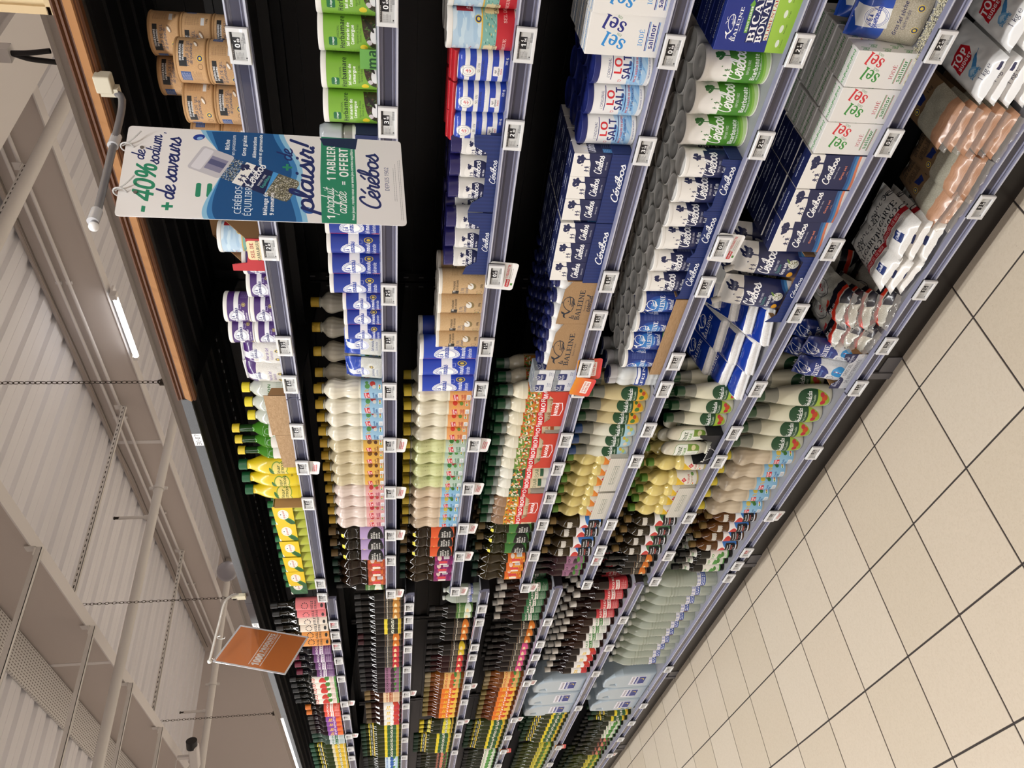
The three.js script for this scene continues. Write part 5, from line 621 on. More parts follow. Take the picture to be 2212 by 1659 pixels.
const grosT = tex(512, 640, (x, w, h) => { saltGrain(x, 0, 0, w, h, '#dfe0e2', ['#eceded', '#d2d3d6']); fillR(x, '#16307f', 0, 0, w, 260); ell(x, 256, 250, 190, 130, '#16307f'); baleine(x, 256, 220, 280, '#fff', '#8fb8ea'); ell(x, 330, 500, 130, 90, '#4aa0dc'); for (let i = 0; i < 5; i++) fillR(x, i % 2 ? '#fff' : '#c9303a', 320, 440 + i * 22, 22, 22); ell(x, 380, 560, 50, 16, '#5a9a4a'); ring(x, 160, 430, 40, '#4a5a7a', 6); });
bagOf('whale_bag', 0.125, 0.19, 0.06, grosT, 27, { low: 0, seal: 0.06, wrinkle: 1.1, finM: mat('#16307f', 0.15, { clearcoat: 0.9 }) });
{ // stand-up pouch with a spout
  const t = tex(512, 768, (x, w, h) => { cerebos(x, 0, 0, w, h, { cut: 0.33, sub2: 'Équilibre' }); txt(x, 'Équilibre', 200, 500, 44, '#3f9a8a', { bold: false }); txt(x, 'Gros sels', 210, 556, 54, '#fff'); ell(x, 310, 640, 74, 60, '#e6e4d8'); for (let i = 0; i < 90; i++) ell(x, 250 + rnd() * 120, 595 + rnd() * 90, 6, 4, ['#5a4a2a', '#f6f4ea', '#8a8a5a'][i % 3]); ell(x, 350, 575, 44, 12, '#6a8a3a', -0.6); ell(x, 110, 650, 60, 30, '#e3a02c'); x.save(); x.beginPath(); x.rect(0, 0, w, h); x.clip(); waves(x, 300, 212, 690, ['#2c5a92', '#4a8fc8', '#e6e8ea'], 34, 26); x.restore(); });
  const g = G0(); part(g, 'pouch', pillow(0.1, 0.185, 0.055, 31, { low: 0, seal: 0.05, wrinkle: 0.4 }), printed(t, 0.4, { clearcoat: 0.4, clearcoatRoughness: 0.2 })); const s = part(g, 'spout', merge([cyl(0.009, 0.02, 0, 0, 0, 14).rotateZ(0.6).translate(-0.046, 0.187, 0), cyl(0.006, 0.015, 0, 0, 0, 12).rotateZ(0.6).translate(-0.038, 0.176, 0)]), mat('#d8d4cc', 0.4)); PROTO.pouch = g;
}
// trays -------------------------------------------------------------------------------
function trayGeo(w, d, hf, hb, prof) { // floor, back, sides, shaped front lip
  const f = prof ?? [[-w / 2, 0], [w / 2, 0], [w / 2, hf], [-w / 2, hf]];
  const front = extrude(f, 0.0022), side = (x) => extrude([[-d, 0], [0, 0], [0, hf * 0.98], [-d, hb]], 0.002).rotateY(-Math.PI / 2).translate(x, 0, 0);
  return [front, merge([boxTo(-w / 2, w / 2, 0, 0.0014, -d, 0), side(-w / 2 + 0.001), side(w / 2 - 0.001), boxTo(-w / 2, w / 2, 0, hb, -d - 0.001, -d + 0.001)])];
}
function tray(name, label, category, x, y, z, w, d, hf, hb, t, inner, prof) {
  const g = top(name, label, category), [f, rest] = trayGeo(w, d, hf, hb, prof); const a = f.attributes, ys = prof ? Math.max(...prof.map((p) => p[1])) : hf;
  for (let i = 0; i < a.position.count; i++) a.uv.setXY(i, a.position.getX(i) / w + 0.5, a.position.getY(i) / ys);
  part(g, 'front_lip', f, printed(t, 0.55)); part(g, 'tray_body', rest, inner); g.position.set(x, y, z); return g;
}
// ---------------------------------------------------------------- goods on the shelves
const ORD = ['first', 'second', 'third', 'fourth', 'fifth', 'sixth', 'seventh', 'eighth', 'ninth', 'tenth', 'eleventh', 'twelfth', 'thirteenth', 'fourteenth', 'fifteenth', 'sixteenth', 'seventeenth', 'eighteenth', 'nineteenth', 'twentieth', 'last'];
const SN7 = ['top shelf', 'second shelf', 'third shelf', 'fourth shelf', 'fifth shelf', 'sixth shelf', 'bottom shelf'], SN6 = ['top shelf', 'second shelf', 'third shelf', 'fourth shelf', 'fifth shelf', 'bottom shelf'];
function place(key, name, label, category, group, x, y, z, ry = 0, rx = 0, rz = 0) {
  const o = PROTO[key].clone(); o.name = numbered(name); o.position.set(x, y, z); o.rotation.set(rx, ry, rz); scene.add(o); return tag(o, label, category, group);
}
// a run of the same article along a shelf, with rows behind it
function run(key, name, desc, category, u, s, xs, o = {}) {
  const y = SHELF[u][s] + 0.0002 + (o.dy ?? 0), sn = (u < 2 ? SN7 : SN6)[s], rows = o.rows ?? 1, dz = o.dz ?? 0.066, zf = o.z ?? -0.06;
  for (let r = 0; r < rows; r++) xs.forEach((x, i) => {
    const jx = r ? jit(0.003) : 0, skip = r && o.skip && rnd() < o.skip;
    if (skip) return;
    const lab = `${desc}${xs.length > 1 ? ', ' + ORD[i] + ' from canopied end' : ''}${rows > 1 ? (r ? ', ' + ORD[r] + ' row back' : ', front row') : ''}, ${sn}`;
    place(key, name, lab, category, `${desc} on the ${sn}`, x + jx, y, zf - r * dz + (r ? jit(0.002) : jit(0.0025)), (o.ry ?? 0) + jit(o.jr ?? 0.18));
  });
}
const Y = (u, s) => SHELF[u][s] + 0.0002;
const dr = (n, w, h, f) => tex(w, h, f);
// --- unit with the canopy: top shelf
const kl = (a) => `kraft fleur de sel tub, ${a}`;
[[1.458, 0, -0.07, 'bottom of the second stack', 2.6], [1.458, 1, -0.07, 'top of the second stack', -2.7], [1.372, 0, -0.068, 'bottom of the third stack', 0.1], [1.372, 1, -0.068, 'top of the third stack', -0.3], [1.287, 0, -0.07, 'bottom of the stack half behind the banner', 2.4], [1.287, 1, -0.07, 'top of the stack half behind the banner', 2.1], [1.468, 0, -0.155, 'bottom of the tall stack by the header box', 0.2], [1.468, 1, -0.155, 'middle of the tall stack by the header box', -0.4], [1.468, 2, -0.155, 'top of the tall stack by the header box', -0.2], [1.382, 0, -0.153, 'bottom of the tall rear stack', 0.3], [1.382, 1, -0.153, 'middle of the tall rear stack', 0.9], [1.382, 2, -0.153, 'top of the tall rear stack', 0.2]].forEach(([x, k, z, w, r]) => place('kraft_tub', 'salt_tub', kl(w), 'salt tub', 'kraft tubs stacked on the top shelf', x, Y(0, 0) + k * 0.0607, z, r + 2.0));
{ const t = dr(0, 256, 256, (x, w, h) => { fillR(x, '#b92a30', 0, 0, w, h); rrect(x, 90, 120, 150, 110, 20, '#e6d6a8'); txt(x, 'SEL DE', 165, 155, 34, '#a3232b', { font: 'serif' }); txt(x, 'CAMARGUE', 165, 195, 28, '#33302a', { font: 'serif' }); });
  tray('display_box', 'opened brown and red display box of sea salt behind banner edge', 'display box', 1.008, Y(0, 0), -0.022, 0.098, 0.13, 0.045, 0.15, t, kraftIn, [[-0.049, 0], [0.049, 0], [0.049, 0.045], [0.0, 0.045], [-0.024, 0.05], [-0.03, 0.085], [-0.049, 0.085]]);
  place('camargue_canister', 'salt_canister', 'sky blue salt canister inside the opened red display box', 'salt canister', null, 1.012, Y(0, 0) + 0.0016, -0.085, 0.3).scale.set(0.95, 0.85, 0.95); }
const vt = (a) => `violet and white fleur de sel tub ${a}`;
[[0.958, 0, -0.07, 'beside the red display box'], [0.882, 0, -0.07, 'second after the red display box'], [0.802, 0, -0.062, 'under another tub beside the stack end', 0], [0.802, 1, -0.062, 'raised highest, on the middle stack'], [0.72, 0, -0.066, 'bottom of the stack beside the violet bags'], [0.72, 1, -0.066, 'top of the stack beside the violet bags']].forEach(([x, k, z, w]) => place('violet_tub', 'salt_tub', vt(w), 'salt tub', 'violet tubs on the top shelf', x, Y(0, 0) + k * 0.0662, z, jit(0.3)));
place('violet_bag', 'salt_bag', 'violet topped salt bag leaning next to violet tubs', 'salt bag', 'violet bags on the top shelf', 0.632, Y(0, 0), -0.06, 0.15, -0.12); place('violet_bag', 'salt_bag', 'violet topped salt bag beside the lemon juice bottles', 'salt bag', 'violet bags on the top shelf', 0.553, Y(0, 0), -0.056, -0.1, -0.1);
// second shelf
run('herb_canister', 'salt_canister', 'bright green herb salt canister', 'salt canister', 0, 1, [1.61, 1.537, 1.457, 1.381], { z: -0.068, jr: 0.12, ry: 0.4 });
single('shelf_card', boxTo(-0.02, 0.02, 0, 0.04, -0.0006, 0.0006), printed(dr(0, 128, 128, (x) => { fillR(x, '#6fae52', 0, 0, 128, 128); txt(x, 'ma', 64, 76, 84, '#1d4a2a'); }), 0.5), 'pale green card lettered ma among the herb canisters', 'card', [1.503, Y(0, 1), -0.026]);
{ const t = dr(0, 256, 128, (x, w, h) => { fillR(x, '#1d2a5c', 0, 0, w, h); script(x, 'Cérébos', 60, 90, 56, '#fff', { lw: 0.2 }); }); tray('shelf_tray', 'dark blue tray of grinders beside green canisters', 'tray', 1.24, Y(0, 1), -0.02, 0.2, 0.16, 0.055, 0.055, t, mat('#2a3358', 0.8)); [1.318, 1.268, 1.218, 1.168].forEach((x, i) => place('grinder', 'salt_grinder', `clear salt grinder in dark blue tray, ${ORD[i]} from green canisters`, 'grinder', 'grinders in the tray', x, Y(0, 1) + 0.0016, -0.055, jit(0.2))); }
run('blue_canister_tall', 'salt_canister', 'tall blue ground salt canister', 'salt canister', 0, 1, [1.092, 1.03, 0.967, 0.904], { z: -0.055 }); run('blue_canister_short', 'salt_canister', 'short blue ground salt canister', 'salt canister', 0, 1, [0.846, 0.789, 0.733], { z: -0.05 });
place('blue_bag', 'salt_bag', 'blue topped salt bag next to short blue canisters', 'salt bag', 'blue bags', 0.668, Y(0, 1), -0.06, 0.2, -0.1); place('blue_bag', 'salt_bag', 'blue topped salt bag beside pale dressing bottles', 'salt bag', 'blue bags', 0.572, Y(0, 1), -0.052, -0.1, -0.12);
[0.69, 0.62, 0.55].forEach((x, i) => place('ripple_blue', 'dressing_bottle', `dim rippled dressing bottle in shade behind the blue bags, ${ORD[i]} from canopied end`, 'dressing bottle', 'bottles behind the blue bags', x, Y(0, 1), -0.2 + i * 0.03, jit(0.3)));
// third shelf
run('camargue_canister', 'salt_canister', 'red and sky blue salt canister', 'salt canister', 0, 2, [1.648, 1.567], { z: -0.056, rows: 2, dz: 0.085, jr: 0.1 });
run('stripe_bag', 'salt_bag', 'striped salt bag with red fold', 'salt bag', 0, 2, [1.497, 1.427, 1.362], { z: -0.05, rows: 2, dz: 0.058, jr: 0.08 });
const navyTray = dr(0, 512, 256, (x, w, h) => { fillR(x, '#1d2f68', 0, 0, w, h); for (let i = 0; i < 40; i++) fillR(x, i % 2 ? '#1f3270' : '#1b2c63', i * 13, 0, 7, h); script(x, 'Cérébos', 165, 190, 92, '#fff', { lw: 0.19 }); });
const navySmall = dr(0, 512, 256, (x, w, h) => { fillR(x, '#1d2f68', 0, 0, w, h); for (let i = 0; i < 40; i++) fillR(x, i % 2 ? '#1f3270' : '#1b2c63', i * 13, 0, 7, h); script(x, 'Cérébos', 200, 215, 52, '#fff', { lw: 0.19 }); });
const navyIn = mat('#27366a', 0.85), cut = (w, a, b) => [[-w / 2, 0], [w / 2, 0], [w / 2, b], [w * 0.36, b * 0.96], [w * 0.28, a], [-w * 0.28, a], [-w * 0.38, b * 0.9], [-w / 2, b]];
[[1.256, 0.2, [1.32, 1.262, 1.204], 'first'], [1.059, 0.188, [1.118, 1.06, 1.001], 'second']].forEach(([x, w, xs, n]) => {
  tray('shelf_tray', `navy wave cut tray of salt shakers, ${n} from striped bags`, 'tray', x, Y(0, 2), -0.014, w, 0.2, 0.03, 0.05, navySmall, navyIn, cut(w, 0.034, 0.066));
  for (let r = 0; r < 3; r++) xs.forEach((xx, i) => place('flip_shaker', 'salt_shaker', `white salt shaker with navy cap, ${n} tray, ${ORD[i]} in ${r ? ORD[r] + ' row back' : 'front row'}`, 'salt shaker', 'shakers in navy trays', xx, Y(0, 2) + 0.0016, -0.046 - r * 0.058, jit(0.2)));
});
run('kraft_canister', 'salt_canister', 'kraft fine salt canister', 'salt canister', 0, 2, [0.91, 0.842, 0.774, 0.706], { z: -0.052, rows: 2, dz: 0.07, jr: 0.15 }); run('royal_canister', 'salt_canister', 'tall royal blue salt canister', 'salt canister', 0, 2, [0.648, 0.59, 0.531].map((x, i) => 0.668 - i * 0.071), { z: -0.05, jr: 0.1, rows: 2, dz: 0.075 });
// fourth shelf
run('fine_salt_box', 'salt_box', 'white salt box lettered in blue', 'salt box', 0, 3, [1.668, 1.586], { z: -0.04, rows: 3, dz: 0.058, jr: 0.02, ry: 0.06 });
run('low_salt_canister', 'salt_canister', 'white canister with dark blue lid', 'salt canister', 0, 3, [1.502, 1.43, 1.358], { z: -0.062, rows: 3, dz: 0.075, jr: 0.12, ry: 0.4 });
[[1.231, 0.188, [1.292, 1.231, 1.17], 'first'], [1.041, 0.188, [1.102, 1.041, 0.98], 'second']].forEach(([x, w, xs, n]) => {
  tray('shelf_tray', `navy tray of fine salt boxes, ${n} from the white canisters`, 'tray', x, Y(0, 3), -0.009, w, 0.36, 0.048, 0.05, navyTray, navyIn);
  for (let r = 0; r < 4; r++) xs.forEach((xx, i) => place('fine_navy_box', 'salt_box', `white and navy salt box, ${n} tray, ${ORD[i]} in ${r ? ORD[r] + ' row back' : 'front row'}`, 'salt box', 'fine salt boxes in navy trays', xx, Y(0, 3) + 0.0016, -0.038 - r * 0.052, jit(0.012)));
});
const balT = (w2) => dr(0, 512, 384, (x, w, h) => { fillR(x, '#a5835c', 0, 0, w, h); grain(x, w, h, 2400, ['#9c7a54', '#af8d66', '#a07e57'], 5); baleine(x, 230, 210, 250, '#1d2430', '#1d2430'); if (w2) script(x, 'essentiel', 150, 345, 62, '#1d2430', { lw: 0.18 }); });
[[0.872, 0.153, 'lettered essentiel', 1], [0.702, 0.186, 'beside the white jar cartons', 0]].forEach(([x, w, n, e], k) => {
  tray('display_box', `brown cardboard box with printed whale, ${n}`, 'display box', x, Y(0, 3), -0.012, w, 0.3, 0.088, 0.06, balT(e), kraftIn, [[-w / 2, 0], [w / 2, 0], [w / 2, 0.07], [w * 0.3, 0.088], [-w / 2, 0.094]]);
  const n1 = k ? 3 : 2; for (let r = 0; r < 5; r++) for (let i = 0; i <= n1; i++) place('spout_shaker', 'salt_shaker', `white shaker with navy spout, ${k ? 'second' : 'first'} whale box, ${ORD[i]} in ${r ? ORD[r] + ' row back' : 'front row'}`, 'salt shaker', 'shakers in the whale boxes', x + w / 2 - 0.024 - i * (w - 0.046) / n1 * (1), Y(0, 3) + 0.0016, -0.046 - r * 0.057, jit(0.5)).scale.set(k ? 0.98 : 0.92, 1, 0.98);
});
[[0.578, 0], [0.578, 1], [0.529, 0], [0.529, 1]].forEach(([x, k]) => place('jar_carton', 'salt_jar_pack', `grey and navy jar carton, ${k ? 'upper' : 'lower'}, ${x > 0.55 ? 'next to brown whale box' : 'beside the red trays'}`, 'carton', 'jar cartons', x, Y(0, 3) + k * 0.0632, -0.04, jit(0.03)));
// fifth shelf
{ const x = 1.632; for (let r = 0; r < 3; r++) place('bicarbonate_box', 'bicarbonate_box', `blue and lime bicarbonate box, ${r ? ORD[r] + ' row back' : 'front row'}, fifth shelf`, 'box', 'bicarbonate boxes', x, Y(0, 4), -0.05 - r * 0.064, jit(0.015)); }
run('green_canister', 'salt_canister', 'white and green bicarbonate canister', 'canister', 0, 4, [1.512, 1.436, 1.36], { z: -0.078, rows: 5, dz: 0.078, jr: 0.12, ry: 0.4 });
const lowNavy = (n, x, w, xs, k, d) => { tray('shelf_tray', `low navy tray of salt canisters, ${n} from the green canisters`, 'tray', x, Y(0, 4), -0.014, w, 0.37, 0.034, 0.04, navyTray, navyIn, [[-w / 2, 0], [w / 2, 0], [w / 2, 0.05], [w * 0.4, 0.05], [w * 0.36, 0.036], [-w * 0.4, 0.036], [-w / 2, 0.045]]); for (let r = 0; r < 5; r++) xs.forEach((xx, i) => place(k, 'salt_canister', `navy ${d} canister, ${n} low tray, ${ORD[i]} in ${r ? ORD[r] + ' row back' : 'front row'}`, 'salt canister', 'navy canisters in low trays', xx, Y(0, 4) + 0.0016, -0.054 - r * 0.07, (k === 'navy_canister' ? 0.4 : 0.05) + jit(0.12))); };
lowNavy('first', 1.249, 0.143, [1.285, 1.214], 'navy_canister', 'fine salt'); lowNavy('second', 1.105, 0.143, [1.141, 1.07], 'navy_canister', 'fine salt'); lowNavy('third', 0.961, 0.143, [0.997, 0.926], 'natural_canister', 'natural salt');
tray('shelf_tray', 'long brown cardboard tray of blue whale canisters', 'tray', 0.737, Y(0, 4), -0.012, 0.302, 0.35, 0.04, 0.03, dr(0, 128, 128, (x) => { fillR(x, '#a98760', 0, 0, 128, 128); grain(x, 128, 128, 400, ['#a07e57', '#b18f68'], 5); }), kraftIn);
run('whale_canister', 'salt_canister', 'blue whale canister in brown tray', 'salt canister', 0, 4, [0.85, 0.776, 0.702, 0.628], { z: -0.052, rows: 4, dz: 0.073, jr: 0.5, dy: 0.0016 });
run('grain_bottle', 'salt_bottle', 'clear salt bottle with blue label', 'salt bottle', 0, 4, [0.552, 0.49].map((x) => x + 0.006).map((x, i) => i ? 0.534 : x), { z: -0.05, rows: 3, dz: 0.06, jr: 0.2, ry: 0.4 });
// sixth shelf
place('coarse_window_bag', 'salt_bag', 'blue topped bag of grey coarse salt over spilled grains', 'salt bag', 'coarse window bags', 1.638, Y(0, 5), -0.058, 0.05, -0.25); place('coarse_window_bag', 'salt_bag', 'blue topped coarse salt bag in shade, second row back', 'salt bag', 'coarse window bags', 1.65, Y(0, 5), -0.13, 0.2, -0.2);
{ const l = []; for (let i = 0; i < 900; i++) { const a = rnd(), x = 1.72 - 0.2 * a - rnd() * 0.01; l.push(new THREE.OctahedronGeometry(0.0011 + rnd() * 0.0012).rotateX(rnd() * 3).rotateY(rnd() * 3).translate(x, Y(0, 5) + 0.001 + Math.pow(rnd(), 2) * 0.011 * (1 - a * 0.6), -0.022 + jit(0.014))); } const s = single('spilled_salt', merge(l), mat('#d8d2b8', 0.5), 'coarse salt grains spilled along the sixth shelf rail', 'salt'); s.userData.kind = 'stuff'; }
run('coarse_salt_box', 'salt_box', 'white salt box lettered red and green', 'salt box', 0, 5, [1.546, 1.465, 1.384], { z: -0.045, rows: 4, dz: 0.06, jr: 0.02, ry: 0.03 });
run('coarse_navy_box', 'salt_box', 'navy coarse salt box with orange wave', 'salt box', 0, 5, [1.296, 1.201, 1.106], { z: -0.042, rows: 4, dz: 0.06, jr: 0.02, ry: 0.02 });
{ tray('shelf_tray', 'narrow navy tray of salt pouches on sixth shelf', 'tray', 0.925, Y(0, 5), -0.012, 0.236, 0.2, 0.03, 0.05, navySmall, kraftIn, [[-0.118, 0], [0.118, 0], [0.118, 0.05], [0.1, 0.03], [-0.09, 0.03], [-0.118, 0.055]]); [[0.985, 'beside the orange wave boxes'], [0.868, 'beside the blue sachets']].forEach(([x, n]) => { place('pouch', 'salt_pouch', `blue salt pouch with spout ${n}, front row`, 'pouch', 'spouted pouches', x, Y(0, 5) + 0.0016, -0.058, 0.05, -0.16); place('pouch', 'salt_pouch', `shaded salt pouch with spout ${n}, second row back`, 'pouch', 'spouted pouches', x + 0.01, Y(0, 5) + 0.0016, -0.125, 0.1, -0.16); }); }
[[0.742, 4, 'nearest the pouches', 0.35], [0.615, 3, 'in the middle', 0.2], [0.51, 3, 'beside the dressings', 0.12]].forEach(([x, k, w, ry]) => {
  for (let i = 0; i < k; i++) { const g = place('sachet', 'salt_sachet', `blue whale sachet, ${i === k - 1 ? 'topmost' : ORD[i] + ' from below'} of the pile ${w}`, 'salt sachet', 'blue sachets on the sixth shelf', x + jit(0.006) + i * 0.008, Y(0, 5) + 0.012 + i * 0.041, -0.098 - i * 0.043 + jit(0.004), ry + jit(0.08)); g.rotation.order = 'YXZ'; g.rotation.x = 0.2 + jit(0.04); }
});
{ const g = place('sachet', 'salt_sachet', 'blue whale sachet pushed back above the front pile', 'salt sachet', 'blue sachets on the sixth shelf', 0.79, Y(0, 5) + 0.185, -0.26, 0.5); g.rotation.order = 'YXZ'; g.rotation.x = 0.3; }
// bottom shelf: bags lying with their ends to the aisle
function pile(key, name, desc, cat, grp, x, n, t, o = {}) {
  for (let i = 0; i < n; i++) {
    const g = place(key, name, `${desc}, ${i === n - 1 ? 'topmost' : ORD[i] + ' from below'}${o.w ? ' ' + o.w : ''}`, cat, grp, x + jit(o.jx ?? 0.004), Y(0, 6) + t / 2 + 0.004 + i * t * 0.95, (o.z ?? -0.016) + jit(0.005) - (o.step ?? 0) * i);
    g.scale.z = t / 0.046; g.rotation.order = 'YXZ'; g.rotation.set(-Math.PI / 2 + (o.tilt ?? 0.05) + jit(0.015), (o.ry ?? 0) + jit(o.jr ?? 0.04), 0);
  }
}
pile('white_bag', 'salt_bag', 'plain white budget salt bag', 'salt bag', 'white bags on the bottom shelf', 1.652, 4, 0.035, { w: 'of pile at picture edge', step: 0.004 });
pile('white_bag', 'salt_bag', 'plain white budget salt bag', 'salt bag', 'white bags on the bottom shelf', 1.535, 4, 0.034, { w: 'of the pile by peach bags', step: 0.004 });
pile('peach_bag', 'salt_bag', 'peach ended clear bag of grey salt', 'salt bag', 'peach bags on the bottom shelf', 1.41, 5, 0.033, { w: 'of pile by white bags', step: 0.005 });
pile('peach_bag', 'salt_bag', 'peach ended clear bag of grey salt', 'salt bag', 'peach bags on the bottom shelf', 1.288, 2, 0.034, { w: 'of the middle pile', step: 0.005, ry: 0.05 });
pile('peach_bag', 'salt_bag', 'peach ended clear bag of grey salt', 'salt bag', 'peach bags on the bottom shelf', 1.195, 2, 0.028, { w: 'of pile by scroll bags', step: 0.005, ry: -0.1 });
pile('scroll_bag', 'salt_bag', 'white bag with scrolls and red band', 'salt bag', 'scroll bags on the bottom shelf', 1.09, 3, 0.032, { w: 'of pile by peach bags', step: 0.006, ry: 0.06 });
pile('scroll_bag', 'salt_bag', 'white bag with scrolls and red band', 'salt bag', 'scroll bags on the bottom shelf', 0.968, 3, 0.03, { w: 'of pile by orange striped bags', step: 0.006, ry: -0.08 });
pile('coop_bag', 'salt_bag', 'crumpled black bag with orange stripes', 'salt bag', 'orange striped bags on the bottom shelf', 0.838, 4, 0.04, { w: 'of pile by scroll bags', step: 0.01, ry: 0.25, jr: 0.2, jx: 0.012 });
pile('coop_bag', 'salt_bag', 'crumpled black bag with orange stripes', 'salt bag', 'orange striped bags on the bottom shelf', 0.725, 3, 0.04, { w: 'of pile by whale bags', step: 0.012, ry: -0.2, jr: 0.2, jx: 0.012 });
place('coop_bag', 'salt_bag', 'upright black salt bag with round emblem in deep shade', 'salt bag', 'orange striped bags on the bottom shelf', 0.79, Y(0, 6), -0.27, 0.1, -0.3);
{ const t = dr(0, 512, 192, (x, w, h) => { fillR(x, '#c9cacd', 0, 0, w, h); fillR(x, '#272a50', 0, 0, 120, 120); ell(x, 110, 60, 70, 60, '#272a50'); ell(x, 440, 50, 70, 60, '#272a50'); fillR(x, '#272a50', 440, 0, 80, 110); baleine(x, 440, 70, 80, '#dfe2ee'); baleine(x, 90, 70, 80, '#dfe2ee'); txt(x, 'GROS SEL', 280, 100, 40, '#33363f', { bold: false }); txt(x, 'DE MÉDITERRANÉE', 260, 150, 42, '#33363f', { bold: false }); });
  tray('shelf_tray', 'grey and navy tray lettered gros sel de Méditerranée', 'tray', 0.59, Y(0, 6), -0.016, 0.158, 0.22, 0.052, 0.06, t, kraftIn, [[-0.079, 0], [0.079, 0], [0.079, 0.075], [0.055, 0.07], [0.04, 0.045], [-0.045, 0.045], [-0.06, 0.06], [-0.079, 0.06]]);
  [[0.632, -0.058, 'beside the orange striped bags, front row'], [0.553, -0.05, 'beside the green capped bottles, front row'], [0.635, -0.13, 'by orange striped bags, second row back'], [0.56, -0.125, 'by green capped bottles, second row back']].forEach(([x, z, n]) => place('whale_bag', 'salt_bag', `plump blue and white whale bag ${n}`, 'salt bag', 'whale bags in the grey tray', x, Y(0, 6) + 0.002, z, jit(0.15), -0.22).scale.set(0.62, 0.88, 0.9)); }

// --- unit of dressings
const D = 'dressing_bottle', dc = 'dressing bottle', Vn = 'vinegar_bottle', vc = 'vinegar bottle';
run('lemon_clear', 'lemon_bottle', 'clear lemon juice bottle with yellow cap', 'lemon bottle', 1, 0, [0.481, 0.419, 0.357], { z: -0.062, rows: 1 });
{ const t = dr(0, 128, 128, (x) => { fillR(x, '#ab8a62', 0, 0, 128, 128); grain(x, 128, 128, 420, ['#a28058', '#b5946c'], 5); }); tray('shelf_tray', 'plain brown tray in front of clear lemon bottles', 'tray', 0.41, Y(1, 0), -0.012, 0.184, 0.1, 0.06, 0.03, t, kraftIn, [[-0.092, 0], [0.092, 0], [0.092, 0.07], [-0.092, 0.066]]); tray('shelf_tray', 'plain brown tray in front of green lemon bottles', 'tray', 0.233, Y(1, 0), -0.012, 0.168, 0.1, 0.05, 0.03, t, kraftIn, [[-0.084, 0], [0.084, 0], [0.084, 0.058], [-0.084, 0.05]]); single('card_divider', boxTo(-0.0012, 0.0012, 0, 0.105, -0.1, 0), kraft, 'upright brown card divider beside yellow lemon bottles', 'card', [-0.09, Y(1, 0), -0.012]); }
run('lemon_green', 'lemon_bottle', 'green lemon juice bottle with ribbed yellow cap', 'lemon bottle', 1, 0, [0.294, 0.236, 0.177], { z: -0.062 });
run('lemon_yellow', 'lemon_bottle', 'yellow lemon bottle with green cap', 'lemon bottle', 1, 0, [0.108, 0.036, -0.038], { z: -0.055 });
run('lemon_pack', 'lemon_pack', 'yellow carded pair of lemon bottles', 'lemon pack', 1, 0, [-0.155, -0.272, -0.388, -0.504, -0.62], { z: -0.052, jr: 0.03, rows: 2, dz: 0.065 });
run('lime_pack', 'lemon_pack', 'green carded pair of lime bottles', 'lemon pack', 1, 0, [-0.71], { z: -0.06, jr: 0.03 });
const row2 = [['ripple_blue', 'rippled pale dressing bottle with blue label', [0.478, 0.411, 0.345, 0.279]], ['ripple_mustard', 'rippled tan dressing bottle with yellow label', [0.215, 0.15, 0.086, 0.021]], ['ripple_pink', 'rippled pink dressing bottle with red label', [-0.046, -0.115, -0.183, -0.25]]];
row2.forEach(([k, d, xs]) => run(k, D, d, dc, 1, 1, xs, { z: -0.056, rows: 2, dz: 0.068, jr: 0.12, ry: 0.5 }));
run('flask_lilac', Vn, 'dark vinegar flask with lilac label', vc, 1, 1, [-0.328, -0.41, -0.49].map((x) => x + 0.004), { z: -0.056, jr: 0.1, rows: 2 }); run('waist_brown', Vn, 'waisted dark bottle with rust label', vc, 1, 1, [-0.562, -0.63, -0.698], { z: -0.056, rows: 2 }); run('far_leaf', Vn, 'black vinegar bottle with green label', vc, 1, 1, [-0.747], { z: -0.05 });
[['ripple_orange', 'rippled pale dressing bottle with orange label', [0.466, 0.401, 0.336, 0.271]], ['ripple_green', 'rippled herb dressing bottle with green label', [0.203, 0.137, 0.07, 0.001]], ['ripple_sky', 'rippled beige dressing bottle with sky label', [-0.067, -0.133, -0.2, -0.267]]].forEach(([k, d, xs]) => run(k, D, d, dc, 1, 2, xs, { z: -0.056, rows: 2, dz: 0.068, jr: 0.12, ry: 0.5 }));
run('flask_orange', Vn, 'dark vinegar flask with orange label', vc, 1, 2, [-0.337, -0.408, -0.479], { z: -0.056, jr: 0.1, rows: 2 }); run('waist_purple', Vn, 'waisted dark bottle with purple label', vc, 1, 2, [-0.55, -0.618, -0.687, -0.735].slice(0, 3), { z: -0.056, rows: 2 });
const redT = dr(0, 512, 256, (x, w, h) => { fillR(x, '#c63a24', 0, 0, w, h); x.strokeStyle = '#fff'; x.lineWidth = 8; x.beginPath(); [[170, 90], [260, 70], [350, 90], [350, 190], [260, 210], [170, 190]].forEach((p, i) => i ? x.lineTo(...p) : x.moveTo(...p)); x.closePath(); x.stroke(); txt(x, 'AMORA', 260, 142, 54, '#fff'); });
[[0.424, 0.168, 'first'], [0.206, 0.19, 'second'], [-0.143, 0.19, 'third']].forEach(([x, w, n]) => tray('shelf_tray', `bright red dressing tray, ${n} from the jar cartons`, 'tray', x, Y(1, 3), -0.013, w, 0.2, 0.05, 0.05, redT, mat('#b8b0a4', 0.8), [[-w / 2, 0], [w / 2, 0], [w / 2, 0.075], [w * 0.42, 0.068], [w * 0.3, 0.05], [-w * 0.3, 0.046], [-w * 0.42, 0.066], [-w / 2, 0.07]]));
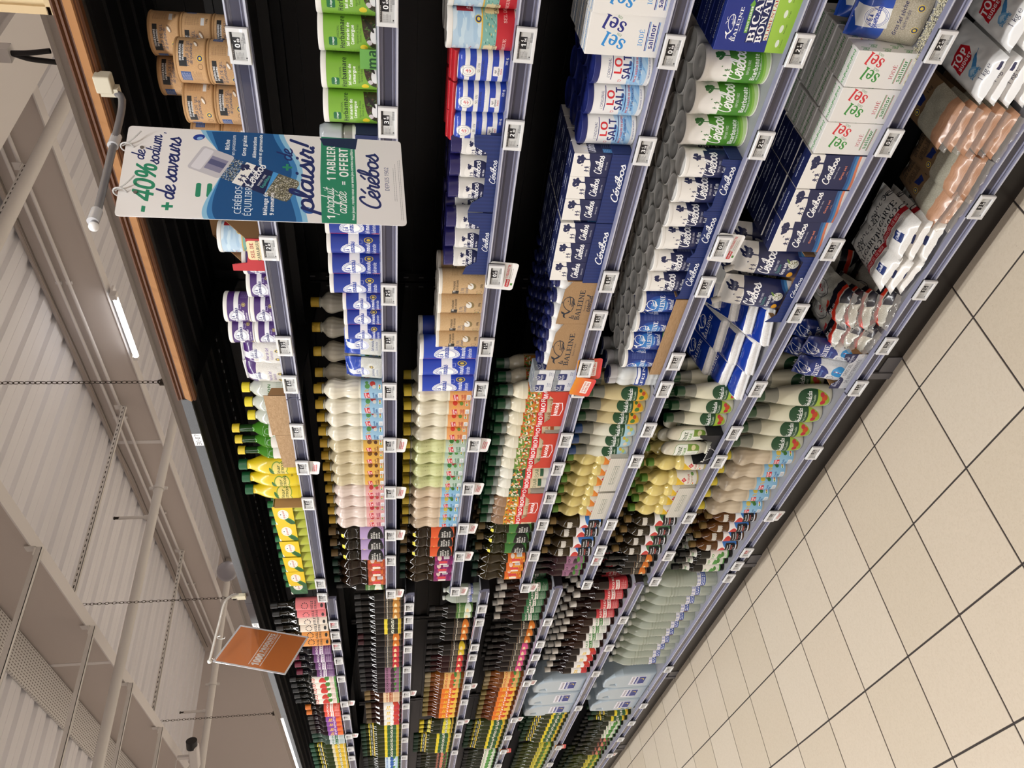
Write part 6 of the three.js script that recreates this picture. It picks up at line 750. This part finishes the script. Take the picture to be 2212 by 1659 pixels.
[['squeeze_orange', 'pale squeeze bottle with orange salad label', [0.474, 0.409, 0.345, 0.288].map((x) => x), 0.0016], ['squeeze_green', 'pale squeeze bottle with green salad label', [0.226, 0.166, 0.107], 0.0016], ['squeeze_dark', 'white squeeze bottle with dark green label', [0.045, -0.013, -0.071].map((x, i) => 0.046 - i * 0.0595), 0], ['squeeze_mustard', 'brown squeeze bottle with yellow salad label', [-0.135, -0.19, -0.245].map((x, i) => -0.134 - i * 0.0595), 0.0016]].forEach(([k, d, xs, dy]) => run(k, D, d, dc, 1, 3, xs, { z: -0.05, rows: 3, dz: 0.055, jr: 0.08, ry: 0.45, dy }));
run('flask_green', Vn, 'dark vinegar flask with green label', vc, 1, 3, [-0.327, -0.404, -0.48], { z: -0.056, jr: 0.1, rows: 3, dz: 0.07 }); run('waist_orange', Vn, 'waisted amber bottle with orange label', vc, 1, 3, [-0.562, -0.63, -0.698], { z: -0.056, rows: 3 });
run('oval_herb', D, 'herb sauce bottle with green cap', dc, 1, 4, [0.456, 0.395, 0.334], { z: -0.056, rows: 3, dz: 0.056, jr: 0.06, ry: 0.35 }); run('oval_white', D, 'white sauce bottle with blue cap', dc, 1, 4, [0.273, 0.212, 0.151], { z: -0.056, rows: 3, dz: 0.056, jr: 0.06, ry: 0.35 });
const slatT = dr(0, 256, 256, (x, w, h) => { fillR(x, '#d5d0c3', 0, 0, w, h); for (let i = 0; i < 9; i++) fillR(x, '#b9b3a4', 0, i * 29, w, 3); x.strokeStyle = '#6a7a6a'; x.lineWidth = 3; x.strokeRect(60, 90, 136, 70); txt(x, 'PLAISIR DES SALADES', 128, 112, 14, '#4a5a4a'); txt(x, 'BONNE HUMEUR', 128, 138, 15, '#4a5a4a'); });
[[4, 0.056, 0.2, 'first', 'fifth'], [4, -0.146, 0.178, 'second', 'fifth'], [5, -0.14, 0.2, 'only', 'sixth']].forEach(([s, x, w, n, q]) => tray('shelf_tray', `whitewashed slat print tray, ${n} on the ${q} shelf`, 'tray', x, Y(1, s), -0.013, w, 0.2, 0.066, 0.05, slatT, mat('#c4beb0', 0.8)));
run('bulb_orange', D, 'yellow bulb bottle with orange label', dc, 1, 4, [0.121, 0.055, -0.011, -0.083, -0.148, -0.213].map((x, i) => 0.121 - i * 0.0665), { z: -0.052, rows: 3, dz: 0.066, jr: 0.2, ry: 0.45, dy: 0.0016 });
run('drop_blue', Vn, 'vinegar bottle with red and blue drops', vc, 1, 4, [-0.304, -0.38, -0.456, -0.53], { z: -0.056, rows: 3, dz: 0.07, jr: 0.2, ry: 0.4 }); run('far_wine', Vn, 'dark red slender vinegar bottle', vc, 1, 4, [-0.6, -0.652, -0.702, -0.744].map((x, i) => -0.594 - i * 0.054).slice(0, 3), { z: -0.05, rows: 3 });
run('oval_crudites', D, 'white sauce bottle with radish label', dc, 1, 5, [0.456, 0.386, 0.32], { z: -0.056, rows: 3, dz: 0.058, jr: 0.06, ry: 0.35 });
{ const t = dr(0, 256, 128, (x, w, h) => { fillR(x, '#17171a', 0, 0, w, h); txt(x, 'HEINZ', 90, 70, 44, '#e8e6e0', { font: 'serif' }); ring(x, 90, 70, 56, '#e8e6e0', 3); }); tray('shelf_tray', 'black cut away tray of upside down bottles', 'tray', 0.195, Y(1, 5), -0.012, 0.166, 0.16, 0.06, 0.05, t, mat('#17171a', 0.7), [[-0.083, 0], [0.083, 0], [0.083, 0.085], [0.07, 0.08], [0.045, 0.03], [-0.06, 0.03], [-0.083, 0.05]]); run('upside_squeeze', D, 'cream upside down squeeze bottle', dc, 1, 5, [0.24, 0.162], { z: -0.05, rows: 2, dz: 0.055, jr: 0.1, dy: 0.0016 }); }
run('bulb_yellow', D, 'yellow bulb bottle with yellow label', dc, 1, 5, [0.074, -0.021, -0.088, -0.155, -0.221], { z: -0.052, rows: 3, dz: 0.066, jr: 0.2, ry: 0.45, dy: 0.0016 });
run('drop_green', Vn, 'vinegar bottle with red and green drops', vc, 1, 5, [-0.31, -0.386, -0.462, -0.538], { z: -0.056, rows: 3, dz: 0.07, jr: 0.2, ry: 0.4 }); run('far_ink', Vn, 'black slim bottle with amber label', vc, 1, 5, [-0.603, -0.66, -0.718], { z: -0.05, rows: 3 });
run('oval_crudites_tall', D, 'large white sauce bottle with radish label', dc, 1, 6, [0.416, 0.334, 0.252, 0.17], { z: -0.068, rows: 3, dz: 0.072, jr: 0.06, ry: 0.35 });
run('ripple_big', D, 'large rippled beige dressing bottle', dc, 1, 6, [0.087, 0.006, -0.075, -0.156, -0.237].map((x) => x), { z: -0.066, rows: 3, dz: 0.082, jr: 0.1, ry: 0.5 });
run('drop_brown', Vn, 'amber vinegar bottle with blue drops', vc, 1, 6, [-0.312, -0.388, -0.464, -0.54], { z: -0.06, rows: 3, dz: 0.07, jr: 0.2, ry: 0.4 }); run('far_get', Vn, 'dark vinegar bottle with leafy neck tag', vc, 1, 6, [-0.607, -0.665, -0.722], { z: -0.056, rows: 3 });

// --- units of vinegars and oils (bottles are smaller in the picture)
const U = (x) => (x > -2.1 ? 2 : x > -3.435 ? 3 : 4);
function farRun(key, desc, s, xs, o = {}) { const by = {}; xs.forEach((x) => (by[U(x)] ??= []).push(x)); const y0 = {}; for (const u in by) run(key, o.name ?? Vn, Object.keys(by).length > 1 ? `${desc} in ${['', '', 'nearer', 'farther', 'farthest'][u]} unit` : desc, o.cat ?? vc, +u, s, by[u], { z: -0.05, rows: o.rows ?? 1, jr: 0.15, ry: key === 'jug' ? 0 : 0.45, ...o }); }
const lin = (a, b, n) => Array.from({ length: n }, (_, i) => a + (b - a) * i / (n - 1));
const OIL = { name: 'oil_bottle', cat: 'oil bottle' };
farRun('far_pink', 'dark flask with long pink label', 0, [-0.9, -0.976], OIL); farRun('far_white', 'dark flask with long cream label', 0, [-1.05, -1.124], OIL); farRun('far_amber', 'dark flask with long orange label', 0, [-1.2, -1.27], OIL);
farRun('far_violet', 'squat bottle with violet label', 0, lin(-1.36, -1.64, 4)); farRun('far_stripe', 'slim black bottle with striped label', 0, lin(-1.72, -2.03, 5), OIL); farRun('far_red', 'squat bottle with orange cap', 0, [-2.14, -2.22]); farRun('far_plum', 'squat bottle with plum label', 0, lin(-2.3, -2.53, 4)); farRun('far_grey', 'squat bottle with grey label', 0, [-2.61, -2.69]); farRun('far_pale', 'oil bottle with pale neck tag', 0, lin(-2.78, -3.65, 11), OIL);
farRun('far_gold', 'black bottle with gold framed label', 1, [-0.85, -0.91, -0.968, -1.026]); farRun('far_lemon', 'black bottle with yellow label', 1, [-1.084, -1.14, -1.196]); farRun('far_brown', 'black bottle with rust framed label', 1, [-1.265, -1.33]); farRun('far_black', 'black bottle with red crest label', 1, lin(-1.39, -1.59, 4)); farRun('far_mauve', 'slim bottle with mauve label', 1, lin(-1.66, -1.92, 5)); farRun('far_cream', 'brown squat bottle with cream label', 1, [-1.985, -2.05]); farRun('far_cross', 'squat bottle with white and red label', 1, lin(-2.17, -2.42, 4)); farRun('far_yellow', 'oil bottle with yellow label', 1, lin(-2.51, -3.04, 8), OIL); farRun('far_blue', 'slim bottle with sky blue label', 1, lin(-3.12, -3.75, 11), OIL);
farRun('clear_bottle', 'short clear bottle with white card', 2, [-0.835, -0.905], { rows: 1 }); for (const o of scene.children.slice(-2)) o.scale.set(0.62, 0.5, 0.62);
farRun('far_leaf', 'black bottle with green framed label', 2, [-1.0, -1.06]); farRun('far_ink', 'black bottle with orange framed label', 2, [-1.157, -1.228, -1.298]); farRun('far_sun', 'black bottle with yellow framed label', 2, [-1.42, -1.49]); farRun('far_cherry', 'black bottle with red framed label', 2, [-1.562, -1.632, -1.702]); farRun('far_honey', 'amber squat bottle with honey label', 2, [-1.785, -1.85, -1.915]); farRun('far_peach', 'amber squat bottle with big orange label', 2, lin(-1.98, -2.37, 6)); farRun('far_tag', 'dark oil bottle with yellow cap', 2, [-2.5, -2.58, -2.66], OIL); farRun('far_yellow', 'oil bottle with yellow label', 2, lin(-2.75, -3.04, 5), OIL); farRun('far_olive', 'olive bottle with brown label', 2, lin(-3.12, -3.76, 11), OIL);
farRun('far_meadow', 'brown bottle with green label', 3, [-0.83, -0.9, -0.97, -1.045, -1.12], { rows: 2 }); farRun('far_ink', 'black bottle with orange framed label', 3, [-1.215, -1.297, -1.38], { rows: 2 }); farRun('far_rose', 'black bottle with pink framed label', 3, lin(-1.455, -1.73, 5), { rows: 2 }); farRun('far_honey', 'amber squat bottle with honey label', 3, [-1.82, -1.885, -1.945]); farRun('far_peach', 'amber squat bottle with big orange label', 3, lin(-2.01, -2.47, 7)); farRun('far_yellow', 'oil bottle with yellow label', 3, lin(-2.57, -3.03, 7), OIL); farRun('far_garden', 'slim bottle with white and green label', 3, lin(-3.15, -3.85, 12), OIL);
farRun('far_scarlet', 'brown bottle with red label', 4, [-0.84, -0.935, -1.03, -1.125], { rows: 3, dz: 0.07 }); farRun('far_paper', 'brown bottle with white label', 4, [-1.215, -1.302, -1.388, -1.475], { rows: 3, dz: 0.07 }); farRun('far_berry', 'brown bottle with white berry label', 4, [-1.565, -1.65, -1.735, -1.82], { rows: 3, dz: 0.07 }); farRun('jug', 'translucent grey vinegar jug', 4, [-2.0, -2.196, -2.388], { z: -0.085, jr: 0.02, name: 'vinegar_jug', cat: 'jug' }); farRun('far_yellow', 'oil bottle with yellow label', 4, lin(-2.46, -2.98, 8), { ...OIL, rows: 2 }); farRun('far_moss', 'olive bottle with lime label', 4, lin(-3.1, -3.95, 12), OIL);
farRun('clear_bottle', 'ribbed clear vinegar bottle', 5, lin(-0.85, -1.74, 11), { rows: 2, dz: 0.085, z: -0.06 }); farRun('jug', 'translucent grey vinegar jug', 5, [-2.0, -2.196, -2.388], { z: -0.085, jr: 0.02, name: 'vinegar_jug', cat: 'jug' }); farRun('far_yellow', 'oil bottle with yellow label', 5, [-2.45, -2.56, -2.66], { ...OIL, rows: 2 }); farRun('far_garden', 'slim bottle with white and green label', 5, lin(-2.77, -3.0, 4), { ...OIL, rows: 2 }); farRun('far_olive', 'olive bottle with brown label', 5, lin(-3.09, -3.37, 4), { ...OIL, rows: 2 }); farRun('far_moss', 'olive bottle with lime label', 5, lin(-3.47, -4.05, 8), { ...OIL, rows: 2 });
// ---------------------------------------------------------------- price tags, cards, signs
function tagScreen(e, c, red) {
  return tex(256, 144, (x, w, h) => { const D = red ? '#a8262c' : '#1c1c20'; fillR(x, '#c6c6c4', 0, 0, w, h); fillR(x, D, 0, 0, w, 22); lines(x, 8, 11, 170, 1, 10, '#d6d6d4', 7); fillR(x, D, 92, 22, 110, 66); txt(x, e, 128, 58, 66, '#fff'); txt(x, '€', 166, 40, 30, '#fff'); txt(x, c, 174, 70, 30, '#fff'); lines(x, 8, 40, 70, 6, 12, '#3a3a3e', 3); lines(x, 96, 100, 120, 2, 12, '#3a3a3e', 4); for (let i = 0; i < 26; i++) fillR(x, i % 3 ? '#2a2a2e' : '#c6c6c4', 150 + i * 3.6, 116, 2, 24); fillR(x, '#2a2a2e', 14, 122, 12, 12); });
}
const SCR = [tagScreen('0', '69'), tagScreen('1', '54'), tagScreen('2', '40'), tagScreen('3', '58'), tagScreen('4', '19'), tagScreen('2', '07', true)].map((t) => printed(t, 0.3));
const bezel = (() => { const s = new THREE.Shape(); const w = 0.0335, h = 0.0188; s.moveTo(-w, -h); s.lineTo(w, -h); s.lineTo(w, h); s.lineTo(-w, h); s.closePath(); const o = new THREE.Path(); const a = 0.0275, b = 0.0142; o.moveTo(-a, -b); o.lineTo(a, -b); o.lineTo(a, b); o.lineTo(-a, b); o.closePath(); s.holes.push(o); return merge([new THREE.ExtrudeGeometry(s, { depth: 0.006, bevelEnabled: true, bevelSize: 0.0008, bevelThickness: 0.0008, bevelSegments: 1 }).translate(0, 0, 0.004), boxTo(-w, w, -h, h, 0.003, 0.006)]); })();
const bezM = mat('#e4e4e4', 0.28, { clearcoat: 0.3 }), clipM = mat('#23232a', 0.5);
SCR.forEach((m, i) => { const g = G0(); part(g, 'bezel', bezel, bezM); part(g, 'screen', flat(0.055, 0.0284).translate(0, 0, 0.0064), m); part(g, 'clip', boxTo(-0.034, 0.034, -0.019, 0.021, 0.0008, 0.003), clipM); PROTO['tag' + i] = g; });
const cardT = { c: tex(256, 224, (x, w, h) => { fillR(x, '#f4f3f1', 0, 0, w, h); fillR(x, '#c9303a', 60, 150, 150, 6); lines(x, 60, 170, 150, 2, 18, '#c9303a', 11); lines(x, 110, 196, 90, 1, 10, '#888', 3); }), v: tex(320, 256, (x, w, h) => { fillR(x, '#f4f3f1', 0, 0, w, h); rrect(x, 40, 176, 90, 36, 8, '#c9242e'); txt(x, 'CURVER', 85, 194, 20, '#fff'); txt(x, '+1 VIGNETTE', 210, 176, 30, '#c9242e'); lines(x, 140, 204, 140, 2, 14, '#777', 3); fillR(x, '#4a8a3a', 60, 222, 26, 20); }), q: tex(320, 256, (x, w, h) => { for (let i = 0; i < 256; i++) fillR(x, `rgb(${232 - i * 0.02},${150 - i * 0.32},${40 + i * 0.14})`, 0, i, w, 1); rrect(x, 50, 120, 220, 84, 10, '#f6efe8'); txt(x, 'LE QUOTIDIEN', 160, 142, 27, '#c9342e'); txt(x, 'À PRIX BAS', 160, 178, 34, '#c9342e'); }) };
const cardG = (w, h) => { const s = new THREE.Shape(), r = 0.009; s.moveTo(-w / 2 + r, -h / 2); s.lineTo(w / 2 - r, -h / 2); s.quadraticCurveTo(w / 2, -h / 2, w / 2, -h / 2 + r); s.lineTo(w / 2, h / 2 - r); s.quadraticCurveTo(w / 2, h / 2, w / 2 - r, h / 2); s.lineTo(-w / 2 + r, h / 2); s.quadraticCurveTo(-w / 2, h / 2, -w / 2, h / 2 - r); s.lineTo(-w / 2, -h / 2 + r); s.quadraticCurveTo(-w / 2, -h / 2, -w / 2 + r, -h / 2); const g = new THREE.ExtrudeGeometry(s, { depth: 0.001, bevelEnabled: false }); const a = g.attributes; for (let i = 0; i < a.position.count; i++) a.uv.setXY(i, a.position.getX(i) / w + 0.5, a.position.getY(i) / h + 0.5); return g; };
const cardM = Object.fromEntries(Object.entries(cardT).map(([k, t]) => [k, printed(t, 0.4)]));
const smallCard = cardG(0.07, 0.064), bigCard = cardG(0.088, 0.072);
const TAGS = [
  [1.535, 1.058, 0.732, 0.579, 0.366, 'c0.182', -0.029, -0.603, -0.724, 'r-0.977', -1.09, 'r-1.204', -1.375, -1.6, 'c-1.944', -2.15, 'c-2.471', -2.704, -2.886], [1.623, 1.392, 0.918, 0.749, 0.546, 'c0.293', 'c0.026', 'c-0.252', -0.443, 'c-0.716', -0.852, -0.972, -1.125, -1.29, -1.534, 'c-1.861', -2.045, -2.358, -2.616, -2.957],
  [1.569, 1.375, 'v0.987', 0.728, 0.55, 'c0.286', 'c0.037', 'c-0.225', 'c-0.43', 'c-0.724', -0.903, -1.038, -1.313, -1.434, -1.633, 'c-1.815', -2.042, 'c-2.367', -2.605, -2.937], [1.573, 1.35, 0.97, 0.833, 'q0.642', 0.548, 0.299, 0.14, -0.038, -0.218, -0.454, 'c-0.722', -1.074, -1.32, -1.476, -1.657, 'c-1.822', 'c-2.395', -2.719, 'q-2.998', -3.311],
  [1.592, 1.376, 'v1.09', 0.957, 0.669, 0.545, 0.346, 0.173, -0.235, -0.43, 'r-0.508', -0.722, -1.098, -1.415, -1.754, -2.274, 'q-3.003', -3.378], [1.618, 1.396, 1.089, 0.865, 0.543, 0.321, 0.16, -0.207, -0.499, -0.722], [1.232, 0.956, 0.735, 0.543, 0.2, 'c-0.211', 'r-0.495', -0.612, -0.722, -1.757, -2.315, -2.624, -2.938, 'c-3.274']];
const DIG = [[0, 2, 3, 4, 0, 1, 3, 1, 1], [0, 3, 2, 2, 1, 1, 1, 1, 2], [1, 2, 0, 1, 2, 2, 1, 1, 1], [0, 3, 0, 1, 0, 0, 3, 1, 1, 2], [2, 2, 0, 2, 2, 3, 3, 2, 2], [2, 0, 1, 3, 0, 2, 2, 2, 2], [1, 1, 1, 1, 3, 1, 1, 2, 1]];
TAGS.forEach((l, n) => l.forEach((v, i) => {
  const k = typeof v === 'string' ? v[0] : '', x = typeof v === 'string' ? +v.slice(1) : v, u = UNITS.findIndex(([a, b]) => x > a && x <= b), rb = UNITS[u][2], m = u < 2 ? n : n === 6 ? 5 : n;
  if (u >= 2 && n === 5) return;
  const y = rb[m] + 0.0205, sn = (u < 2 ? SN7 : SN6)[m], z = k ? 0.0085 : 0.0068, d = k === 'r' ? 5 : (DIG[n][i] ?? (i * 7 + n * 3) % 4);
  const who = `${ORD[Math.min(i, 20)]} from canopied end on ${sn} rail`;
  const t = place('tag' + d, 'price_tag', k === 'r' ? `white price tag with red screen, ${who}` : `white price tag with black screen, ${who}`, 'price tag', 'electronic price tags', x, y, z, 0, u > 1 ? 0 : -0.04, 0);
  if (k === 'c') { const c = single('promo_card', smallCard, cardM.c, `white promotional card under price tag, ${who}`, 'card', [x - 0.012, y - 0.018, 0.0062], [0.0, 0.0, -0.12], 'white promotional cards'); }
  if (k === 'v') single('promo_card', bigCard, cardM.v, `white vignette card behind price tag, ${who}`, 'card', [x - 0.008, y - 0.016, 0.0062], [0, 0, -0.1], 'vignette cards');
  if (k === 'q') { single('promo_card', bigCard, cardM.q, `red and orange low price card behind tag, ${who}`, 'card', [x - 0.012, y - 0.014, 0.0062], [0, 0, 0.1], 'low price cards'); if (x > 0) single('promo_card', smallCard, cardM.q, 'red and orange low price card overlapping its neighbour, fourth shelf rail', 'card', [x - 0.075, y - 0.004, 0.019], [0, 0.1, -0.2], 'low price cards'); }
}));
// shelf numbers on the grey top edge
const numT = (s) => printed(tex(256, 128, (x, w, h) => { fillR(x, '#efeff0', 0, 0, w, h); txt(x, s, 128, 68, 92, '#222', { bold: false }); }), 0.5);
single('number_label', boxTo(-0.029, 0.029, -0.013, 0.013, 0, 0.0008), numT('30-07'), 'white shelf label reading 30-07 on grey top edge', 'label', [0.32, 2.167, 0.0022]);
single('number_label', boxTo(-0.029, 0.029, -0.013, 0.013, 0, 0.0008), numT('30-08'), 'white shelf label half behind the orange sign', 'label', [-0.982, 2.167, 0.0022]);

function basis(o, c, up, nrm) { const n = V3(...nrm).normalize(), u = V3(...up); u.addScaledVector(n, -u.dot(n)).normalize(); const r = V3().crossVectors(u, n); o.quaternion.setFromRotationMatrix(new THREE.Matrix4().makeBasis(r, u, n)); o.position.set(...c); }
{ // hanging banner
  const t = tex(704, 1600, (x, w, h) => {
    fillR(x, '#edeae8', 0, 0, w, h); const G = '#2b8a68', B = '#1d2a66';
    txt(x, '- 40%', 210, 130, 150, G, { italic: true, bold: false, stroke: G, lw: 8 }); script(x, 'de', 430, 110, 66, B, { lw: 0.2, wx: 1.3 }); script(x, 'sodium', 400, 190, 72, B, { lw: 0.2, wx: 1.2 });
    fillR(x, G, 52, 255, 60, 18); fillR(x, G, 73, 234, 18, 60); script(x, 'de saveurs', 130, 296, 92, B, { lw: 0.21, wx: 1.3 }); txt(x, '’', 660, 220, 60, B);
    rrect(x, 160, 405, 110, 28, 14, G); rrect(x, 160, 465, 110, 28, 14, G);
    const blob = (dx, s, c) => { x.fillStyle = c; x.fill(new Path2D(`M${704 - 10 * s} ${430 + dx}C${600 - 40 * s} ${470 + dx} ${560 - 60 * s} ${520} ${420} ${560}C${250} ${520} ${60} ${430 + dx} ${-10} ${500 + dx}L-10 ${1000 - dx}C${120} ${990 - dx} ${230} ${930 - dx} ${330} ${960 - dx}C${470} ${1000 - dx} ${560} ${880 - dx} ${714} ${850 - dx}Z`)); };
    blob(-30, 0, '#8fc4e2'); blob(0, 0.5, '#3f82bc'); blob(34, 1, '#155088');
    ell(x, 640, 395, 24, 34, '#1f3f9a', -0.4); ell(x, 632, 400, 12, 18, '#8ab6e6', -0.4); ell(x, 90, 1030, 24, 34, '#2a5aa8', 0.4); ell(x, 96, 1036, 12, 18, '#9cc6e8', 0.4);
    x.save(); x.translate(345, 690); x.rotate(0.42); x.scale(0.84, 0.84); rrect(x, -112, 0, 224, 340, 40, '#6d6a58'); for (let i = 0; i < 2600; i++) { x.fillStyle = ['#f4f2ea', '#2a2620', '#e6e2d0', '#8a8460', '#3a3428'][i % 5]; x.fillRect(-108 + rnd() * 210, -170 + rnd() * 500, 5, 5); } fillR(x, '#f2f0ea', -112, -70, 224, 74); tree(x, 60, -6, 90, '#1a2450'); kid(x, -60, 0, 70, '#1a2450'); kid(x, -20, 0, 70, '#1a2450', -1); fillR(x, '#1a2450', -112, 0, 224, 170); script(x, 'Cérébos', -92, 66, 76, '#fff', { lw: 0.2 }); txt(x, 'DEPUIS 1902', 0, 96, 20, '#ddd'); txt(x, 'Équilibre', 0, 126, 30, '#4fb0a0'); poly(x, [[-112, 170], [112, 130], [112, 170]], '#4a9ad8'); rrect(x, -120, -400, 240, 240, 26, '#c9c6cc'); rrect(x, -104, -380, 208, 70, 14, '#e2e0e6'); fillR(x, '#8c8aa4', -70, -300, 130, 120); fillR(x, '#5a5c82', -20, -296, 50, 116); x.restore();
    txt(x, 'CÉRÉBOS', 150, 640, 52, '#eaf2fa', { bold: false }); txt(x, 'ÉQUILIBRE', 156, 695, 52, '#eaf2fa', { bold: false }); txt(x, 'Mélange de', 130, 790, 32, '#fff'); txt(x, '9 aromates', 130, 826, 32, '#fff'); txt(x, 'Riche', 590, 560, 34, '#fff'); txt(x, 'en potassium', 590, 594, 28, '#fff', { bold: false }); txt(x, 'Gros grains', 590, 656, 32, '#fff'); txt(x, 'Alimentation', 580, 716, 28, '#fff'); txt(x, 'saine et gourmande', 565, 750, 26, '#fff');
    fillR(x, G, 400, 900, 56, 15); fillR(x, G, 420, 880, 15, 56); script(x, 'de', 480, 936, 84, B, { lw: 0.2, wx: 1.3 }); script(x, 'plaisir!', 80, 1062, 128, B, { lw: 0.21, wx: 1.62 });
    poly(x, [[0, 1108], [350, 1100], [704, 1108], [704, 1308], [300, 1314], [0, 1306]], G); script(x, 'produit', 74, 1180, 70, '#fff', { lw: 0.15 }); txt(x, '1', 46, 1162, 64, '#fff'); txt(x, '1 TABLIER', 480, 1166, 72, '#fff', { sx: 0.85 }); script(x, 'acheté', 74, 1252, 70, '#fff', { lw: 0.15 }); txt(x, '=', 320, 1238, 60, '#fff'); txt(x, 'OFFERT', 490, 1240, 76, '#fff', { sx: 0.9 }); txt(x, 'Pour jouer, rendez-vous sur www.jeu-cerebos-equilibre.fr', 330, 1290, 22, '#fff'); poly(x, [[630, 1120], [690, 1098], [704, 1330], [610, 1316]], '#16224e');
    script(x, 'Cérébos', 120, 1450, 116, B, { lw: 0.21, wx: 1.3 }); txt(x, 'DEPUIS 1902', 370, 1498, 34, B, { bold: false }); lines(x, 190, 1540, 330, 2, 12, '#777', 2); lines(x, 40, 1572, 620, 2, 10, '#777', 2);
  });
  const b = top('hanging_banner', 'tall white salt grinder banner hanging from the wooden canopy', 'banner');
  const g = cardG(0.22, 0.5); part(b, 'board', g.clone().translate(0, 0, -0.0016), mat('#e6e3e2', 0.45)); part(b, 'print', g.clone().scale(1, 1, 0.3), printed(t, 0.4));
  for (const x of [-0.055, 0.055]) { const h = part(b, 'hook', merge([new THREE.TorusGeometry(0.011, 0.0016, 6, 14).rotateY(Math.PI / 2).translate(x, 0.247, 0), tube([[x, 0.255, 0.002], [x + 0.012, 0.236, 0.01], [x + 0.03, 0.224, 0.012]], 0.0014, 8, 5)]), mat('#c9c9c8', 0.12, { clearcoat: 1 })); part(h, 'eyelet', cyl(0.0035, 0.004, 0, 0, 0, 10).rotateX(Math.PI / 2).translate(x, 0.222, 0), mat('#6a625c', 0.4)); }
  basis(b, [1.38, 1.826, 0.195], [0.052, 0.997, 0.052], [0.981, -0.061, 0.182]);
  const a = top('sign_arm', 'grey tube arm clipped under the wooden canopy, holding the banner', 'sign arm');
  part(a, 'tube', tube([[1.432, 2.128, 0.012], [1.428, 2.108, 0.02], [1.425, 2.1, 0.045], [1.4, 2.098, 0.18], [1.374, 2.096, 0.345]], 0.0068, 30, 12), mat('#6f6d70', 0.3, { clearcoat: 0.5 })); part(a, 'clip', merge([new RoundedBoxGeometry(0.034, 0.03, 0.026, 2, 0.003).translate(1.448, 2.133, 0.012), boxTo(1.424, 1.44, 2.11, 2.142, 0.002, 0.022)]), mat('#c3bba6', 0.5)); for (const z of [0.14, 0.325]) part(a, 'sleeve', cyl(0.0098, 0.03, 0, 0, 0, 16).rotateX(Math.PI / 2).translate(1.405 - (z - 0.14) * 0.15, 2.0985, z), mat('#bfbfc2', 0.1, { clearcoat: 1 })); part(a, 'end_cap', new THREE.SphereGeometry(0.0085, 14, 10).translate(1.3735, 2.096, 0.348), mat('#efefef', 0.3));
}
{ // orange notice
  const t = tex(512, 724, (x, w, h) => { fillR(x, '#e2e2e6', 0, 0, w, h); fillR(x, '#cf7b45', 12, 12, w - 24, h - 24); fillR(x, '#e6dcd8', 40, 330, 440, 8); txt(x, '1000', 118, 392, 100, '#e6dcd8', { sx: 0.72, stroke: '#e6dcd8', lw: 6 }); txt(x, 'PRODUITS', 345, 378, 62, '#e6dcd8', { sx: 0.88, stroke: '#e6dcd8', lw: 4 }); txt(x, 'CONTRE LA VIE CHÈRE*', 338, 420, 28, '#e6dcd8'); fillR(x, '#e6dcd8', 40, 446, 440, 8); });
  const b = top('hanging_notice', 'tilted orange notice reading 1000 produits in a clear sleeve', 'sign');
  part(b, 'sheet', boxTo(-0.105, 0.105, -0.1485, 0.1485, -0.0004, 0.0004), printed(t, 0.12, { clearcoat: 1, clearcoatRoughness: 0.05 })); part(b, 'sleeve_edge', merge([boxTo(-0.108, 0.108, 0.147, 0.151, -0.0012, 0.0012), boxTo(-0.108, 0.108, -0.151, -0.147, -0.001, 0.001), boxTo(-0.108, -0.104, -0.15, 0.15, -0.001, 0.001), boxTo(0.104, 0.108, -0.15, 0.15, -0.001, 0.001)]), mat('#dcdce2', 0.1, { clearcoat: 1 }));
  basis(b, [-0.888, 2.118, 0.142], [-0.149, 0.946, -0.288], [0.904, 0.012, -0.428]);
  const a = top('sign_arm', 'clear plastic arm on the grey top edge, holding the orange notice', 'sign arm');
  part(a, 'tube', tube([[-0.69, 2.182, 0.004], [-0.672, 2.205, 0.01], [-0.66, 2.232, 0.035], [-0.71, 2.258, 0.11], [-0.79, 2.29, 0.215]], 0.0055, 30, 10), mat('#b9b4ac', 0.15, { clearcoat: 1 })); part(a, 'clip', merge([boxTo(-0.705, -0.675, 2.168, 2.2, 0.0025, 0.016), cyl(0.008, 0.03, -0.69, 2.205, 0.008, 12)]), mat('#d8d2b8', 0.4)); part(a, 'hook', new THREE.TorusGeometry(0.014, 0.0018, 6, 14, 5).translate(-0.74, 2.25, 0.15), mat('#d9d9d6', 0.15, { clearcoat: 1 })); part(a, 'holding_hook', tube([[-0.785, 2.288, 0.205], [-0.82, 2.284, 0.2], [-0.85, 2.282, 0.188]], 0.002, 10, 5), mat('#d9d9d6', 0.15, { clearcoat: 1 })); part(a, 'end_ball', new THREE.SphereGeometry(0.009, 12, 8).translate(-0.793, 2.291, 0.219), mat('#e9e9e4', 0.2));
}
renderer.render(scene, camera);
